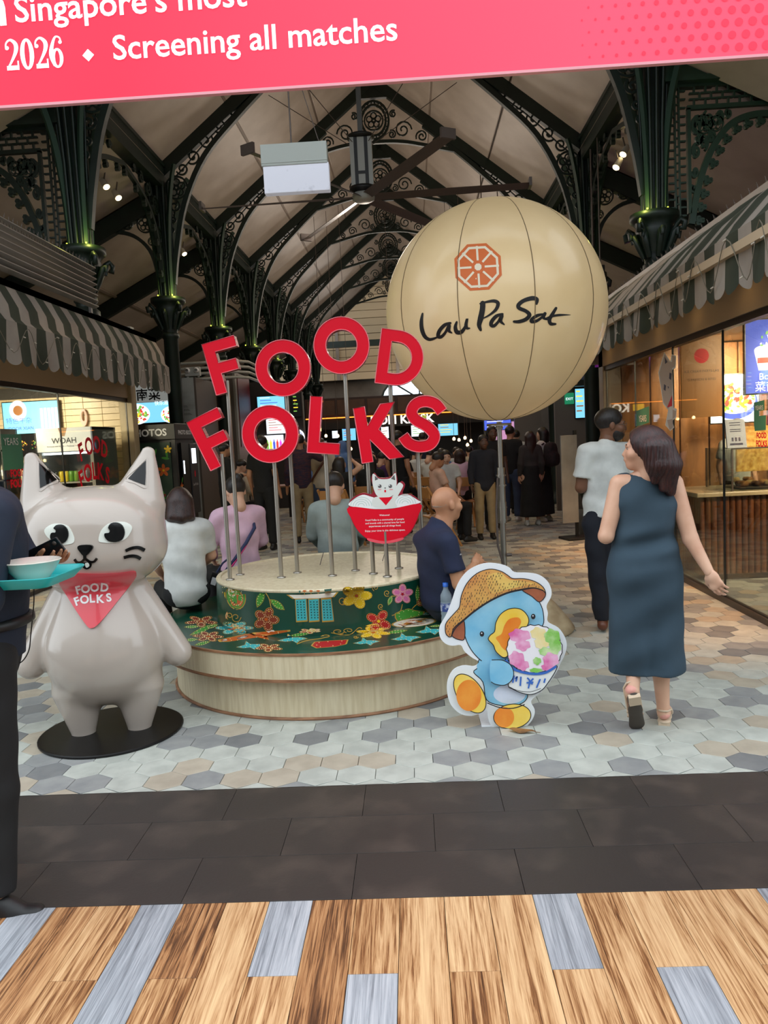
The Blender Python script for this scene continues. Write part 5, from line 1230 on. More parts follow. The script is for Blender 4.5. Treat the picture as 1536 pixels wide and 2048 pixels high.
cat_print('mouth', [(line_poly([(494, 735), (495, 760)], 16), .008, 0, .008), (line_poly([(434, 757), (450, 775), (475, 772), (495, 752)], 13), .008, 0, .008), (line_poly([(565, 752), (550, 770), (525, 772), (495, 752)], 13), .008, 0, .008), (catmull([(472, 778), (520, 776), (535, 785), (528, 806), (505, 816), (482, 802)], 3, True), .007, 0, .007), (catmull([(498, 780), (514, 778), (522, 795), (508, 806), (500, 798)], 3, True), .011, 1, .004)], [BLK, EYEW])
cat_print('whisker', [(line_poly([(735, 707), (770, 692), (810, 688), (846, 704)], 18), .008, 0, .008)], BLK); cat_print('whisker', [(line_poly([(725, 747), (760, 738), (795, 740), (822, 754)], 18), .008, 0, .008)], BLK)
cat_print('whisker', [(line_poly([(205, 720), (235, 710), (262, 722)], 16), .008, 0, .008)], BLK); cat_print('whisker', [(line_poly([(222, 765), (245, 758), (270, 762)], 16), .008, 0, .008)], BLK)
cat_print('ear_lining', [([(229, 190), (288, 244), (334, 290), (280, 316), (234, 340), (230, 260)], .003, 0, .0)], BLK); cat_print('ear_lining', [([(853, 178), (802, 228), (748, 284), (792, 302), (850, 322), (853, 250)], .003, 0, .0)], BLK)
cat_print('ear_rim', [(line_poly([(222, 172), (285, 232), (352, 292), (285, 322), (230, 354), (222, 260), (221, 175)], 7), .004, 0, 0)], CATM); cat_print('ear_rim', [(line_poly([(860, 160), (800, 220), (732, 286), (790, 310), (856, 336), (860, 250), (861, 162)], 7), .004, 0, 0)], CATM)
BAND = mat('bandana_red', (222, 66, 78), .3, coat=.4)
bnd = cat_print('bandana', [(catmull([(348, 905), (352, 868), (380, 850), (430, 838), (560, 842), (700, 836), (778, 826), (792, 850), (778, 885), (700, 985), (620, 1085), (570, 1140), (540, 1158), (510, 1148), (440, 1050), (390, 970)], 4, True), .016, 0, .016)], BAND, .02)
lb_ = MB()
def cat_text(ch_, x, y, sz, ang):
    vs, fs = text_geo(ch_, .035); cx = (min(v[0] for v in vs)+max(v[0] for v in vs))/2; out = []
    for (a, b) in vs:
        a -= cx; b -= .36; a, b = a*sz, b*sz; q = math.radians(ang); p = (x+a*math.cos(q)+b*math.sin(q), y+a*math.sin(q)-b*math.cos(q)); c = cp(*p); P = Vector((c[0], YC, c[1])); d = (P-EYEV).normalized(); h = cbv.ray_cast(P-d*1.5, d)[0] or P; out.append(cinv @ (h-d*.0185))
    lb_.add(out, fs, 0)
for ch_, x, y, a in (('F', 458, 935, -14), ('O', 500, 928, -6), ('O', 553, 920, 2), ('D', 612, 920, 6), ('F', 450, 1000, -20), ('O', 494, 990, -8), ('L', 540, 984, -3), ('K', 588, 986, -2), ('S', 636, 978, -8)): cat_text(ch_, x, y, 66, a)
lb_.build('bandana_lettering', WHITE, bnd)
m = MB(); m.lathe([(.0, .0), (.395, .0), (.4, .004), (.4, .012), (.394, .016), (0, .016)], 56, smooth=False); m.build('base_plate', mat('plate_black', (16, 15, 15), .4, spec=.3, col2=(40, 36, 34), ns=40, lo=.66, hi=.75), cat)

# ================================================================ DUCK CUT-OUT
YD = 4.15
DO = gr(985, 1453); duck = thing('duck_cutout', 'flat cut-out of a blue duck in a straw hat holding shaved ice', 'cut-out', (DO.x, YD, 0))
def dp(x, y): p = at(820+x/4.0421, 1080+y/4.0421, YD); return (p.x-DO.x, p.z)
DM = [mat('duck_border', (240, 244, 248), .4), mat('duck_blue', (120, 190, 226), .4, col2=(160, 214, 238), ns=5), mat('duck_belly', (206, 220, 244), .4, col2=(232, 236, 250), ns=6), mat('duck_hat', (212, 136, 76), .5, col2=(230, 178, 96), ns=5), mat('duck_under', (150, 84, 58), .5, col2=(180, 104, 72), ns=9), mat('duck_yellow', (244, 196, 52), .4, col2=(250, 220, 110), ns=6), mat('duck_orange', (236, 124, 36), .4, col2=(246, 158, 60), ns=7), mat('duck_ice', (250, 246, 250), .4), mat('ice_pink', (228, 104, 170), .4, col2=(248, 190, 222), ns=14), mat('ice_green', (136, 204, 92), .4, col2=(214, 236, 180), ns=14), mat('ice_yellow', (246, 222, 140), .4, col2=(252, 240, 200), ns=9), mat('duck_ink', (36, 34, 40), .5), mat('bowl_blue', (60, 110, 196), .4), mat('bowl_white', (238, 240, 238), .4), mat('duck_hat_light', (240, 206, 112), .5, col2=(230, 170, 90), ns=6)]
def closed(pts, n=4): return catmull(pts, n, True)
m = MB()
outl = closed([(235, 750), (250, 800), (290, 840), (345, 855), (410, 850), (440, 900), (500, 950), (555, 985), (520, 1020), (430, 1015), (350, 1050), (305, 1130), (300, 1230), (330, 1330), (400, 1400), (480, 1422), (560, 1405), (618, 1372), (632, 1440), (650, 1490), (680, 1522), (780, 1514), (900, 1520), (960, 1490), (1000, 1430), (1008, 1370), (980, 1300), (1060, 1230), (1130, 1150), (1190, 1060), (1215, 1000), (1250, 930), (1268, 850), (1250, 780), (1200, 710), (1115, 660), (1115, 590), (1105, 530), (1140, 460), (1142, 400), (1110, 330), (1040, 280), (950, 265), (845, 260), (800, 220), (730, 195), (640, 185), (560, 200), (480, 240), (420, 300), (375, 380), (345, 470), (300, 590), (260, 660), (240, 700)])
m.prism([[dp(*p) for p in outl]], -.008, 0, XZ, mi=0); m.build('board', DM, duck)
pm_ = MB(); LV = [0.0004]
def dshape(pts, mi, ink=7, smooth=True):
    c = closed(pts) if smooth else pts; LV[0] += .0003
    pm_.prism([[dp(*p) for p in c]], LV[0], LV[0], XZ, mi=mi, back=False)
    if ink: dline(c+[c[0]], ink)
def dline(c, w, mi=11):
    LV[0] += .00012; vs, fs = stroke(c, w)
    pm_.add([XZ @ Vector((*dp(*v), LV[0])) for v in vs], [q[::-1] if False else q for q in fs], mi)
dshape([(565, 960), (550, 1030), (515, 1070), (590, 1150), (618, 1290), (720, 1335), (830, 1340), (920, 1310), (950, 1240), (880, 1100), (830, 960), (700, 900)], 1)
dshape(oval(805, 1245, 130, 78, 20), 2, 0)
dshape([(440, 640), (560, 540), (720, 450), (860, 400), (925, 400), (1000, 445), (1055, 520), (1078, 600), (1072, 690), (980, 760), (880, 900), (780, 985), (650, 1010), (570, 970), (490, 880), (440, 760)], 1)
dshape([(545, 1000), (640, 960), (760, 960), (780, 1060), (640, 1130), (560, 1070)], 1, 0)
dshape([(340, 775), (345, 720), (430, 640), (442, 790), (400, 806)], 4); dshape([(905, 400), (1000, 378), (1080, 400), (1094, 450), (1045, 500), (985, 455)], 4)
hat = [(285, 720), (295, 665), (360, 590), (400, 540), (415, 450), (460, 350), (540, 270), (640, 235), (730, 250), (790, 285), (830, 310), (920, 312), (1010, 335), (1075, 380), (1096, 430), (1070, 405), (1000, 385), (910, 395), (780, 425), (640, 490), (520, 570), (430, 645), (355, 710), (330, 780), (295, 765)]
dshape(hat, 3); dshape([(620, 300), (720, 262), (800, 315), (900, 330), (1000, 350), (900, 375), (760, 405), (660, 430)], 14, 0)
r_ = random.Random(9)
def inside(p, poly):
    c = False; n = len(poly)
    for i in range(n):
        a, b = poly[i], poly[i-1]
        if (a[1] > p[1]) != (b[1] > p[1]) and p[0] < (b[0]-a[0])*(p[1]-a[1])/(b[1]-a[1])+a[0]: c = not c
    return c
for j in range(26):
    for i in range(36):
        x = 285+i*23+(j % 2)*11+r_.uniform(-4, 4); y = 240+j*22+r_.uniform(-5, 5)
        L = r_.uniform(9, 20)
        if inside((x, y), hat) and inside((x+4, y-10), hat) and inside((x-L*.3, y+L+4), hat) and r_.random() < .8: dline([(x, y), (x-L*.22, y+L)], r_.uniform(3.5, 5.5))
dline(catmull([(330, 775), (365, 705), (430, 645), (520, 570), (640, 490), (780, 425), (910, 395), (1000, 382), (1072, 402)], 5), 9)
dshape([(630, 795), (645, 760), (680, 730), (690, 660), (730, 590), (800, 548), (880, 548), (935, 590), (955, 650), (920, 720), (850, 790), (800, 900), (775, 935), (740, 935), (690, 890), (670, 840)], 5)
dshape([(690, 780), (735, 750), (760, 680), (800, 630), (870, 618), (892, 660), (850, 730), (800, 800), (778, 880), (740, 860), (715, 820)], 6, 0)
for cx, cy in ((578, 750), (990, 610)): dshape(oval(cx, cy, 18, 22, 14), 11, 0); dshape(oval(cx-2, cy-6, 5, 6, 8), 7, 0)
dshape([(765, 950), (830, 1030), (960, 1070), (1080, 1065), (1178, 1005), (1165, 1055), (1110, 1140), (1060, 1200), (980, 1235), (900, 1225), (820, 1190), (790, 1165), (800, 1060)], 13)
ball_ = [(1000+(222+5*math.sin(k*2.6))*math.cos(2*PI*k/40), 870+(193+5*math.sin(k*3.1))*math.sin(2*PI*k/40)) for k in range(40)]
dshape(ball_, 7, 7, False)
for (cx, cy, rx, ry, mi) in ((880, 765, 85, 55, 8), (905, 840, 60, 45, 8), (855, 950, 62, 62, 8), (905, 1000, 50, 42, 8), (1030, 745, 62, 50, 10), (1060, 820, 60, 55, 10), (1140, 770, 62, 62, 9), (1165, 850, 48, 65, 9), (1090, 890, 55, 35, 9), (1130, 960, 62, 62, 8), (1110, 1015, 55, 32, 8), (1020, 965, 32, 30, 9), (1010, 1040, 50, 18, 9)):
    dshape([(cx+rx*(1+.14*math.sin(k*2.3))*math.cos(2*PI*k/16), cy+ry*(1+.14*math.cos(k*1.7))*math.sin(2*PI*k/16)) for k in range(16)], mi, 0)
dline(catmull([(768, 955), (830, 1028), (960, 1066), (1080, 1060), (1174, 1008)], 6), 20, 12)
for c in ([(835, 1080), (825, 1140)], [(845, 1110), (860, 1090), (850, 1130)], [(890, 1090), (885, 1165)], [(940, 1100), (960, 1125), (950, 1185)], [(990, 1105), (965, 1135), (985, 1150)], [(935, 1140), (990, 1135)], [(1045, 1110), (1015, 1180)], [(1085, 1105), (1075, 1140)]): dline(catmull(c, 4), 13, 12)
dline(catmull([(795, 1170), (860, 1200), (960, 1212), (1050, 1185)], 4), 4)
dshape([(655, 958), (740, 958), (805, 995), (832, 1060), (815, 1120), (760, 1158), (690, 1152), (650, 1132), (640, 1040)], 1, 0); dline(catmull([(655, 956), (740, 958), (805, 995), (832, 1060), (815, 1120), (760, 1158), (690, 1152), (650, 1132)], 5), 7)
dshape([(480+128*math.cos(t)*math.cos(.25)+158*math.sin(t)*math.sin(.25), 1225-128*math.cos(t)*math.sin(.25)*-1+158*math.sin(t)*math.cos(.25)) for t in [2*PI*k/24 for k in range(24)]], 5); dshape(oval(472, 1240, 100, 125, 20), 6, 0)
dshape(oval(820, 1408, 150, 98, 26, -.12), 5); dshape(oval(755, 1415, 80, 82, 18), 6, 0)
dline(catmull([(618, 1300), (720, 1337), (830, 1342), (920, 1312)], 5), 8)
pm_.build('duck_print', DM, duck.children[0])['kind'] = 'stuff'
m = MB(); m.bar((0, .005, .35), (.02, .33, .006), .05, .008); m.box((-.06, .005, 0), (.1, .35, .006)); m.build('prop_stand', DM[0], duck)
# dry leaf
lf = MB(); P = catmull([(-.07, 0), (-.03, .022), (.02, .018), (.075, 0), (.02, -.02), (-.03, -.024)], 4, True)
lf.prism([P], .004, .006); lf.v = [(x, y, z+.012*math.sin(x*30)**2+.1*y*y) for x, y, z in lf.v]; lf.tube([(.07, 0, .01), (.1, .004, .008)], .0018, 5)
g = gr(1042, 1461); o = lf.build('dry_leaf', mat('leaf_brown', (150, 106, 58), .7, col2=(112, 76, 40), ns=20), None, (g.x, g.y-.03, .001)); o.rotation_euler = (0, 0, -.35); props(o, 'dry brown leaf on the tiles at the duck’s foot', 'leaf')
# water bottle on the seat
g = gr(893, 1232, .42); wb = thing('water_bottle', 'clear water bottle with a blue cap on the bench seat', 'bottle', (.175, 4.76, .42)); wb.scale = (1.15, 1.15, 1.2)
m = MB(); m.lathe([(0, .003), (.028, .003), (.032, .012), (.031, .05), (.029, .06), (.032, .07), (.032, .13), (.03, .135), (.032, .14), (.03, .17), (.014, .2), (.0135, .215)], 20)
m.build('bottle_body', mat('bottle_plastic', (196, 214, 226), .08, alpha=.42), wb)
m = MB(); m.lathe([(.0325, .085), (.0325, .128)], 20); m.build('bottle_label', mat('label_blue', (54, 74, 140), .4, col2=(190, 196, 216), ns=30, lo=.5, hi=.6), wb)
m = MB(); m.lathe([(.0155, .212), (.0155, .232), (0, .234)], 16); m.build('cap', mat('cap_blue', (40, 104, 204), .4), wb)
# ================================================================ PEOPLE
SKIN = {'light': mat('skin_light', (222, 178, 150), .5, col2=(206, 156, 128), ns=6), 'tan': mat('skin_tan', (190, 138, 104), .5, col2=(172, 118, 86), ns=6), 'brown': mat('skin_brown', (126, 84, 60), .5, col2=(106, 70, 50), ns=6), 'dark': mat('skin_dark', (92, 62, 46), .5)}
HAIRM = {'black': mat('hair_black', (22, 18, 17), .38, col2=(40, 32, 28), ns=14, stretch=(6, 6, .6), bump=.25, bs=60), 'brown': mat('hair_brown', (58, 34, 28), .35, col2=(36, 20, 18), ns=14, stretch=(6, 6, .6), bump=.3, bs=60), 'reddish': mat('hair_reddish', (64, 30, 26), .32, col2=(34, 18, 18), ns=12, stretch=(7, 7, .5), bump=.35, bs=50), 'stubble': mat('hair_stubble', (168, 142, 124), .6, col2=(150, 128, 112), ns=30), 'grey': mat('hair_grey', (186, 180, 172), .5, col2=(150, 144, 138), ns=14)}
EYEM = mat('eye_dark', (26, 20, 18), .2); EYEWH = mat('eye_sclera', (225, 220, 212), .3); LIP = mat('lip', (168, 96, 84), .5)
def cloth(name, c, c2=None, **k): return mat(name, c, .85, col2=c2 or tuple(int(v*.86) for v in c), ns=k.pop('ns', 5), bump=k.pop('bump', .35), bs=k.pop('bs', 14), **k)
def rz3(a): return np.array([[math.cos(a), -math.sin(a), 0], [math.sin(a), math.cos(a), 0], [0, 0, 1]])
def rx3(a): return np.array([[1, 0, 0], [0, math.cos(a), -math.sin(a)], [0, math.sin(a), math.cos(a)]])
def unit(v): v = np.array(v, float); return v/(np.linalg.norm(v)+1e-9)
def hand_mesh(w, d, palm, side, curl=.5, s=1.0, h=.0055, spread=.0):
    """palm and five separate bent fingers; w wrist, d pointing direction, palm normal, side +-1 puts the thumb"""
    w = np.array(w, float); d = unit(d); pn = unit(np.array(palm, float)-d*np.dot(palm, d)); lat = np.cross(d, pn)*side
    c = w+d*.08*s; f = Field(c-.15*s, c+.15*s, h)
    f.cone(w-d*.012*s, w+d*.03*s, .024*s, .03*s, .01, sq=(pn, .75)); 
    f.cone(w+d*.03*s+lat*.012*s, w+d*.075*s+lat*.018*s, .026*s, .024*s, .012, sq=(pn, .5)); f.cone(w+d*.03*s-lat*.012*s, w+d*.072*s-lat*.02*s, .024*s, .021*s, .012, sq=(pn, .5))
    for k, (o, L, r) in enumerate(((.033, .068, .0088), (.011, .078, .0092), (-.011, .072, .0088), (-.032, .056, .0078))):
        p = w+d*(.078-.004*abs(k-1))*s+lat*o*s; a = .15+curl*.25; dd = unit(d+lat*(o*3*spread))
        for j, fr in enumerate((.45, .32, .25)):
            q = p+(dd*math.cos(a)+pn*math.sin(a))*L*fr*s; f.cone(p, q, r*s*(1-.1*j), r*s*(.9-.1*j), .004); p = q; a += curl*(.9 if j == 0 else .7)
    p = w+d*.025*s+lat*.03*s; t1 = p+(d*.6+lat*.62+pn*.35)*.034*s; t2 = t1+unit(d*.9+lat*.12+pn*.45)*.03*s; t3 = t2+unit(d*.9-lat*.1+pn*.5)*.024*s
    f.cone(p, t1, .0145*s, .012*s, .008); f.cone(t1, t2, .0115*s, .0098*s, .004); f.cone(t2, t3, .0098*s, .008*s, .004)
    return f.surf()
def person(label, loc, rz=0.0, H=1.65, skin='light', sex='m', J=None, seat=False, yaw=0.0, nod=0.0, top=None, sleeve=.5, hem=.86, bottom=None, blen=.1, skirt=None, shoes=None, hair=('short', 'black'), h=.018, hands=True, curl=.5, wide=1.0, wrinkle=.0, face=True, beard=False, group=None, palm={}, sandal=None, collar=False, hh=None, feet_local=None):
    s = H/1.7; root = thing('person', label, 'person', loc, rz, group)
    dz = -.325 if seat else 0.0
    sw = (.168 if sex == 'm' else .15)*wide
    D = {'pel': (0, 0, .93+dz), 'wai': (0, .0, 1.08+dz), 'che': (0, .005, 1.28+dz), 'nek': (0, .012, 1.45+dz), 'head': (0, -.02, 1.60+dz), 'shL': (sw, .01, 1.405+dz), 'shR': (-sw, .01, 1.405+dz), 'elL': (sw+.05, .03, 1.13+dz), 'elR': (-sw-.05, .03, 1.13+dz), 'wrL': (sw+.055, -.05, .90+dz), 'wrR': (-sw-.055, -.05, .90+dz), 'hiL': (.09, 0, .90+dz), 'hiR': (-.09, 0, .90+dz)}
    if seat: D.update(knL=(.12, -.42, .56), knR=(-.12, -.42, .56), anL=(.13, -.40, .09), anR=(-.13, -.40, .09), elL=(sw+.05, -.07, .84), elR=(-sw-.05, -.07, .84), wrL=(sw-.03, -.28, .70), wrR=(-sw+.03, -.28, .70))
    else: D.update(knL=(.10, -.01, .50), knR=(-.10, -.01, .50), anL=(.105, .02, .085), anR=(-.105, .02, .085))
    D = {k: np.array(v, float)*s for k, v in D.items()}
    if J: D.update({k: np.array(v, float) for k, v in J.items()})
    HR = rz3(yaw) @ rx3(nod); hp = lambda p: D['head']+HR @ (np.array(p, float)*s)
    HRl = [list(r_) for r_ in HR]
    pts = np.array(list(D.values())); lo = pts.min(0)-.22; hi = pts.max(0)+.22; lo[2] = max(lo[2], -.03)
    # torso axis may lean: interpolate ellipsoids along pelvis -> neck
    def torso(f, g, k=.05):
        w = wide*(1.0 if sex == 'm' else .92); up = unit(D['nek']-D['pel']); sq = ((0, 1, 0), .66)
        f.cone(D['pel'], D['wai'], (.145 if sex == 'm' else .15)*w*s+g, (.135 if sex == 'm' else .12)*w*s+g, k, sq=((0, 1, 0), .72))
        f.cone(D['wai'], D['che'], (.135 if sex == 'm' else .12)*w*s+g, (.15 if sex == 'm' else .135)*w*s+g, k, sq=((0, 1, 0), .68))
        f.cone(D['shL']*.82+D['shR']*.18, D['shR']*.82+D['shL']*.18, .068*s+g, .068*s+g, k); f.cone(D['che'], D['nek']-up*.05*s, .125*w*s+g, .07*s+g, k, sq=((0, 1, 0), .7))
    f = Field(lo, hi, h); torso(f, -.012)
    f.cone(D['nek']-(0, 0, .05*s), hp((0, .02, -.06)), .058*s, .052*s, .03)
    if hh is None or hh >= h:
        pass
    fh = Field(D['head']-.2*s, D['head']+.2*s, hh or h)
    fh.ell(hp((0, .012, .025)), (.074*s, .094*s, .088*s), .0, HRl); fh.ell(hp((0, -.03, -.04)), (.058*s, .066*s, .072*s), .04*s, HRl)
    fh.ell(hp((0, -.06, -.088)), (.026*s, .024*s, .022*s), .03*s, HRl); fh.cone(hp((0, .02, -.06)), hp((0, .035, -.14)), .052*s, .056*s, .03*s)
    nf = (0, .72) if sex == 'm' else (.006, .62)
    fh.cone(hp((0, -.090+nf[0], .0)), hp((0, -.106+nf[0], -.028)), .010*s*(nf[1]+.2), .016*s*(nf[1]+.15), .016*s); 
    for e in (1, -1):
        fh.ell(hp((e*.033, -.088, .006)), (.017*s, .012*s, .012*s), .012*s, HRl, op='sub'); fh.cone(hp((e*.015, -.09, .022)), hp((e*.05, -.076, .02)), .009*s, .008*s, .012*s)
        fh.ell(hp((e*.077, .012, -.005)), (.012*s, .02*s, .033*s), .006*s, HRl); fh.ell(hp((e*.05, -.06, -.025)), (.024*s, .022*s, .022*s), .03*s, HRl)
    fh.cone(hp((.014, -.092, -.056)), hp((-.014, -.092, -.056)), .0085*s, .0085*s, .012*s)
    hd = fh.surf()
    for q in 'LR':
        f.cone(D['sh'+q], D['el'+q], .052*s, .042*s, .03); f.cone(D['el'+q], D['wr'+q], .042*s, .026*s, .012)
        if bottom is None or skirt or blen > .3 or sandal: f.cone(D['hi'+q], D['kn'+q], .085*s, .058*s, .03); f.cone(D['kn'+q], D['an'+q], .056*s, .034*s, .015); m_ = D['kn'+q]*.7+D['an'+q]*.3; f.ell(m_+np.array((0, .018*s, 0)), (.05*s, .05*s, .11*s), .02)
        else: f.cone(D['hi'+q], D['kn'+q], .07*s, .05*s, .03); f.cone(D['kn'+q], D['an'+q], .048*s, .034*s, .015)
        if hands and h > .02: f.cone(D['wr'+q], D['wr'+q]+unit(D['wr'+q]-D['el'+q])*.13*s, .03*s, .022*s, .01)
    parts = [f.surf(), hd]
    if hands and h <= .02:
        for q, sd in (('L', 1), ('R', -1)):
            dd = unit(D['wr'+q]-D['el'+q]); pl = palm.get(q, ((-sd*.8, -.3, -.1))); cu = palm.get(q+'c', curl)
            if pl is not None: parts.append(hand_mesh(D['wr'+q], palm.get(q+'d', dd), pl, sd*palm.get(q+'s', 1), cu, s, .0055 if h > .012 else .0042))
    sk = SKIN[skin]; fp = [p if len(p) > 2 else (p[0], p[1], 0) for p in parts]
    if face:
        em_ = MB()
        def ball(c, r, mi, n=8):
            V = []; 
            for j in range(n//2+1):
                for i in range(n): a, b = 2*PI*i/n, PI*j/(n//2); V.append(np.array(c)+HR @ (np.array((r[0]*math.sin(b)*math.cos(a), r[1]*math.sin(b)*math.sin(a), r[2]*math.cos(b)))*s))
            F = [(j*n+i, (j+1)*n+i, (j+1)*n+(i+1) % n, j*n+(i+1) % n) for j in range(n//2) for i in range(n)]; fp.append((np.array(V), np.array(F), mi))
        for e in (1, -1):
            ball(hp((e*.033, -.0755, .004)), (.0135, .009, .0075), 2); ball(hp((e*.033, -.081, .004)), (.0065, .005, .0068), 1)
            ball(hp((e*.034, -.088, .026)), (.019, .005, .004), 1)
        ball(hp((0, -.0965, -.057)), (.019, .006, .0062), 3)
    link('body', np_mesh('body', fp, [sk, EYEM, EYEWH, LIP]), root)
    def wr(V, amp, seed=0):
        if amp <= 0: return V
        c = V.mean(0); d = V-c; d[:, 2] = 0; d /= np.linalg.norm(d, axis=1)[:, None]+1e-6
        x, y, z = V.T; r = random.Random(seed+int(loc[0]*100)); ph = [r.random()*6 for _ in range(4)]
        n = .5*np.sin(26*z+9*x+ph[0]+2.2*np.sin(7*x+ph[1]))+.35*np.sin(41*z-17*x+ph[2])+.3*np.sin(13*(x+y)+5*z+ph[3]); return V+d*(n*amp)[:, None]
    # hair
    st, hc = hair
    if st not in ('bald', 'none'):
        fq = Field(D['head']-np.array((.2, .2, .42))*s, D['head']+.2*s, min(h, hh or h)); 
        g_ = .0095 if st == 'ring' else .0
        fq.ell(hp((0, .02, .04)), ((.086-g_)*s, (.104-g_)*s, .09*s), 0, HRl)
        if st in ('long', 'bob', 'straight'):
            L = {'long': -.30, 'straight': -.24, 'bob': -.12}[st]
            for e in (1, -1): fq.cone(hp((e*.06, .03, .02)), hp((e*.075, .04, L)), .042*s, .035*s, .03*s)
            fq.cone(hp((0, .06, .0)), hp((0, .075, L)), .062*s, .055*s, .03*s); fq.cone(hp((.045, .065, .0)), hp((.06, .07, L+.01)), .05*s, .04*s, .03*s); fq.cone(hp((-.045, .065, .0)), hp((-.06, .07, L+.01)), .05*s, .04*s, .03*s)
        if st == 'bun': fq.ell(hp((0, .10, .085)), (.045*s, .045*s, .045*s), .015*s)
        if st == 'scarf': fq.ell(hp((0, .02, -.02)), (.092*s, .11*s, .13*s), .03*s, HRl); fq.cone(hp((0, .0, -.12)), hp((0, .02, -.2)), .09*s, .13*s, .04*s)
        if st == 'cap': fq.cone(hp((0, -.06, .06)), hp((0, -.15, .05)), .06*s, .055*s, .01, sq=((0, 0, 1), .3))
        fq.ell(hp((0, -.085, -.03)), (.068*s, .075*s, .098*s), .012*s, HRl, op='sub')
        if st in ('short', 'cap'): fq.clip(hp((0, .0, -.035)), HR @ unit((0, -.35, -1)))
        if st == 'ring': fq.clip(hp((0, 0, .012)), HR @ unit((0, .1, 1))); fq.clip(hp((0, .03, 0)), HR @ np.array((0, -1.0, 0))); fq.clip(hp((0, .0, -.06)), HR @ np.array((0, 0, -1.0)))
        V, F = fq.surf(); 
        if st in ('long', 'straight', 'bob'): V = wr(V, .004)
        link('hair' if st != 'scarf' else 'headscarf', np_mesh('hair', [(V, F)], HAIRM[hc] if isinstance(hc, str) else hc), root)
    if beard:
        fb = Field(D['head']-.17*s, D['head']+.1*s, min(h, hh or h)); fb.ell(hp((0, -.032, -.055)), (.066*s, .072*s, .068*s), 0, HRl); fb.clip(hp((0, -.02, -.025)), HR @ unit((0, -.55, 1))); fb.clip(hp((0, .03, 0)), HR @ np.array((0, 1.0, 0))); fb.ell(hp((0, -.09, -.03)), (.03*s, .04*s, .03*s), .01, HRl, op='sub')
        link('beard', np_mesh('beard', [fb.surf()], HAIRM['black']), root)
    # bottom
    if bottom:
        f = Field(lo, hi, h)
        if skirt is not None:
            wz, hz, r0, r1, sqv, cx = skirt
            f.cone(D['pel']+np.array((0, 0, wz)), D['pel']*np.array((1, 1, 0))+np.array((cx, 0, hz-.2)), r0, r1, 0, sq=((0, 1, 0), sqv)); f.clip((0, 0, hz), (0, 0, -1)); f.clip(D['wai']+np.array((0, 0, .02)), (0, 0, 1))
        else:
            torso(f, .003, .04)
            for q in 'LR': f.cone(D['hi'+q], D['kn'+q], .092*s, .07*s, .03); f.cone(D['kn'+q], D['an'+q]+unit(D['an'+q]-D['kn'+q])*.03, .07*s, .06*s, .02)
            f.clip((D['pel']+np.array((0, 0, .03*s))) if hem < .9 else (D['wai']-np.array((0, 0, .03*s))), (0, 0, 1)); f.clip((0, 0, blen*s), (0, 0, -1))
        V, F = f.surf(); link('skirt' if skirt else 'trousers', np_mesh('trousers', [(wr(V, .004+wrinkle*.6, 3), F)], bottom), root)
    if top:
        f = Field(lo, hi, h); torso(f, .014, .05)
        f.clip(D['nek']+unit(D['nek']-D['che'])*.035*s, unit(D['nek']-D['che']))
        hz = D['pel'][2]+(hem-.93)*s; f.clip((0, 0, hz), (0, 0, -1))
        for q in 'LR':
            a, b, c = D['sh'+q], D['el'+q], D['wr'+q]; u = unit(b-a)
            if sleeve > 0 and sleeve < 1: e = a+(b-a)*(sleeve+.2); f.cone(a, e, .064*s, .066*s, .03, cut=[(a+(b-a)*(sleeve+.08), u)])
            elif sleeve >= 1: f.cone(a, b, .064*s, .054*s, .03); w_ = b+(c-b)*.97; f.cone(b, w_, .054*s, .042*s, .02, cut=[(b+(c-b)*.9, unit(c-b))])
        if collar: f.cone(D['nek']-(0, 0, .03*s), D['nek']+unit(D['head']-D['nek'])*.06*s, .072*s, .066*s, .012, cut=[(D['nek']+unit(D['head']-D['nek'])*.045*s, unit(D['head']-D['nek']))])
        V, F = f.surf(); link('shirt', np_mesh('shirt', [(wr(V, .003+wrinkle, 1), F)], top), root)
    if shoes:
        for q in 'LR':
            k = D['an'+q]; fd = unit(feet_local.get(q, (0, -1, 0)) if feet_local else (0, -1, 0)); up = np.array((0, 0, 1.0)); gz = k[2]-.085*s
            f = Field(k-.3*s, k+.3*s, min(h, .012)); f.cone(k-fd*.035*s-up*.045*s, k+fd*.13*s-up*.055*s, .04*s, .036*s, .01); f.cone(k-up*.0*s, k+fd*.05*s-up*.03*s, .042*s, .038*s, .02); f.clip((0, 0, gz), (0, 0, -1)); f.clip(k+up*.03*s, (0, 0, 1))
            link('shoe', np_mesh('shoe', [f.surf()], shoes), root)
    return root, D
def wl(root, px, py, Y):
    """photo point at distance Y, in the person's own coordinates"""
    M = Matrix.Translation(root[0]) @ Matrix.Rotation(root[1], 4, 'Z'); return np.array(M.inverted() @ at(px, py, Y))
NAVY = cloth('cloth_navy', (26, 34, 62)); BLACKC = cloth('cloth_black', (22, 21, 22)); WHITEC = cloth('cloth_white', (222, 224, 220)); DENIM = cloth('cloth_denim', (62, 76, 104)); KHAKI = cloth('cloth_khaki', (176, 152, 112)); PINKC = cloth('cloth_pink', (232, 192, 212)); GREYS = cloth('cloth_grey_green', (158, 170, 166)); DRESS = cloth('cloth_teal', (50, 70, 84), (44, 63, 76), bump=.2); LGREY = cloth('cloth_light_grey', (206, 208, 206)); BEIGE = cloth('cloth_beige', (206, 190, 164)); PEACH = cloth('cloth_peach', (222, 180, 158)); BLUEC = cloth('cloth_blue', (92, 124, 178)); PURP = cloth('cloth_purple', (74, 40, 96))
SHOEB = mat('shoe_black', (26, 24, 24), .5); SHOEBR = mat('shoe_brown', (96, 54, 36), .4); SHOEW = mat('shoe_white', (200, 198, 192), .5)
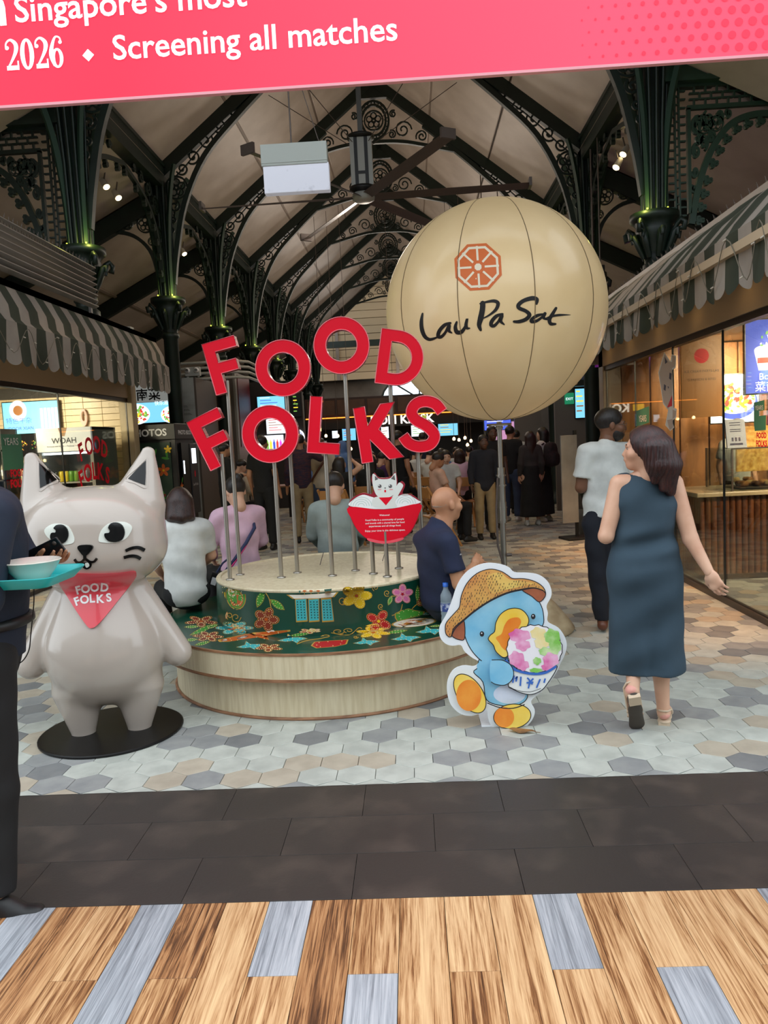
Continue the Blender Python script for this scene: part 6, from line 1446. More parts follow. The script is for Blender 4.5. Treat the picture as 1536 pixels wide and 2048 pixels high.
SANDAL = mat('sandal_beige', (206, 184, 158), .5); SOLE = mat('sole_dark', (66, 58, 50), .7); HEELP = mat('heel_pink', (226, 160, 146), .5)

# ---- woman in the teal dress, walking away, head turned to her left
R0 = ((1.20, 4.06, 0), PI); Lw = lambda px, py, Y=4.06: wl(R0, px, py, Y)
J = {'head': Lw(1287, 899, 4.03)+np.array((0, 0, .0)), 'nek': Lw(1290, 952), 'che': Lw(1291, 1010), 'wai': Lw(1287, 1075), 'pel': Lw(1289, 1135),
     'shL': Lw(1238, 968), 'shR': Lw(1347, 966), 'elL': Lw(1212, 1072, 4.03), 'wrL': Lw(1232, 1040, 4.26), 'elR': Lw(1381, 1078, 4.0), 'wrR': Lw(1419, 1145, 3.93),
     'hiL': Lw(1262, 1150), 'hiR': Lw(1318, 1150), 'knL': Lw(1268, 1262, 4.12), 'knR': Lw(1318, 1290, 4.1), 'anL': Lw(1266, 1382, 3.96), 'anR': Lw(1327, 1425, 4.1)}
rt, D = person('woman in a sleeveless teal midi dress and beige sandals walking away', *R0, H=1.60, skin='light', sex='f', J=J, yaw=1.25, nod=-.05, hair=('none', 'black'), h=.009, hh=.006, palm={'R': (-.3, -.6, .5), 'Rc': .55, 'L': (0, -1, 0), 'Lc': .6}, wide=1.02, sandal=True)
f = Field((-.45, -.4, .2), (.45, .4, 1.5), .009); s = 1.6/1.7
f.cone(D['che'], D['che']+np.array((0, 0, .075)), .142, .128, .03, sq=((0, 1, 0), .66)); f.cone(D['che'], D['wai'], .146, .138, .04, sq=((0, 1, 0), .70)); f.cone(D['wai'], D['pel'], .138, .17, .05, sq=((0, 1, 0), .74))
for q, e in (('L', .8), ('R', .8)): f.cone(D['sh'+q]*.86+D['nek']*.14-np.array((0, 0, .0)), D['sh'+q]*.86+D['nek']*.14-np.array((0, 0, .10)), .05, .06, .02)
f.cone(D['shL']*.7+D['shR']*.3, D['shR']*.7+D['shL']*.3, .052, .052, .03)
f.cone(D['pel'], np.array((D['pel'][0]-.005, .0, .20)), .178, .205, .05, sq=((0, 1, 0), .72))
for q in 'LR': f.cone(D['hi'+q], D['kn'+q], .10, .085, .05)
for q, sd in (('L', 1), ('R', -1)):      # armholes
    p = D['sh'+q]+np.array((sd*.07, 0, -.06)); f.ell(p, (.055, .2, .11), .012, op='sub')
f.ell(D['nek']+np.array((0, 0, .03)), (.085, .1, .035), .012, op='sub'); f.clip((0, 0, .315), (0, 0, -1))
V, F = f.surf(); x, y, z = V.T
fold = .013*np.sin(22*x+8*z)*np.clip((.75-z)/.4, 0, 1)+.011*np.sin(48*z+10*x)*np.exp(-((z-1.0)/.1)**2)+-.035*np.exp(-((x+.0)/.04)**2)*np.clip((.6-z)/.25, 0, 1)+.007*np.sin(30*z+14*x)+.006*np.sin(17*z-9*x+1)
V[:, 1] += np.where(y > 0, fold, -fold*.5)
link('dress', np_mesh('dress', [(V, F)], DRESS), rt)
# her long hair: swept to the right of the picture
HRw = rz3(1.25); hpw = lambda p: D['head']+HRw @ np.array(p, float)*s
f = Field(D['head']-np.array((.22, .22, .30)), D['head']+.2, .006)
f.ell(hpw((0, .018, .032)), (.09, .108, .096), 0, [list(r_) for r_ in HRw]); 
for dx, dy, ex, ey, ez, r1 in ((.07, .04, .075, .055, -.17, .03), (.05, .08, .06, .10, -.21, .034), (.0, .10, .01, .135, -.235, .038), (-.05, .08, -.05, .125, -.225, .038), (-.075, .04, -.09, .075, -.20, .034), (-.08, .01, -.095, .03, -.16, .026), (-.03, .1, -.04, .15, -.20, .03), (.03, .1, .03, .12, -.22, .03)):
    f.cone(hpw((dx, dy, .01)), hpw((dx*1.05, (dy+ey)/2+.015, -.09)), .055, .05, .02); f.cone(hpw((dx*1.05, (dy+ey)/2+.015, -.09)), hpw((ex, ey, ez)), .05, r1*.6, .015)
f.ell(hpw((0, -.095, -.04)), (.075, .085, .125), .012, [list(r_) for r_ in HRw], op='sub')
V, F = f.surf(); a = np.arctan2(V[:, 1]-D['head'][1]-.03, V[:, 0]-D['head'][0]); zz = D['head'][2]-V[:, 2]; d = V-D['head']; d[:, 2] = 0; d /= np.linalg.norm(d, axis=1)[:, None]+1e-6
V = V+d*(.0035*np.sin(a*38+3*np.sin(zz*12))*np.clip(zz*8+.6, 0, 1))[:, None]; link('hair', np_mesh('hair', [(V, F)], HAIRM['reddish']), rt)
# feet and sandals
def foot(name, ankle, heel, toe, upv, strap=True):
    a, hl, to, u = (np.array(v, float) for v in (ankle, heel, toe, unit(upv))); d = unit(to-hl); L = np.linalg.norm(to-hl)
    f = Field(np.minimum(np.minimum(a, hl), to)-.08, np.maximum(np.maximum(a, hl), to)+.08, .006)
    f.cone(hl+d*.03+u*.032, hl+d*L*.55+u*.03, .03, .03, .01); f.cone(hl+d*L*.5+u*.028, to-d*.03+u*.014, .032, .018, .015); f.cone(a, hl+d*.05+u*.04, .032, .034, .02)
    for k in range(5):
        lat = np.cross(d, u); f.cone(to-d*.04+lat*(k-2)*.013+u*.012, to-d*(.005+.004*abs(k-1))+lat*(k-2)*.014+u*.009, .008, .007, .004)
    link('foot', np_mesh('foot', [f.surf()], SKIN['light']), rt)
    g = Field(np.minimum(hl, to)-.1, np.maximum(hl, to)+.1, .005); lat = np.cross(d, u)
    g.cone(hl+d*.035-u*.012, hl+d*L*.5-u*.012, .036, .03, .01, sq=(u, .4)); g.cone(hl+d*L*.5-u*.012, to-d*.02-u*.012, .034, .042, .012, sq=(u, .36)); 
    V, F = g.surf(); link('sandal_sole', np_mesh('sandal_sole', [(V, F)], SOLE if name == 'raised' else SANDAL), rt)
    m = MB(); m.box((-.03, -.03, -.028), (.03, .035, -.004), M=FM(Vector(hl+d*.035-u*.008), Vector(lat), Vector(d))); m.build('sandal_heel', SANDAL, rt)
    m = MB(); c0 = hl+d*.03+u*.055
    m.tube([c0+lat*.036, c0-d*.035+lat*.02, c0-d*.04, c0-d*.035-lat*.02, c0-lat*.036], .006, 6)
    for t in (.6, .72): c1 = hl+d*L*t; m.tube([c1+lat*.038-u*.0, c1+lat*.03+u*.045*(1.2-t), c1+u*.06*(1.15-t)+u*.02, c1-lat*.03+u*.045*(1.2-t), c1-lat*.038], .007, 6)
    m.tube([c0+lat*.036, hl+d*L*.55+lat*.036+u*.01], .006, 6); m.tube([c0-lat*.036, hl+d*L*.55-lat*.036+u*.01], .006, 6)
    m.build('sandal_strap', SANDAL, rt)
    g = Field(hl-.08, hl+.08, .006); g.ell(hl+d*.024+u*.03, (.033, .033, .03), 0); link('heel_skin', np_mesh('heel_skin', [g.surf()], HEELP), rt)
iv = lambda p: np.array((-(p[0]-1.20), -(p[1]-4.06), p[2]))
foot('planted', D['anR'], iv((1.285, 4.075, .03)), iv((1.36, 4.285, .022)), (0, 0, 1))
hl = Lw(1266, 1383, 3.92); to = iv((1.135, 4.06, .02)); foot('raised', D['anL'], hl, to, np.cross((1.0, 0, 0), unit(to-hl))*(1 if np.cross((1.0, 0, 0), unit(to-hl))[1] < 0 else -1))

# ---- bearded man in the white shirt
R0 = ((1.50, 6.06, 0), PI-.25); Lm = lambda px, py, Y=6.06: wl(R0, px, py, Y)
J = {'head': Lm(1222, 850, 6.08), 'nek': Lm(1212, 893), 'che': Lm(1210, 945), 'wai': Lm(1212, 1000), 'pel': Lm(1207, 1040), 'shL': Lm(1171, 905, 6.02), 'shR': Lm(1258, 903, 6.12), 'elL': Lm(1162, 975, 6.05), 'wrL': Lm(1175, 968, 6.3), 'elR': Lm(1272, 980, 6.1), 'wrR': Lm(1262, 975, 6.34), 'hiL': Lm(1190, 1050), 'hiR': Lm(1228, 1050), 'knL': Lm(1196, 1150, 6.08), 'knR': Lm(1228, 1150, 6.15), 'anL': Lm(1205, 1237, 6.1), 'anR': Lm(1232, 1222, 6.35)}
rt, D = person('bearded man with glasses in a white short-sleeved shirt and dark trousers', *R0, H=1.77, skin='brown', J=J, yaw=-1.3, nod=.05, top=WHITEC, sleeve=.62, hem=.955, bottom=cloth('cloth_ink', (20, 24, 36)), blen=.09, shoes=SHOEBR, hair=('short', 'black'), h=.012, hh=.007, beard=True, collar=True, wrinkle=.006, palm={'L': (0, 0, -1), 'R': (0, 0, -1)})
HRm = rz3(-1.3) @ rx3(.05); hpm = lambda p: Vector(D['head']+HRm @ np.array(p, float)*1.77/1.7)
m = MB()
for e in (1, -1):
    m.tube([hpm((e*.034+.021*math.cos(a), -.101, .0+.018*math.sin(a))) for a in [2*PI*k/14 for k in range(15)]], .0016, 5); m.tube([hpm((e*.055, -.1, .004)), hpm((e*.075, -.03, .006)), hpm((e*.08, .015, .0))], .0016, 5)
m.tube([hpm((.013, -.103, .004)), hpm((-.013, -.103, .004))], .0016, 5); m.build('glasses', FANM, rt)
m = MB(); m.lathe([(0, .004), (.004, 0), (0, -.004)], 8); o = m.build('ear_stud', STEELP, rt, hpm((.088, .012, -.035)))

# ---- old man in the navy polo, seated on the bench, looking right
R0 = ((.20, 4.95, 0), PI-.95); Lo = lambda px, py, Y=4.92: wl(R0, px, py, Y)
J = {'head': Lo(893, 1008, 4.93), 'nek': Lo(875, 1052), 'che': Lo(878, 1110), 'wai': Lo(880, 1152), 'pel': Lo(884, 1196), 'shL': Lo(845, 1080, 5.05), 'shR': Lo(896, 1085, 4.74), 'elR': Lo(918, 1168, 4.72), 'wrR': Lo(948, 1130, 4.88), 'elL': Lo(890, 1165, 5.2), 'wrL': Lo(945, 1140, 5.2),
     'hiL': np.array((.09, 0, .56)), 'hiR': np.array((-.09, 0, .56)), 'knL': np.array((.13, -.46, .56)), 'knR': np.array((-.13, -.44, .55)), 'anL': np.array((.13, -.46, .085)), 'anR': np.array((-.13, -.46, .085))}
rt, D = person('bald old man in a navy polo shirt sitting on the bench rim', *R0, H=1.66, skin='tan', J=J, yaw=.0, nod=-.05, top=NAVY, sleeve=.62, hem=.86, bottom=cloth('cloth_slate', (34, 40, 58)), blen=.12, shoes=SHOEB, hair=('ring', 'stubble'), h=.012, hh=.007, collar=True, wrinkle=.004, wide=1.06)
sh_o = [c for c in rt.children if c.name.startswith('shirt')][0]; MW = Matrix.Translation(R0[0]) @ Matrix.Rotation(R0[1], 4, 'Z')
sbv = BVHTree.FromPolygons([MW @ v.co for v in sh_o.data.vertices], [tuple(f_.vertices) for f_ in sh_o.data.polygons]); sq_ = []
for k in range(19):
    d_ = (at(920+k*.75, 1109+1.6*math.sin(k*2.1)-k*.06, 4)-Vector((0, 0, EYE))).normalized(); h_ = sbv.ray_cast(Vector((0, 0, EYE)), d_)[0]
    if h_ is not None: sq_.append(MW.inverted() @ (h_-d_*.002))
if len(sq_) > 3: m = MB(); m.tube(sq_, .0016, 4); m.build('sleeve_embroidery', WHITE, sh_o)
# ---- seated on the far side: white shirt, pink shirt, grey suit
def bench_sitter(label, ang, H, rad=1.02, turn=0, **k):
    a = math.radians(ang); x, y = BX+rad*math.cos(a), BY+rad*math.sin(a)
    return person(label, (x, y, .03), a+PI/2-turn, H, seat=True, h=.015, hh=.01, **k)
bench_sitter('person in a loose white short-sleeved shirt seated beside the cat statue', 177, 1.58, 1.06, turn=1.05, sex='f', top=WHITEC, sleeve=.7, hem=.80, bottom=BLACKC, hair=('bob', 'brown'), shoes=SHOEB, collar=True, wrinkle=.006, wide=1.16, nod=.25, yaw=-.15)
rt, D = bench_sitter('woman in a pink shirt with a crossbody strap seated behind the bench drum', 140, 1.62, 1.03, turn=.3, sex='f', top=PINKC, sleeve=1, hem=.80, bottom=BLACKC, hair=('bun', 'black'), shoes=SHOEB, collar=True, wrinkle=.006, wide=1.18, nod=.35)
def band_on(rt, name, path, w, mt):
    m = MB(); m.tube(path, w, 6); return m.build(name, mt, rt)
band_on(rt, 'strap', [(-.12, .02, .985), (-.09, .125, .93), (0, .155, .82), (.10, .15, .70), (.17, .10, .60), (.22, .06, .56)], .014, mat('strap_navy', (40, 48, 84), .7)); band_on(rt, 'strap', [(-.115, .02, .96), (-.075, .13, .90), (.02, .16, .78), (.12, .155, .66), (.19, .10, .57)], .007, mat('strap_magenta', (206, 50, 120), .6))
bg_ = thing('phone_pouch', 'small black pouch with white label hanging at the pink shirt’s side', 'pouch', tuple(gr(432, 1150, .62)))
m = MB(); m.bev((-.035, -.012, -.09), (.035, .012, .02), .006); m.build('pouch', SHOEB, bg_); m = MB(); m.box((-.02, -.0135, -.08), (.02, -.012, -.02)); m.build('label_patch', WHITE, bg_); m = MB(); m.tube([(0, 0, .02), (.02, .02, .10), (.06, .03, .16)], .008, 6); m.build('cord', mat('strap_navy', (40, 48, 84)), bg_)
bg_.rotation_euler = (0, .35, 0)
bench_sitter('person in a grey-green jacket seated behind the bowl-shaped sign', 92, 1.60, 1.03, top=GREYS, sleeve=1, hem=.80, bottom=BLACKC, hair=('short', 'black'), shoes=SHOEB, wrinkle=.005, wide=1.1, nod=.45)

# ---- tray carrier at the left edge
R0 = ((-1.56, 2.72, 0), PI/2+.1); Lt = lambda px, py, Y: wl(R0, px, py, Y)
J = {'head': Lt(-75, 905, 2.72), 'nek': Lt(-45, 985, 2.72), 'che': Lt(-18, 1090, 2.72), 'wai': Lt(-15, 1190, 2.72), 'pel': Lt(-22, 1300, 2.72), 'shL': Lt(-10, 1015, 2.90), 'shR': Lt(-5, 1030, 2.55), 'elL': Lt(55, 1125, 3.0), 'wrL': Lt(92, 1122, 2.9), 'elR': Lt(-30, 1200, 2.46), 'wrR': Lt(-40, 1180, 2.42),
     'hiL': Lt(-25, 1320, 2.8), 'hiR': Lt(-25, 1320, 2.64), 'knL': Lt(-20, 1560, 2.84), 'knR': Lt(-5, 1580, 2.62), 'anL': Lt(-60, 1760, 2.85), 'anR': Lt(-5, 1805, 2.56)}
rt, D = person('person in a dark navy shirt and black trousers carrying a teal tray', *R0, H=1.72, skin='tan', J=J, top=cloth('cloth_deep_navy', (26, 36, 54)), sleeve=1, hem=.90, bottom=BLACKC, blen=.07, shoes=SHOEB, hair=('short', 'black'), h=.013, palm={'L': (0, -.2, 1), 'Lc': .35, 'R': (0, 0, 1), 'Rc': .5})
m = MB(); c_ = D['wai']-np.array((0, 0, .035)); m.tube([(c_[0]+.148*math.cos(a), c_[1]+.112*math.sin(a), c_[2]-.06) for a in [2*PI*k/28 for k in range(29)]], .02, 6); m.build('belt', SHOEB, rt)
TEAL = mat('tray_teal', (34, 178, 178), .35)
p0 = at(140, 1150, 2.62); tray = thing('tray', 'teal serving tray held at the left edge', 'tray', (p0.x-.21, 2.60, p0.z-.012))
m = MB(); 
def rr_(w, d, r, n=5): return [(sx*(w-r)+r*math.cos(a0+PI/2*i/n), sy*(d-r)+r*math.sin(a0+PI/2*i/n)) for (sx, sy, a0) in ((1, 1, 0), (-1, 1, PI/2), (-1, -1, PI), (1, -1, 3*PI/2)) for i in range(n+1)]
loops = [(rr_(.19, .13, .04), 0), (rr_(.215, .155, .05), .03), (rr_(.22, .16, .05), .032), (rr_(.22, .16, .05), .028), (rr_(.19, .13, .04), -.006)]
n = len(loops[0][0]); vs = [(x, y, z) for lp, z in loops for x, y in lp]; m.add(vs, [(k*n+i, k*n+(i+1) % n, (k+1)*n+(i+1) % n, (k+1)*n+i) for k in range(4) for i in range(n)], 0, True); m.add([(x, y, 0) for x, y in loops[0][0]], [tuple(range(n))]); m.add([(x, y, -.006) for x, y in loops[0][0]], [tuple(range(n-1, -1, -1))]); m.build('tray_body', TEAL, tray)
bw = thing('bowl', 'white bowl standing on the teal tray', 'bowl', (at(66, 1150, 2.58).x, 2.58, tray.location.z+.001))
m = MB(); m.lathe([(0, .002), (.04, .002), (.043, 0), (.05, .008), (.075, .04), (.092, .07), (.096, .072), (.093, .075), (.07, .042), (.045, .014), (0, .012)], 32); m.build('bowl_body', mat('bowl_ceramic', (226, 222, 210), .2, coat=.4), bw)
m = MB(); m.disc((0, 0, .055), .08, 20); m.build('soup', mat('soup_pale', (196, 190, 150), .3), bw)
cp_ = thing('chopsticks', 'green tipped cutlery lying on the teal tray by the bowl', 'cutlery', (bw.location.x-.12, 2.56, tray.location.z+.012))
m = MB(); m.tube([(-.08, -.03, .02), (.03, .02, .03)], .006, 6); m.build('chopstick', mat('cut_green', (120, 200, 60), .4), cp_); m = MB(); m.tube([(-.08, 0, .02), (.03, .04, .035)], .005, 6); m.build('chopstick', mat('cut_dark', (30, 44, 40), .4), cp_)
pz = at(91, 1106, 2.84); ph_ = thing('phone', 'black phone held above the tray in front of the cat', 'phone', tuple(pz), 0); ph_.rotation_euler = (math.radians(20), math.radians(-22), math.radians(-8))
m = MB(); m.bev((-.078, -.005, -.037), (.078, .005, .037), .004); m.build('phone_case', mat('phone_black', (20, 22, 26), .3), ph_); m = MB(); m.lathe([(.008, -.001), (.008, .002), (0, .002)], 12); o = m.build('camera_lens', FANM, ph_, (.058, -.006, .02)); o.rotation_euler = (PI/2, 0, 0)
m = MB(); c1 = at(68, 1160, 2.75); m.tube(catmull([tuple(at(x, y, 2.75)) for x, y in ((66, 1140), (68, 1200), (62, 1265), (58, 1300), (45, 1322), (30, 1326), (10, 1310))], 5), .0022, 5); props(m.build('earphone_cable', SHOEB), 'thin dark cable dangling below the teal tray', 'cable')
# a shoe stepping in at the right edge
g = gr(1534, 1842); person('person in black shoes stepping in at the right edge', (g.x+.24, g.y+.02, 0), -PI/2, 1.7, 'tan', top=BLACKC, sleeve=1, bottom=BLACKC, blen=.06, shoes=SHOEB, h=.03, hands=True)
# ================================================================ BACKGROUND CROWD
def px_at(px, Y): return at(px, 880, Y).x
PLACED = []
def free(px, Y, r):
    """first clear standing place from distance Y inward, so that nobody shares a spot"""
    for _ in range(40):
        x = px_at(px, Y)
        if all(math.hypot(x-a, Y-b) > r+q for a, b, q in PLACED): break
        Y += .1
    PLACED.append((x, Y, r)); return x, Y
def stand(label, px, Y, rz, **k): x, Y = free(px, Y, .27); return person(label, (x, Y, 0), rz, h=k.pop('h', .022), **k)
stand('man in black T-shirt and trousers standing behind the letter poles, back turned', 522, 11.8, PI-.3, H=1.74, skin='tan', top=BLACKC, sleeve=.6, bottom=BLACKC, shoes=SHOEB)
PLAID = cloth('cloth_plaid', (84, 46, 50), (40, 38, 58), ns=16, stretch=(1, 1, 3))
stand('man in a plaid shirt and khaki trousers holding a phone to his ear', 598, 12.5, PI+.3, H=1.74, skin='tan', top=PLAID, sleeve=1, bottom=KHAKI, shoes=SHOEB, J={'wrR': (-.17, -.12, 1.55), 'elR': (-.34, -.05, 1.35)})
o, D_ = stand('person in a white T-shirt with a dark shoulder strap, back turned', 640, 12.7, PI, H=1.66, skin='tan', sex='f', top=BEIGE, sleeve=.7, bottom=DENIM, shoes=SHOEW, wide=1.2, hair=('bob', 'brown'))
band_on(o, 'strap', [(-.13, .02, 1.42), (-.08, .14, 1.32), (.03, .16, 1.17), (.14, .13, 1.02), (.19, .03, .95)], .02, SHOEBR)
stand('woman in a blue headscarf standing among the diners', 684, 14.2, 2.6, H=1.6, sex='f', skin='tan', top=BLUEC, sleeve=1, bottom=BLACKC, shoes=SHOEB, hair=('scarf', BLUEC))
stand('person in a pale blue shirt behind the plaid man', 622, 14.6, PI, H=1.72, top=BLUEC, sleeve=1, bottom=BLACKC, shoes=SHOEB)
stand('dark dressed person beside the photo booth holding a white parcel', 446, 12.9, 2.2, H=1.66, skin='tan', top=BLACKC, sleeve=1, bottom=BLACKC, shoes=SHOEB, J={'wrL': (.12, -.28, 1.12), 'wrR': (-.1, -.28, 1.12), 'elL': (.22, -.02, 1.1), 'elR': (-.22, -.02, 1.1)})
stand('woman in a dark top and beige trousers walking towards the street', 966, 11.9, .1, H=1.58, skin='dark', sex='f', top=cloth('cloth_charcoal', (34, 36, 46)), sleeve=1, hem=.80, bottom=KHAKI, shoes=SHOEB, wide=1.15, h=.018, hair=('short', 'black'))
stand('man in a dark polo shirt standing behind the woman in beige trousers', 984, 13.0, .2, H=1.72, skin='dark', top=BLACKC, sleeve=.6, bottom=BLACKC, shoes=SHOEB)
stand('man in a black T-shirt and jeans by the balloon pole, back turned', 1020, 14.2, PI-.5, H=1.72, skin='tan', top=BLACKC, sleeve=.6, bottom=DENIM, shoes=SHOEW)
stand('person in a white shirt queuing beyond the balloon pole', 1032, 15.6, PI, H=1.64, top=WHITEC, sleeve=.6, bottom=BLACKC, shoes=SHOEB)
stand('woman with brown hair in a dark blouse and long black skirt, back turned', 1060, 13.4, PI+.1, H=1.60, sex='f', top=cloth('cloth_smoke', (58, 52, 50)), sleeve=1, hem=.95, bottom=BLACKC, skirt=(.12, .16, .14, .24, .8, 0), shoes=SHOEW, hair=('long', 'brown'), h=.018)
o, D_ = stand('woman in black with long dark hair carrying a backpack', 1086, 13.8, -2.2, H=1.66, sex='f', top=WHITEC, sleeve=.6, bottom=BLACKC, skirt=(.12, .14, .14, .22, .8, 0), shoes=SHOEW, hair=('long', 'black'))
bp_ = thing('backpack', 'dark patterned backpack worn by the long-haired woman in black', 'backpack', tuple(Vector((px_at(1100, 13.75), 13.72, .98))), -2.2)
f = Field((-.2, -.15, -.05), (.2, .15, .5), .02); f.ell((0, 0, .22), (.15, .1, .22), 0, p=3); f.ell((0, .08, .14), (.12, .06, .12), .02, p=3); link('pack', np_mesh('pack', [f.surf()], cloth('cloth_pack', (46, 30, 34), (24, 22, 26), ns=20)), bp_)
m = MB(); m.tube([(.08, -.08, .42), (.09, -.2, .36), (.09, -.2, .16), (.08, -.08, .06)], .014, 6); m.build('strap', SHOEB, bp_); m = MB(); m.tube([(-.08, -.08, .42), (-.09, -.2, .36), (-.09, -.2, .16), (-.08, -.08, .06)], .014, 6); m.build('strap', SHOEB, bp_)
stand('shop worker with grey hair behind the pastry counter', 1474, 9.5, .1, H=1.62, skin='light', top=WHITEC, sleeve=.6, bottom=BLACKC, shoes=SHOEB, hair=('short', 'grey'))
# dining tables, chairs, seated people
TWOOD = mat('table_wood', (164, 118, 76), .5, col2=(140, 98, 60), ns=6); CWOOD = mat('chair_wood', (186, 132, 76), .45)
def make_table():
    t = thing('dining_table', '', 'table', (0, 0, 0)); m = MB(); m.bev((-.6, -.38, .72), (.6, .38, .75), .008); m.build('table_top', TWOOD, t)
    for sx in (1, -1):
        for sy in (1, -1): m = MB(); m.box((sx*.55-.025, sy*.33-.025, 0), (sx*.55+.025, sy*.33+.025, .72)); m.build('leg', SHOEB, t)
    return t
def make_chair():
    t = thing('folding_chair', '', 'chair', (0, 0, 0)); m = MB(); m.bev((-.22, -.2, .43), (.22, .2, .455), .006); m.build('seat', CWOOD, t)
    m = MB(); m.bev((-.235, .21, .72), (.235, .235, .88), .006, M=Matrix.Rotation(.0, 4, 'X')); m.build('backrest', CWOOD, t)
    for sx in (1, -1): m = MB(); m.bar((sx*.24, -.24, 0), (sx*.24, .26, .9), .03, .03); m.build('leg', CWOOD, t); m = MB(); m.bar((sx*.2, .26, 0), (sx*.2, -.16, .44), .03, .03); m.build('leg', CWOOD, t)
    m = MB(); m.bar((-.2, .02, .22), (.2, .02, .22), .02, .03); m.build('stretcher', CWOOD, t); return t
tb0 = make_table(); ch0 = make_chair(); first = [True, True]
def table(label, x, y, rz):
    if first[0]: first[0] = False; tb0.location = (x, y, 0); tb0.rotation_euler = (0, 0, rz); tb0['label'] = label; return tb0
    return dup(tb0, (x, y, 0), rz, label)
def chair(label, x, y, rz):
    if first[1]: first[1] = False; ch0.location = (x, y, 0); ch0.rotation_euler = (0, 0, rz); ch0['label'] = label; return ch0
    return dup(ch0, (x, y, 0), rz, label)
def diner(label, px, Y, rz, clabel, **k):
    x, Y = free(px, Y, .42); chair(clabel, x, Y, rz); return person(label, (x, Y, .03), rz, seat=True, h=.024, H=k.pop('H', 1.64), **k)
diner('woman in black sitting with an arm raised to her head', 676, 11.7, PI-.5, 'folding wooden chair under the woman with a raised arm', sex='f', top=BLACKC, sleeve=.3, bottom=BLACKC, shoes=SHOEB, hair=('long', 'black'), J={'elR': (-.34, -.05, 1.18), 'wrR': (-.18, -.10, 1.28)})
diner('dark haired person in black seated behind the bowl sign', 738, 12.3, PI, 'folding wooden chair behind the bowl sign', top=BLACKC, sleeve=1, bottom=BLACKC, shoes=SHOEB, hair=('long', 'black'))
diner('man in a peach T-shirt bending over his meal', 872, 11.4, 1.9, 'folding wooden chair under the man in peach', skin='tan', top=PEACH, sleeve=.6, bottom=BLACKC, shoes=SHOEB, nod=.5)
diner('bespectacled diner facing the street in a white shirt', 890, 13.0, .2, 'folding wooden chair of the diner facing the street', top=WHITEC, sleeve=.6, bottom=BLACKC, shoes=SHOEB, nod=.2)
diner('diner in a pink top with brown hair, back turned', 918, 12.4, PI, 'folding wooden chair under the pink top', sex='f', top=PINKC, sleeve=1, bottom=BLACKC, shoes=SHOEB, hair=('bob', 'brown'))
diner('diner in a white shirt bowed over the table beside the peach T-shirt', 858, 12.2, 2.4, 'folding wooden chair beside the peach T-shirt', top=WHITEC, sleeve=.6, bottom=BLACKC, shoes=SHOEB, nod=.5)
diner('diner in purple seen through the letter K', 762, 14.0, 2.4, 'folding wooden chair under the diner in purple', top=PURP, sleeve=1, bottom=BLACKC, shoes=SHOEB, nod=.4)
diner('diner in pale grey behind the letter K', 742, 15.2, .3, 'folding wooden chair of the diner in pale grey', top=LGREY, sleeve=1, bottom=BLACKC, shoes=SHOEB)
diner('diner in black left of the letter S', 800, 15.0, .4, 'folding wooden chair of the diner left of the S', top=BLACKC, sleeve=.6, bottom=BLACKC, shoes=SHOEB)
diner('diner in white at the tables below the letter S', 836, 14.4, PI, 'folding wooden chair below the letter S', top=WHITEC, sleeve=.6, bottom=BLACKC, shoes=SHOEB)
diner('diner in blue at the tables right of the letter S', 882, 15.4, 2.6, 'folding wooden chair of the diner in blue', top=BLUEC, sleeve=1, bottom=BLACKC, shoes=SHOEB)
diner('diner in pale grey at the tables beneath the balloon', 912, 15.8, .2, 'folding wooden chair of the grey diner beneath the balloon', top=LGREY, sleeve=1, bottom=BLACKC, shoes=SHOEB)
diner('diner in beige at the far tables beside the dark polo', 938, 15.0, PI, 'folding wooden chair beneath the beige diner', top=BEIGE, sleeve=1, bottom=BLACKC, shoes=SHOEB)
diner('diner in white at the far tables left of the L', 616, 16.0, .4, 'folding wooden chair left of the L', top=WHITEC, sleeve=1, bottom=BLACKC, shoes=SHOEB)
diner('person in beige resting against the booth’s far side', 478, 13.6, 2.0, 'folding wooden chair by the booth’s far side', top=BEIGE, sleeve=1, bottom=BLACKC, shoes=SHOEB, nod=.4)
stand('man in black standing between the letters K and S', 795, 13.0, PI-.7, H=1.72, skin='tan', top=BLACKC, sleeve=.5, bottom=BLACKC, shoes=SHOEB)
stand('person in dark blue standing under the letter S', 845, 16.0, PI, H=1.70, top=NAVY, sleeve=.6, bottom=BLACKC, shoes=SHOEB)
spots = [(o.location.x, o.location.y) for o in COL.objects if o.parent is None and o.name.startswith('person')]; tabs = []
for (px, Y, lab) in ((770, 13.2, 'dining table seen below the letter K'), (815, 15.9, 'farthest dining table below the letter S'), (700, 13.0, 'dining table beside the woman with a raised arm'), (880, 14.2, 'dining table beneath the balloon, right of the S'), (640, 17.2, 'dining table deep behind the lower L'), (560, 16.4, 'dining table deep behind the lower O')):
    for dx, dy in [(0, 0)]+[(q*.25*math.cos(a), q*.25*math.sin(a)) for q in range(1, 7) for a in [k*PI/4 for k in range(8)]]:
        x, y = px_at(px, Y)+dx, Y+dy
        if all(max(abs(x-a)-.6, abs(y-b)-.38) > .27 for a, b in spots) and all(abs(x-a) > 1.3 or abs(y-b) > .85 for a, b in tabs): table(lab, x, y, 0); tabs.append((x, y)); break
# ================================================================ STALLS FURTHER IN
def at3(px, py, Y): return tuple(at(px, py, Y))
def dims(px0, py0, px1, py1, Y): a, b = at(px0, py0, Y), at(px1, py1, Y); return abs(b.x-a.x), abs(b.z-a.z)
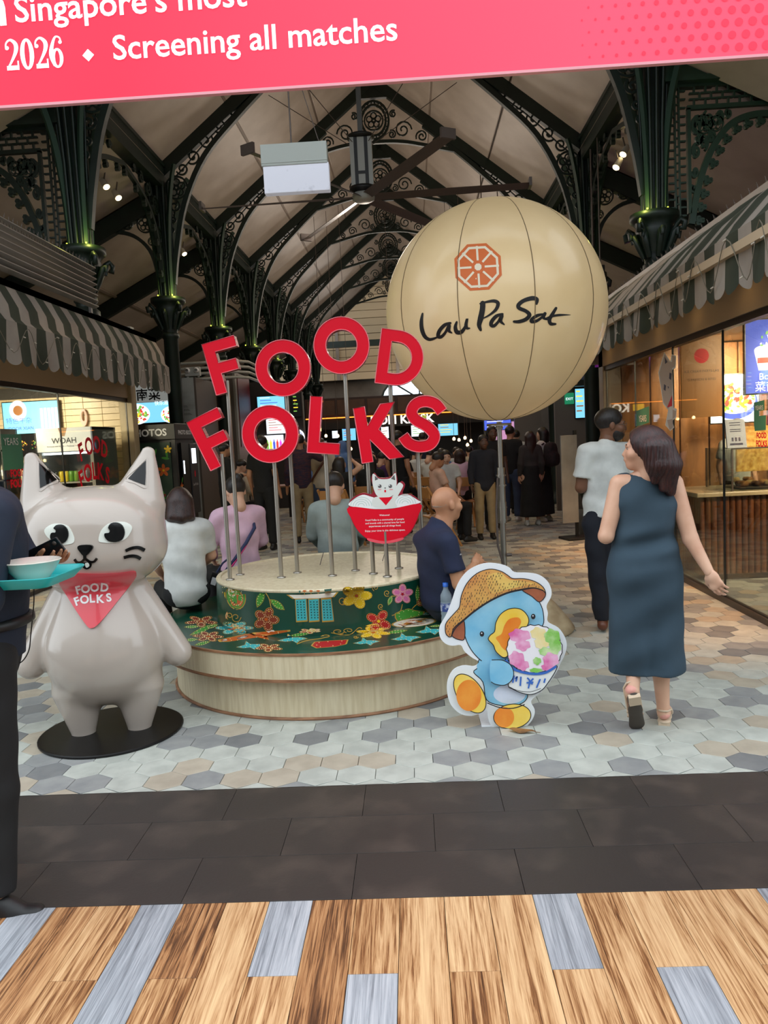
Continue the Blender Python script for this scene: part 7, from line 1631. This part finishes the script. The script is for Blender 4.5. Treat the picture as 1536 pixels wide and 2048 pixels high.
# photo booth
bt = thing('photo_booth', 'black photo booth with white PHOTOS header and floral side panel', 'photo booth', (-3.86, 12.62, 0), math.radians(-4))
PBM = mat('booth_black', (26, 25, 26), .4)
m = MB(); m.bev((-1.15, .02, 0), (-.02, .94, 2.02), .01); m.build('cabinet', PBM, bt)
m = MB(); m.bev((-1.18, -.03, 1.78), (.03, .96, 2.04), .008); m.build('header', PBM, bt)
m = MB(); m.text('PHOTOS', XZat(-.42, -.034, 1.85), fit=.62, bold=.03); m.text('PHOTO BOOTH', Matrix(((0, 0, 1, .034), (1, 0, 0, .46), (0, 1, 0, 1.86), (0, 0, 0, 1))), fit=.7, bold=.02); m.build('lettering', WHITE, bt)
m = MB(); m.bev((-.05, -.02, 0), (.02, .05, 1.78), .006); m.build('corner_post', PBM, bt)
m = MB(); m.box((-.95, -.004, .05), (-.08, .02, 1.74)); m.build('floral_panel', mat('booth_green', (30, 56, 40), .5), bt)
m = MB(); r_ = random.Random(3)
def fl(cx, cz, r, mi, Mx):
    for k in range(5): a = 2*PI*k/5+.3; m.prism([oval(cx+r*.55*math.cos(a), cz+r*.55*math.sin(a), r*.45, r*.26, 10, a)], .0065, .0065, Mx, mi=mi, back=False)
    m.prism([oval(cx, cz, r*.18, r*.18, 8)], .0075, .0075, Mx, mi=4, back=False)
SIDE = Matrix(((0, 0, 1, 0), (1, 0, 0, 0), (0, 1, 0, 0), (0, 0, 0, 1)))
for cx, cz, r, mi in ((-.22, 1.28, .11, 1), (-.55, 1.5, .1, 0), (-.72, 1.15, .1, 1), (-.3, .85, .1, 0), (-.12, 1.62, .07, 4), (-.6, .7, .1, 1), (-.25, .4, .09, 0)): fl(cx, cz, r, mi, XZ)
for k in range(22):
    x, z, a = r_.uniform(-.9, -.12), r_.uniform(.15, 1.7), r_.random()*3; m.prism([oval(x, z, .07, .022, 8, a)], .0055, .0055, XZ, mi=2, back=False)
for cz in (.3, .55, .8, 1.0): fl(.12, cz, .07, r_.choice((0, 1, 3)), Matrix.Translation((.02, 0, 0)) @ SIDE); m.prism([oval(.16, cz+.1, .06, .02, 8, 1)], .024, .024, SIDE, mi=2, back=False)
m.build('floral_print', [BCOL[1], BCOL[7], BCOL[2], BCOL[5], BCOL[0]], bt)
m = MB(); m.box((.0, .2, .1), (.03, .54, 1.72)); m.build('doorway', mat('doorway_black', (8, 8, 9), .3), bt)
m = MB(); m.box((.028, .26, 1.2), (.034, .30, 1.42)); m.build('light_strip', mat('booth_light', (220, 230, 245), emit=4), bt)
m = MB(); m.bev((.02, .58, .5), (.04, .92, 1.7), .004); m.build('info_panel', mat('booth_grey', (52, 52, 56), .4), bt)
m = MB(); m.prism([oval(.75, 1.18, .03, .06, 12)], .041, .041, SIDE, mi=1, back=False); m.text('Lau Pa Sat', Matrix(((0, 0, 1, .042), (1, 0, 0, .75), (0, 1, 0, .98), (0, 0, 0, 1))), fit=.24); m.prism([rect(.64, 1.36, .86, 1.62)], .041, .041, SIDE, mi=2, back=False); m.build('info_print', [WHITE, RED, SCB[1]], bt)
# hunan stall sign and screen behind the column
sg2 = thing('stall_sign', 'white stall sign with black Chinese characters above the photo booth', 'sign', at3(292, 786, 15.0))
w_, h_ = dims(240, 780, 350, 815, 15.0); m = MB(); m.bev((-w_/2, 0, -h_/2), (w_/2, .06, h_/2+.1), .006); m.build('panel', mat('sign_pale_white', (196, 200, 196), .5, emit=.2), sg2)
m = MB(); m.text('湖南菜', XZat(-.08, -.004, -.12), fit=.72, bold=.02); m.build('characters', INK, sg2)
def art_noodle(m):
    m.prism([oval(-.3, -.02, .27, .2)], .002, .002, XZ, mi=1, back=False); blob_food(m, -.3, -.02, .22, (2, 5), 12, XZ, .003, 70); m.prism([oval(.38, -.06, .2, .16)], .002, .002, XZ, mi=1, back=False); blob_food(m, .38, -.06, .16, (2, 5), 13, XZ, .003, 50); m.text('快乐湘味', XZat(.25, -.004, .14), fit=.35, mi=1)
w_, h_ = dims(262, 806, 348, 842, 15.0); screen('menu_screen', 'bright blue screen of noodle dishes under the white stall sign', at3(303, 825, 15.0), w_, h_, 0, 5, art_noodle)
# grey hoarding with misty print, twin emergency light on top
HOA = mat('hoarding_grey', (150, 150, 142), .6, col2=(176, 178, 172), ns=2, stretch=(1, 1, 1.5)); HOB = mat('hoarding_brown', (92, 80, 70), .6)
ho = thing('hoarding', 'grey hoarding printed with misty hills behind the photo booth', 'hoarding', tuple(at(357, 1100, 15.4)*1.0)); ho.location = (at(357, 900, 15.4).x, 15.4, 0)
w_ = dims(357, 800, 397, 800, 15.4)[0]; zt = at(375, 755, 15.4).z
m = MB(); m.box((0, 0, 0), (w_, .04, zt)); m.build('printed_face', HOA, ho); m = MB(); m.box((w_, 0, 0), (w_+.04, 1.6, zt)); m.build('side_face', HOB, ho)
m = MB(); 
for (cx, cz, rx, rz_) in ((.12, 1.95, .22, .16), (.32, 1.85, .2, .12), (.2, 2.1, .12, .05)): m.prism([oval(cx, cz, min(rx, .2), rz_, 18)], .003, .003, XZ, back=False)
for z, w2 in ((2.28, .14), (2.36, .10), (2.43, .06)): m.prism([[(.2-w2, z), (.2+w2, z), (.2+w2*.6, z+.05), (.2-w2*.6, z+.05)]], .004, .004, XZ, mi=1, back=False)
m.build('hill_print', [mat('hill_green', (84, 92, 70), .6), mat('pavilion_grey', (128, 128, 122), .6)], ho)
em2 = thing('emergency_light', 'white twin-spot emergency light on top of the grey hoarding', 'emergency light', (at(385, 740, 15.4).x, 15.42, zt-.0))
m = MB(); m.bev((-.15, -.05, .02), (.15, .05, .2), .01); m.build('case', FANW, em2)
for x in (-.09, .09): m = MB(); m.lathe([(.05, 0), (.055, .03), (.03, .06)], 12); o = m.build('spot', WHITE, em2, (x, -.05, .13)); o.rotation_euler = (PI/2, 0, 0)
m = MB(); m.box((-.12, -.02, 0), (-.09, .02, .03)); m.box((.09, -.02, 0), (.12, .02, .03)); m.build('bracket', FANW, em2)
pp_ = thing('pipes', 'stacked pale pipes running along above the hoarding', 'pipe run', (-4.3, 16.2, zt+.03))
for k in range(4): m = MB(); m.tube([(-.4, 0, k*.11), (.75, 0, k*.11), (.95, .3, k*.11), (.95, 2.5, k*.11)], .03, 6); m.build('pipe', FANW, pp_)
m = MB(); m.box((.34, -.02, -.03), (.38, .06, .42)); m.build('pipe_bracket', FANM, pp_)
# second hoarding with red panel, left stall with menus
h2 = thing('hoarding', 'tall dark brown hoarding with a dark red panel beside the lower O', 'hoarding', (at(430, 900, 17.8).x, 17.8, 0)); w_ = dims(430, 800, 475, 800, 17.8)[0]; z2 = at(450, 745, 17.8).z
m = MB(); m.box((0, 0, 0), (w_, .05, z2)); m.build('face', HOB, h2); m = MB(); m.box((w_, 0, 0), (w_+.05, 1.6, z2)); m.build('side', mat('hoarding_pale', (140, 132, 122), .6), h2); m = MB(); m.box((w_+.052, .2, 1.6), (w_+.07, 1.5, z2-.05)); m.build('red_panel', mat('panel_dark_red', (96, 20, 26), .5), h2)
def art_lines(n, a, b, seed):
    def f(m):
        r = random.Random(seed)
        for k in range(n): z = .42-.84*k/n; m.prism([rect(-.4, z-.03, -.4+r.uniform(.3, .75), z+.015)], .002, .002, XZ, mi=r.choice(a), back=False)
        for k in range(b): x, z = r.uniform(-.35, .35), r.uniform(-.3, .3); blob_food(m, x, z, .08, (2, 5), seed+k, XZ, .003+.004*k, 8)
    return f
def menu(label, px0, py0, px1, py1, Y, bg, a, b, seed, rz=0, cat='menu screen', name='menu_screen', hang=0):
    w, h = dims(px0, py0, px1, py1, Y); s_ = art_lines(5, a, b, seed)
    def art(m):
        q = MB(); s_(q); m.add([(v[0]*w, v[1], v[2]*h) for v in q.v], q.f, 0); m.mi[-len(q.mi):] = q.mi
    return screen(name, label, at3((px0+px1)/2, (py0+py1)/2, Y), w, h, rz, bg, art, cat, hang=hang)
menu('pale blue menu screen between the two letters O', 514, 794, 570, 822, 19.5, 5, (1, 0), 1, 1)
menu('menu board of dishes seen through the lower O', 532, 838, 578, 866, 19.5, 1, (3, 7), 4, 2)
menu('narrow green menu screen above the round sign', 584, 790, 602, 832, 19.5, 6, (2, 4), 2, 3)
rs = thing('round_sign', 'round glowing white and blue sign beside the lower O', 'sign', at3(593, 874, 19.5)); 
m = MB(); m.prism([oval(0, 0, .2, .2, 28)], -.06, 0, XZ); m.build('sign_box', SCB[1], rs); m = MB(); m.prism([oval(0, 0, .16, .16, 24), oval(0, 0, .145, .145, 24)], .002, .002, XZ, back=False); m.prism([oval(0, .01, .09, .05, 14)], .002, .002, XZ, mi=0, back=False); m.prism([rect(-.07, -.07, .07, -.04)], .002, .002, XZ, back=False); m.build('emblem', [SCB[0], SCB[6]], rs)
st1 = structure('wall_stall', (0, 0, 0)); DKW = mat('stall_dark', (44, 36, 32), .6)
m = MB(); m.box((-4.0, 19.57, 0), (-2.68, 19.65, 3.2)); m.box((-6.4, 15.08, 0), (-4.4, 15.14, 3.0)); m.build('back_panel', DKW, st1)
sh_ = thing('drink_shelf', 'lit shelf of coloured drinks seen through the lower O', 'shelf', (at(540, 885, 19.4).x-.3, 19.43, at(540, 898, 19.4).z))
m = MB(); m.box((0, 0, -.02), (.62, .12, 0)); m.build('board', FANW, sh_); m = MB(); m.box((0, .1, 0), (.62, .12, .34)); m.build('back', SCB[1], sh_)
for k in range(7):
    mi = (3, 8, 2, 4, 0, 3, 8)[k]; bm_ = MB(); bm_.lathe([(0, 0), (.03, 0), (.032, .15), (.012, .2), (.012, .23), (0, .23)], 8); single('drink_bottle', bm_.mesh('drink_bottle', SCB[mi]), '%s drink bottle on the lit shelf seen through the lower O' % ('leftmost red', 'leftmost pink', 'green', 'yellow', 'blue', 'right-hand red', 'rightmost pink')[k], 'bottle', (sh_.location.x+.06+k*.083, 19.465, sh_.location.z+.002))
# kiosk across the hall
ks = thing('coffee_kiosk', 'coffee kiosk with white KOPI KIOSK lettering across the hall’s end', 'kiosk', (-.6, 24.0, 0))
BLKW = mat('kiosk_black', (20, 18, 18), .5); BRP = mat('kiosk_panel', (92, 62, 44), .5, col2=(76, 50, 36), ns=3); BRF = mat('kiosk_frame', (52, 26, 18), .5)
m = MB(); m.box((-2.6, 1.6, 0), (3.0, 1.7, 3.0)); m.build('back_wall', BLKW, ks)
m = MB(); m.box((-2.6, 0, 2.36), (3.0, 1.65, 2.95)); m.build('bulkhead', BRF, ks)
for k in range(6): m = MB(); m.bev((-2.54+k*.93, -.02, 2.43), (-1.68+k*.93, .01, 2.88), .012); m.build('bulkhead_panel', BRP, ks)
m = MB(); m.box((-2.6, -.03, 2.33), (3.0, .0, 2.36)); m.build('led_strip', mat('led_amber', (250, 140, 50), emit=2.0), ks)
m = MB(); m.box((-2.6, .1, 2.0), (3.0, .2, 2.34)); m.build('sign_board', BLKW, ks)
kx = at(805, 838, 24).x+.6; m = MB(); m.text('KOPI KIOSK', XZat(kx, .09, 2.08), fit=1.95, bold=.02, depth=.01); m.build('lettering', mat('kiosk_letter', (246, 240, 226), emit=1.6), ks)
m = MB(); m.prism([[(-1.05, 2.1), (-.72, 2.1), (-.72, 2.3), (-1.05, 2.3)]], -.09, -.08, XZ); m.build('yellow_sign', SCB[4], ks)
m = MB(); 
for a in (.9, 1.3, 1.7, 2.2): m.prism([oval(1.02+.1*math.cos(a), 2.14+.1*math.sin(a), .1, .02, 8, a)], -.07, -.07, XZ, back=False)
m.build('leaf_emblem', mat('emblem_leaf', (150, 180, 60), emit=.6), ks)
m = MB(); m.bev((-2.4, .3, 0), (2.8, .9, 1.05), .01); m.build('counter', BRF, ks)
menu('kiosk screen behind the letter L’s pole', 684, 856, 712, 880, 25.54, 5, (3, 0), 2, 11); menu('kiosk screen with yellow dish right of the letter K', 762, 852, 778, 876, 25.54, 1, (4, 7), 2, 12); menu('kiosk screen seen inside the letter S', 822, 848, 848, 872, 25.54, 1, (2, 4), 2, 13); menu('kiosk screen of two beer glasses right of the letter S', 876, 843, 916, 870, 25.54, 5, (7, 4), 2, 14)
menu('small white kiosk screen above the blue headscarf', 664, 862, 676, 876, 25.54, 1, (5, 0), 1, 15)
for k, (px, py, Y) in enumerate(((652, 872, 22), (676, 872, 22.4), (702, 898, 22.6), (790, 868, 23), (908, 878, 21), (918, 880, 21.6), (930, 876, 21.2), (942, 882, 22), (935, 890, 20.5), (1005, 862, 21))):
    t = thing('pendant_bulb', 'small warm pendant bulb hanging over the diners', 'lamp', at3(px, py, Y), 0, 'pendant bulbs'); m = MB(); m.lathe([(0, -.04), (.03, -.03), (.04, 0), (.03, .03), (.012, .05)], 10); m.build('bulb', mat('bulb_warm', (255, 214, 150), emit=9), t); m = MB(); m.tube([(0, 0, .05), (0, 0, AZ-.06-abs(t.location.x-CX)*(AZ-EZ)/HW-t.location.z+.1)], .006, 4); m.build('cord', FANM, t)
# right side, further in
menu('bright menu lightbox left of the green column at the right stalls', 1150, 778, 1172, 835, 15.63, 5, (7, 4), 3, 21); menu('maroon menu lightbox right of the green column', 1194, 776, 1222, 838, 15.63, 9, (1, 4), 0, 22)
tr = thing('tiled_eave', 'blue-grey curved tile eave above the right menu lightboxes', 'eave', at3(1185, 760, 15.3)); m = MB()
w_ = dims(1142, 760, 1230, 760, 15.5)[0]; m.box((-w_/2, 0, -.1), (w_/2, .37, .02)); m.build('fascia', GREEN, tr)
TLB = mat('eave_tile_blue', (92, 108, 138), .5)
for r_i in range(3):
    for k in range(9): m = MB(); m.tube([(-w_/2+.05+k*w_/9, -.02+r_i*.10, .05+r_i*.09), (-w_/2+.05+k*w_/9, .14+r_i*.10, .13+r_i*.09)], .045, 7); m.build('tile', TLB, tr)
for k in range(4): m = MB(); m.prism([oval(-w_/2+.1+k*w_/4, -.04, .04, .04, 10)], .002, .012, XZ); m.build('roundel', mat('roundel_orange', (196, 140, 96), .5), tr)
ex = thing('exit_sign', 'small green EXIT sign on the right-hand wall beyond the balloon', 'sign', at3(1139, 797, 15.64)); m = MB(); m.bev((-.09, 0, -.11), (.09, .04, .11), .005); m.build('box', mat('exit_green', (30, 130, 90), emit=.6), ex); m = MB(); m.text('EXIT', XZat(0, -.003, -.03), fit=.14); m.build('lettering', SCB[1], ex)
gw = structure('wall_partition', (0, 0, 0)); m = MB(); m.box((2.35, 17.6, 0), (2.95, 17.7, 3.4)); m.box((2.9, 15.7, 0), (6.5, 15.8, 3.2)); m.build('panel', mat('partition_grey', (112, 104, 96), .6), gw)
pg = thing('neon_sign', 'pink neon sign glowing under the right awning’s far end', 'sign', at3(1203, 716, 12.6)); m = MB(); m.box((-.1, .02, -.14), (.14, .04, .14)); m.build('back', PURP, pg); m = MB()
for k in range(4): m.tube(catmull([(-.08, 0, -.1+k*.06), (0, -.01, -.06+k*.06), (.1, 0, -.1+k*.07), (.12, 0, -.02+k*.05)], 4), .009, 5)
m.build('tube', SCB[8], pg); m = MB(); m.tube([(.02, .03, .14), (.02, .03, 6.1-pg.location.z)], .01, 6); m.build('hanger', FANM, pg); lamp('neon_light', (pg.location.x, 12.3, pg.location.z), 4, (1, .2, .9), .1, 'POINT')
dm = thing('dome_camera', 'white dome camera under the far end of the right awning', 'camera', at3(1206, 728, 10.9)); dm.location.x = 2.55; dm.location.z = 2.63; m = MB(); m.lathe([(.05, .09), (.055, .02), (.05, 0)], 16); m.build('housing', FANW, dm); m = MB(); m.lathe([(.045, 0), (.035, -.03), (0, -.045)], 16); m.build('dome', SHOEB, dm)
bd = thing('sign_board', 'tall grey board on a black stand left of the bearded man', 'board', (at(1140, 960, 11.4).x, 11.4, 0), .25)
w_, h_ = dims(1120, 872, 1160, 1046, 11.4); z0 = at(1140, 1046, 11.4).z
m = MB(); m.bev((-w_/2, 0, z0), (w_/2, .03, z0+h_), .006); m.build('board', mat('board_grey', (158, 152, 146), .5, col2=(136, 130, 124), ns=3), bd); m = MB(); m.box((.1, .04, .03), (.14, .08, 1.6)); m.build('post', SHOEB, bd); m = MB(); m.bev((-.1, -.12, 0), (.34, .24, .035), .01); m.build('base', SHOEB, bd)
plp = thing('potted_plant', 'dark leafy plant in a grey pot beside the grey board', 'plant', (at(1166, 980, 11.9).x+.1, 11.95, 0)); m = MB(); m.lathe([(0, 0), (.16, 0), (.19, .4), (.17, .4), (.16, .36), (0, .36)], 20); m.build('pot', mat('pot_grey', (92, 90, 86), .6), plp); m = MB(); r_ = random.Random(8)
for k in range(22):
    a = r_.random()*6.3; L = r_.uniform(.2, .36); p1 = Vector((.03*math.cos(a), .03*math.sin(a), .36)); p2 = Vector((L*.45*math.cos(a), L*.45*math.sin(a), .36+L*.9)); p3 = Vector((L*.95*math.cos(a), L*.95*math.sin(a), .36+L*.8)); u = Vector((-math.sin(a), math.cos(a), 0))*.03
    m.add([p1-u*.3, p1+u*.3, p2+u, p2-u, p3], [(0, 1, 2, 3), (3, 2, 4)])
m.build('leaves', mat('leaf_dark', (36, 52, 34), .5), plp)
ck = thing('drinks_cabinet', 'glass drinks cabinet with coloured lights behind the queue', 'cabinet', at3(1026, 895, 18.2)); ck.location.z = 0
m = MB(); m.bev((-.4, 0, 0), (.4, .5, 1.05), .01); m.build('base', DKW, ck); m = MB()
for x in (-.4, .38): m.box((x, 0, 1.05), (x+.02, .02, 1.9))
m.box((-.4, 0, 1.88), (.4, .5, 1.92)); m.build('frame', FANW, ck); m = MB(); m.box((-.38, .45, 1.05), (.38, .48, 1.88)); m.build('backlight', mat('cab_light', (200, 150, 190), emit=.7), ck)
for k in range(6):
    m = MB(); m.lathe([(0, 0), (.04, 0), (.04, .2), (.02, .26), (.02, .3)], 8); single('syrup_bottle', m.mesh('syrup_bottle', SCB[(4, 3, 0, 8, 4, 3)[k]]), '%s syrup bottle in the lit drinks cabinet, %s' % (('yellow', 'red', 'blue', 'pink', 'yellow', 'red')[k], 'left half' if k < 3 else 'right half'), 'bottle', (ck.location.x-.28+k*.11, 18.3, 1.053))
menu('bright screen above the drinks cabinet, behind the pole', 968, 832, 1022, 858, 18.0, 0, (1, 3), 2, 31, hang=7.6)
# spot lights on the beams, speaker, boxes on the right stall roof
SPM = mat('spot_white', (190, 186, 178), .4); SPG = mat('spot_glow', (255, 224, 160), emit=12)
for k, (px, py, Y, lab) in enumerate(((213, 374, 12.4, 'lit spotlight on the left beam nearest the banner'), (237, 396, 12.7, 'second lit spotlight on the left beam, beside the nearest one'), (355, 495, 16.0, 'upper lit spotlight of the pair beyond the second left column'), (369, 508, 16.3, 'lower lit spotlight of the pair beyond the second left column'), (1246, 309, 12.2, 'lit spotlight left of the right lace bracket, upper one'), (1232, 335, 12.2, 'white spotlight left of the right lace bracket, lower one'), (1141, 462, 15.6, 'lit spotlight above the balloon’s right shoulder'), (452, 576, 19.8, 'small lit spotlight deep on the left beam'))):
    t = thing('spotlight', lab, 'spotlight', at3(px, py, Y)); d = Vector((.5 if px < 700 else -.5, -.3, -.8)).normalized()
    m = MB(); m.tube([(0, 0, 0), tuple(-d*.16)], [.055, .045], 12); m.build('housing', SPM, t); m = MB(); m.tube([tuple(d*.002), tuple(d*.006)], .05, 12); m.build('lens', SPG, t); m = MB(); m.tube([tuple(-d*.1), (0, 0, .25)], .012, 6); m.build('arm', FANM, t)
spk = thing('loudspeaker', 'black loudspeaker box hanging beside the balloon', 'loudspeaker', at3(1192, 572, 13.0)); w_, h_ = dims(1172, 530, 1212, 612, 13.0); m = MB(); m.bev((-w_/2, 0, -h_/2), (w_/2, .3, h_/2), .015); m.build('cabinet', SHOEB, spk); m = MB(); m.box((-w_/2+.02, -.01, -h_/2+.03), (w_/2-.02, 0, h_/2-.03)); m.build('grille', mat('grille_black', (14, 14, 14), .7), spk); m = MB(); m.tube([(0, .15, h_/2), (0, .15, 6.11-spk.location.z)], .015, 6); m.build('hanger', FANM, spk)
ac = thing('air_unit', 'white box unit on the right stall roof behind the awning', 'air unit', (at(1330, 505, 10.9).x, 10.9, 3.402)); m = MB(); m.bev((-.12, 0, 0), (.22, .35, .62), .015); m.build('case', SPM, ac); m = MB()
for k in range(6): m.box((-.09, -.008, .1+k*.07), (.19, 0, .13+k*.07))
m.build('vent_slats', FANW, ac)
ab = thing('control_box', 'black box standing beside the white unit on the right stall roof', 'box', (at(1362, 505, 10.9).x+.12, 10.9, 3.402)); m = MB(); m.bev((-.1, 0, 0), (.26, .3, .66), .01); m.build('case', SHOEB, ab); m = MB(); m.box((-.02, -.004, .56), (.06, 0, .58)); m.build('label_patch', WHITE, ab)
fs_ = structure('trim_stall', (0, 0, 0)); m = MB(); m.box((-8.4, 12.6, 3.25), (-4.45, 12.7, 3.6)); m.box((-8.4, 12.55, 3.55), (-4.42, 12.72, 3.62)); m.build('cornice', FANW, fs_); m = MB()
for k in range(30): m.prism([[(-4.5-k*.13, 3.25), (-4.44-k*.13, 3.13), (-4.38-k*.13, 3.25)]], -12.66, -12.62, XZ)
m.build('scallop_trim', FANW, fs_)['kind'] = 'stuff'
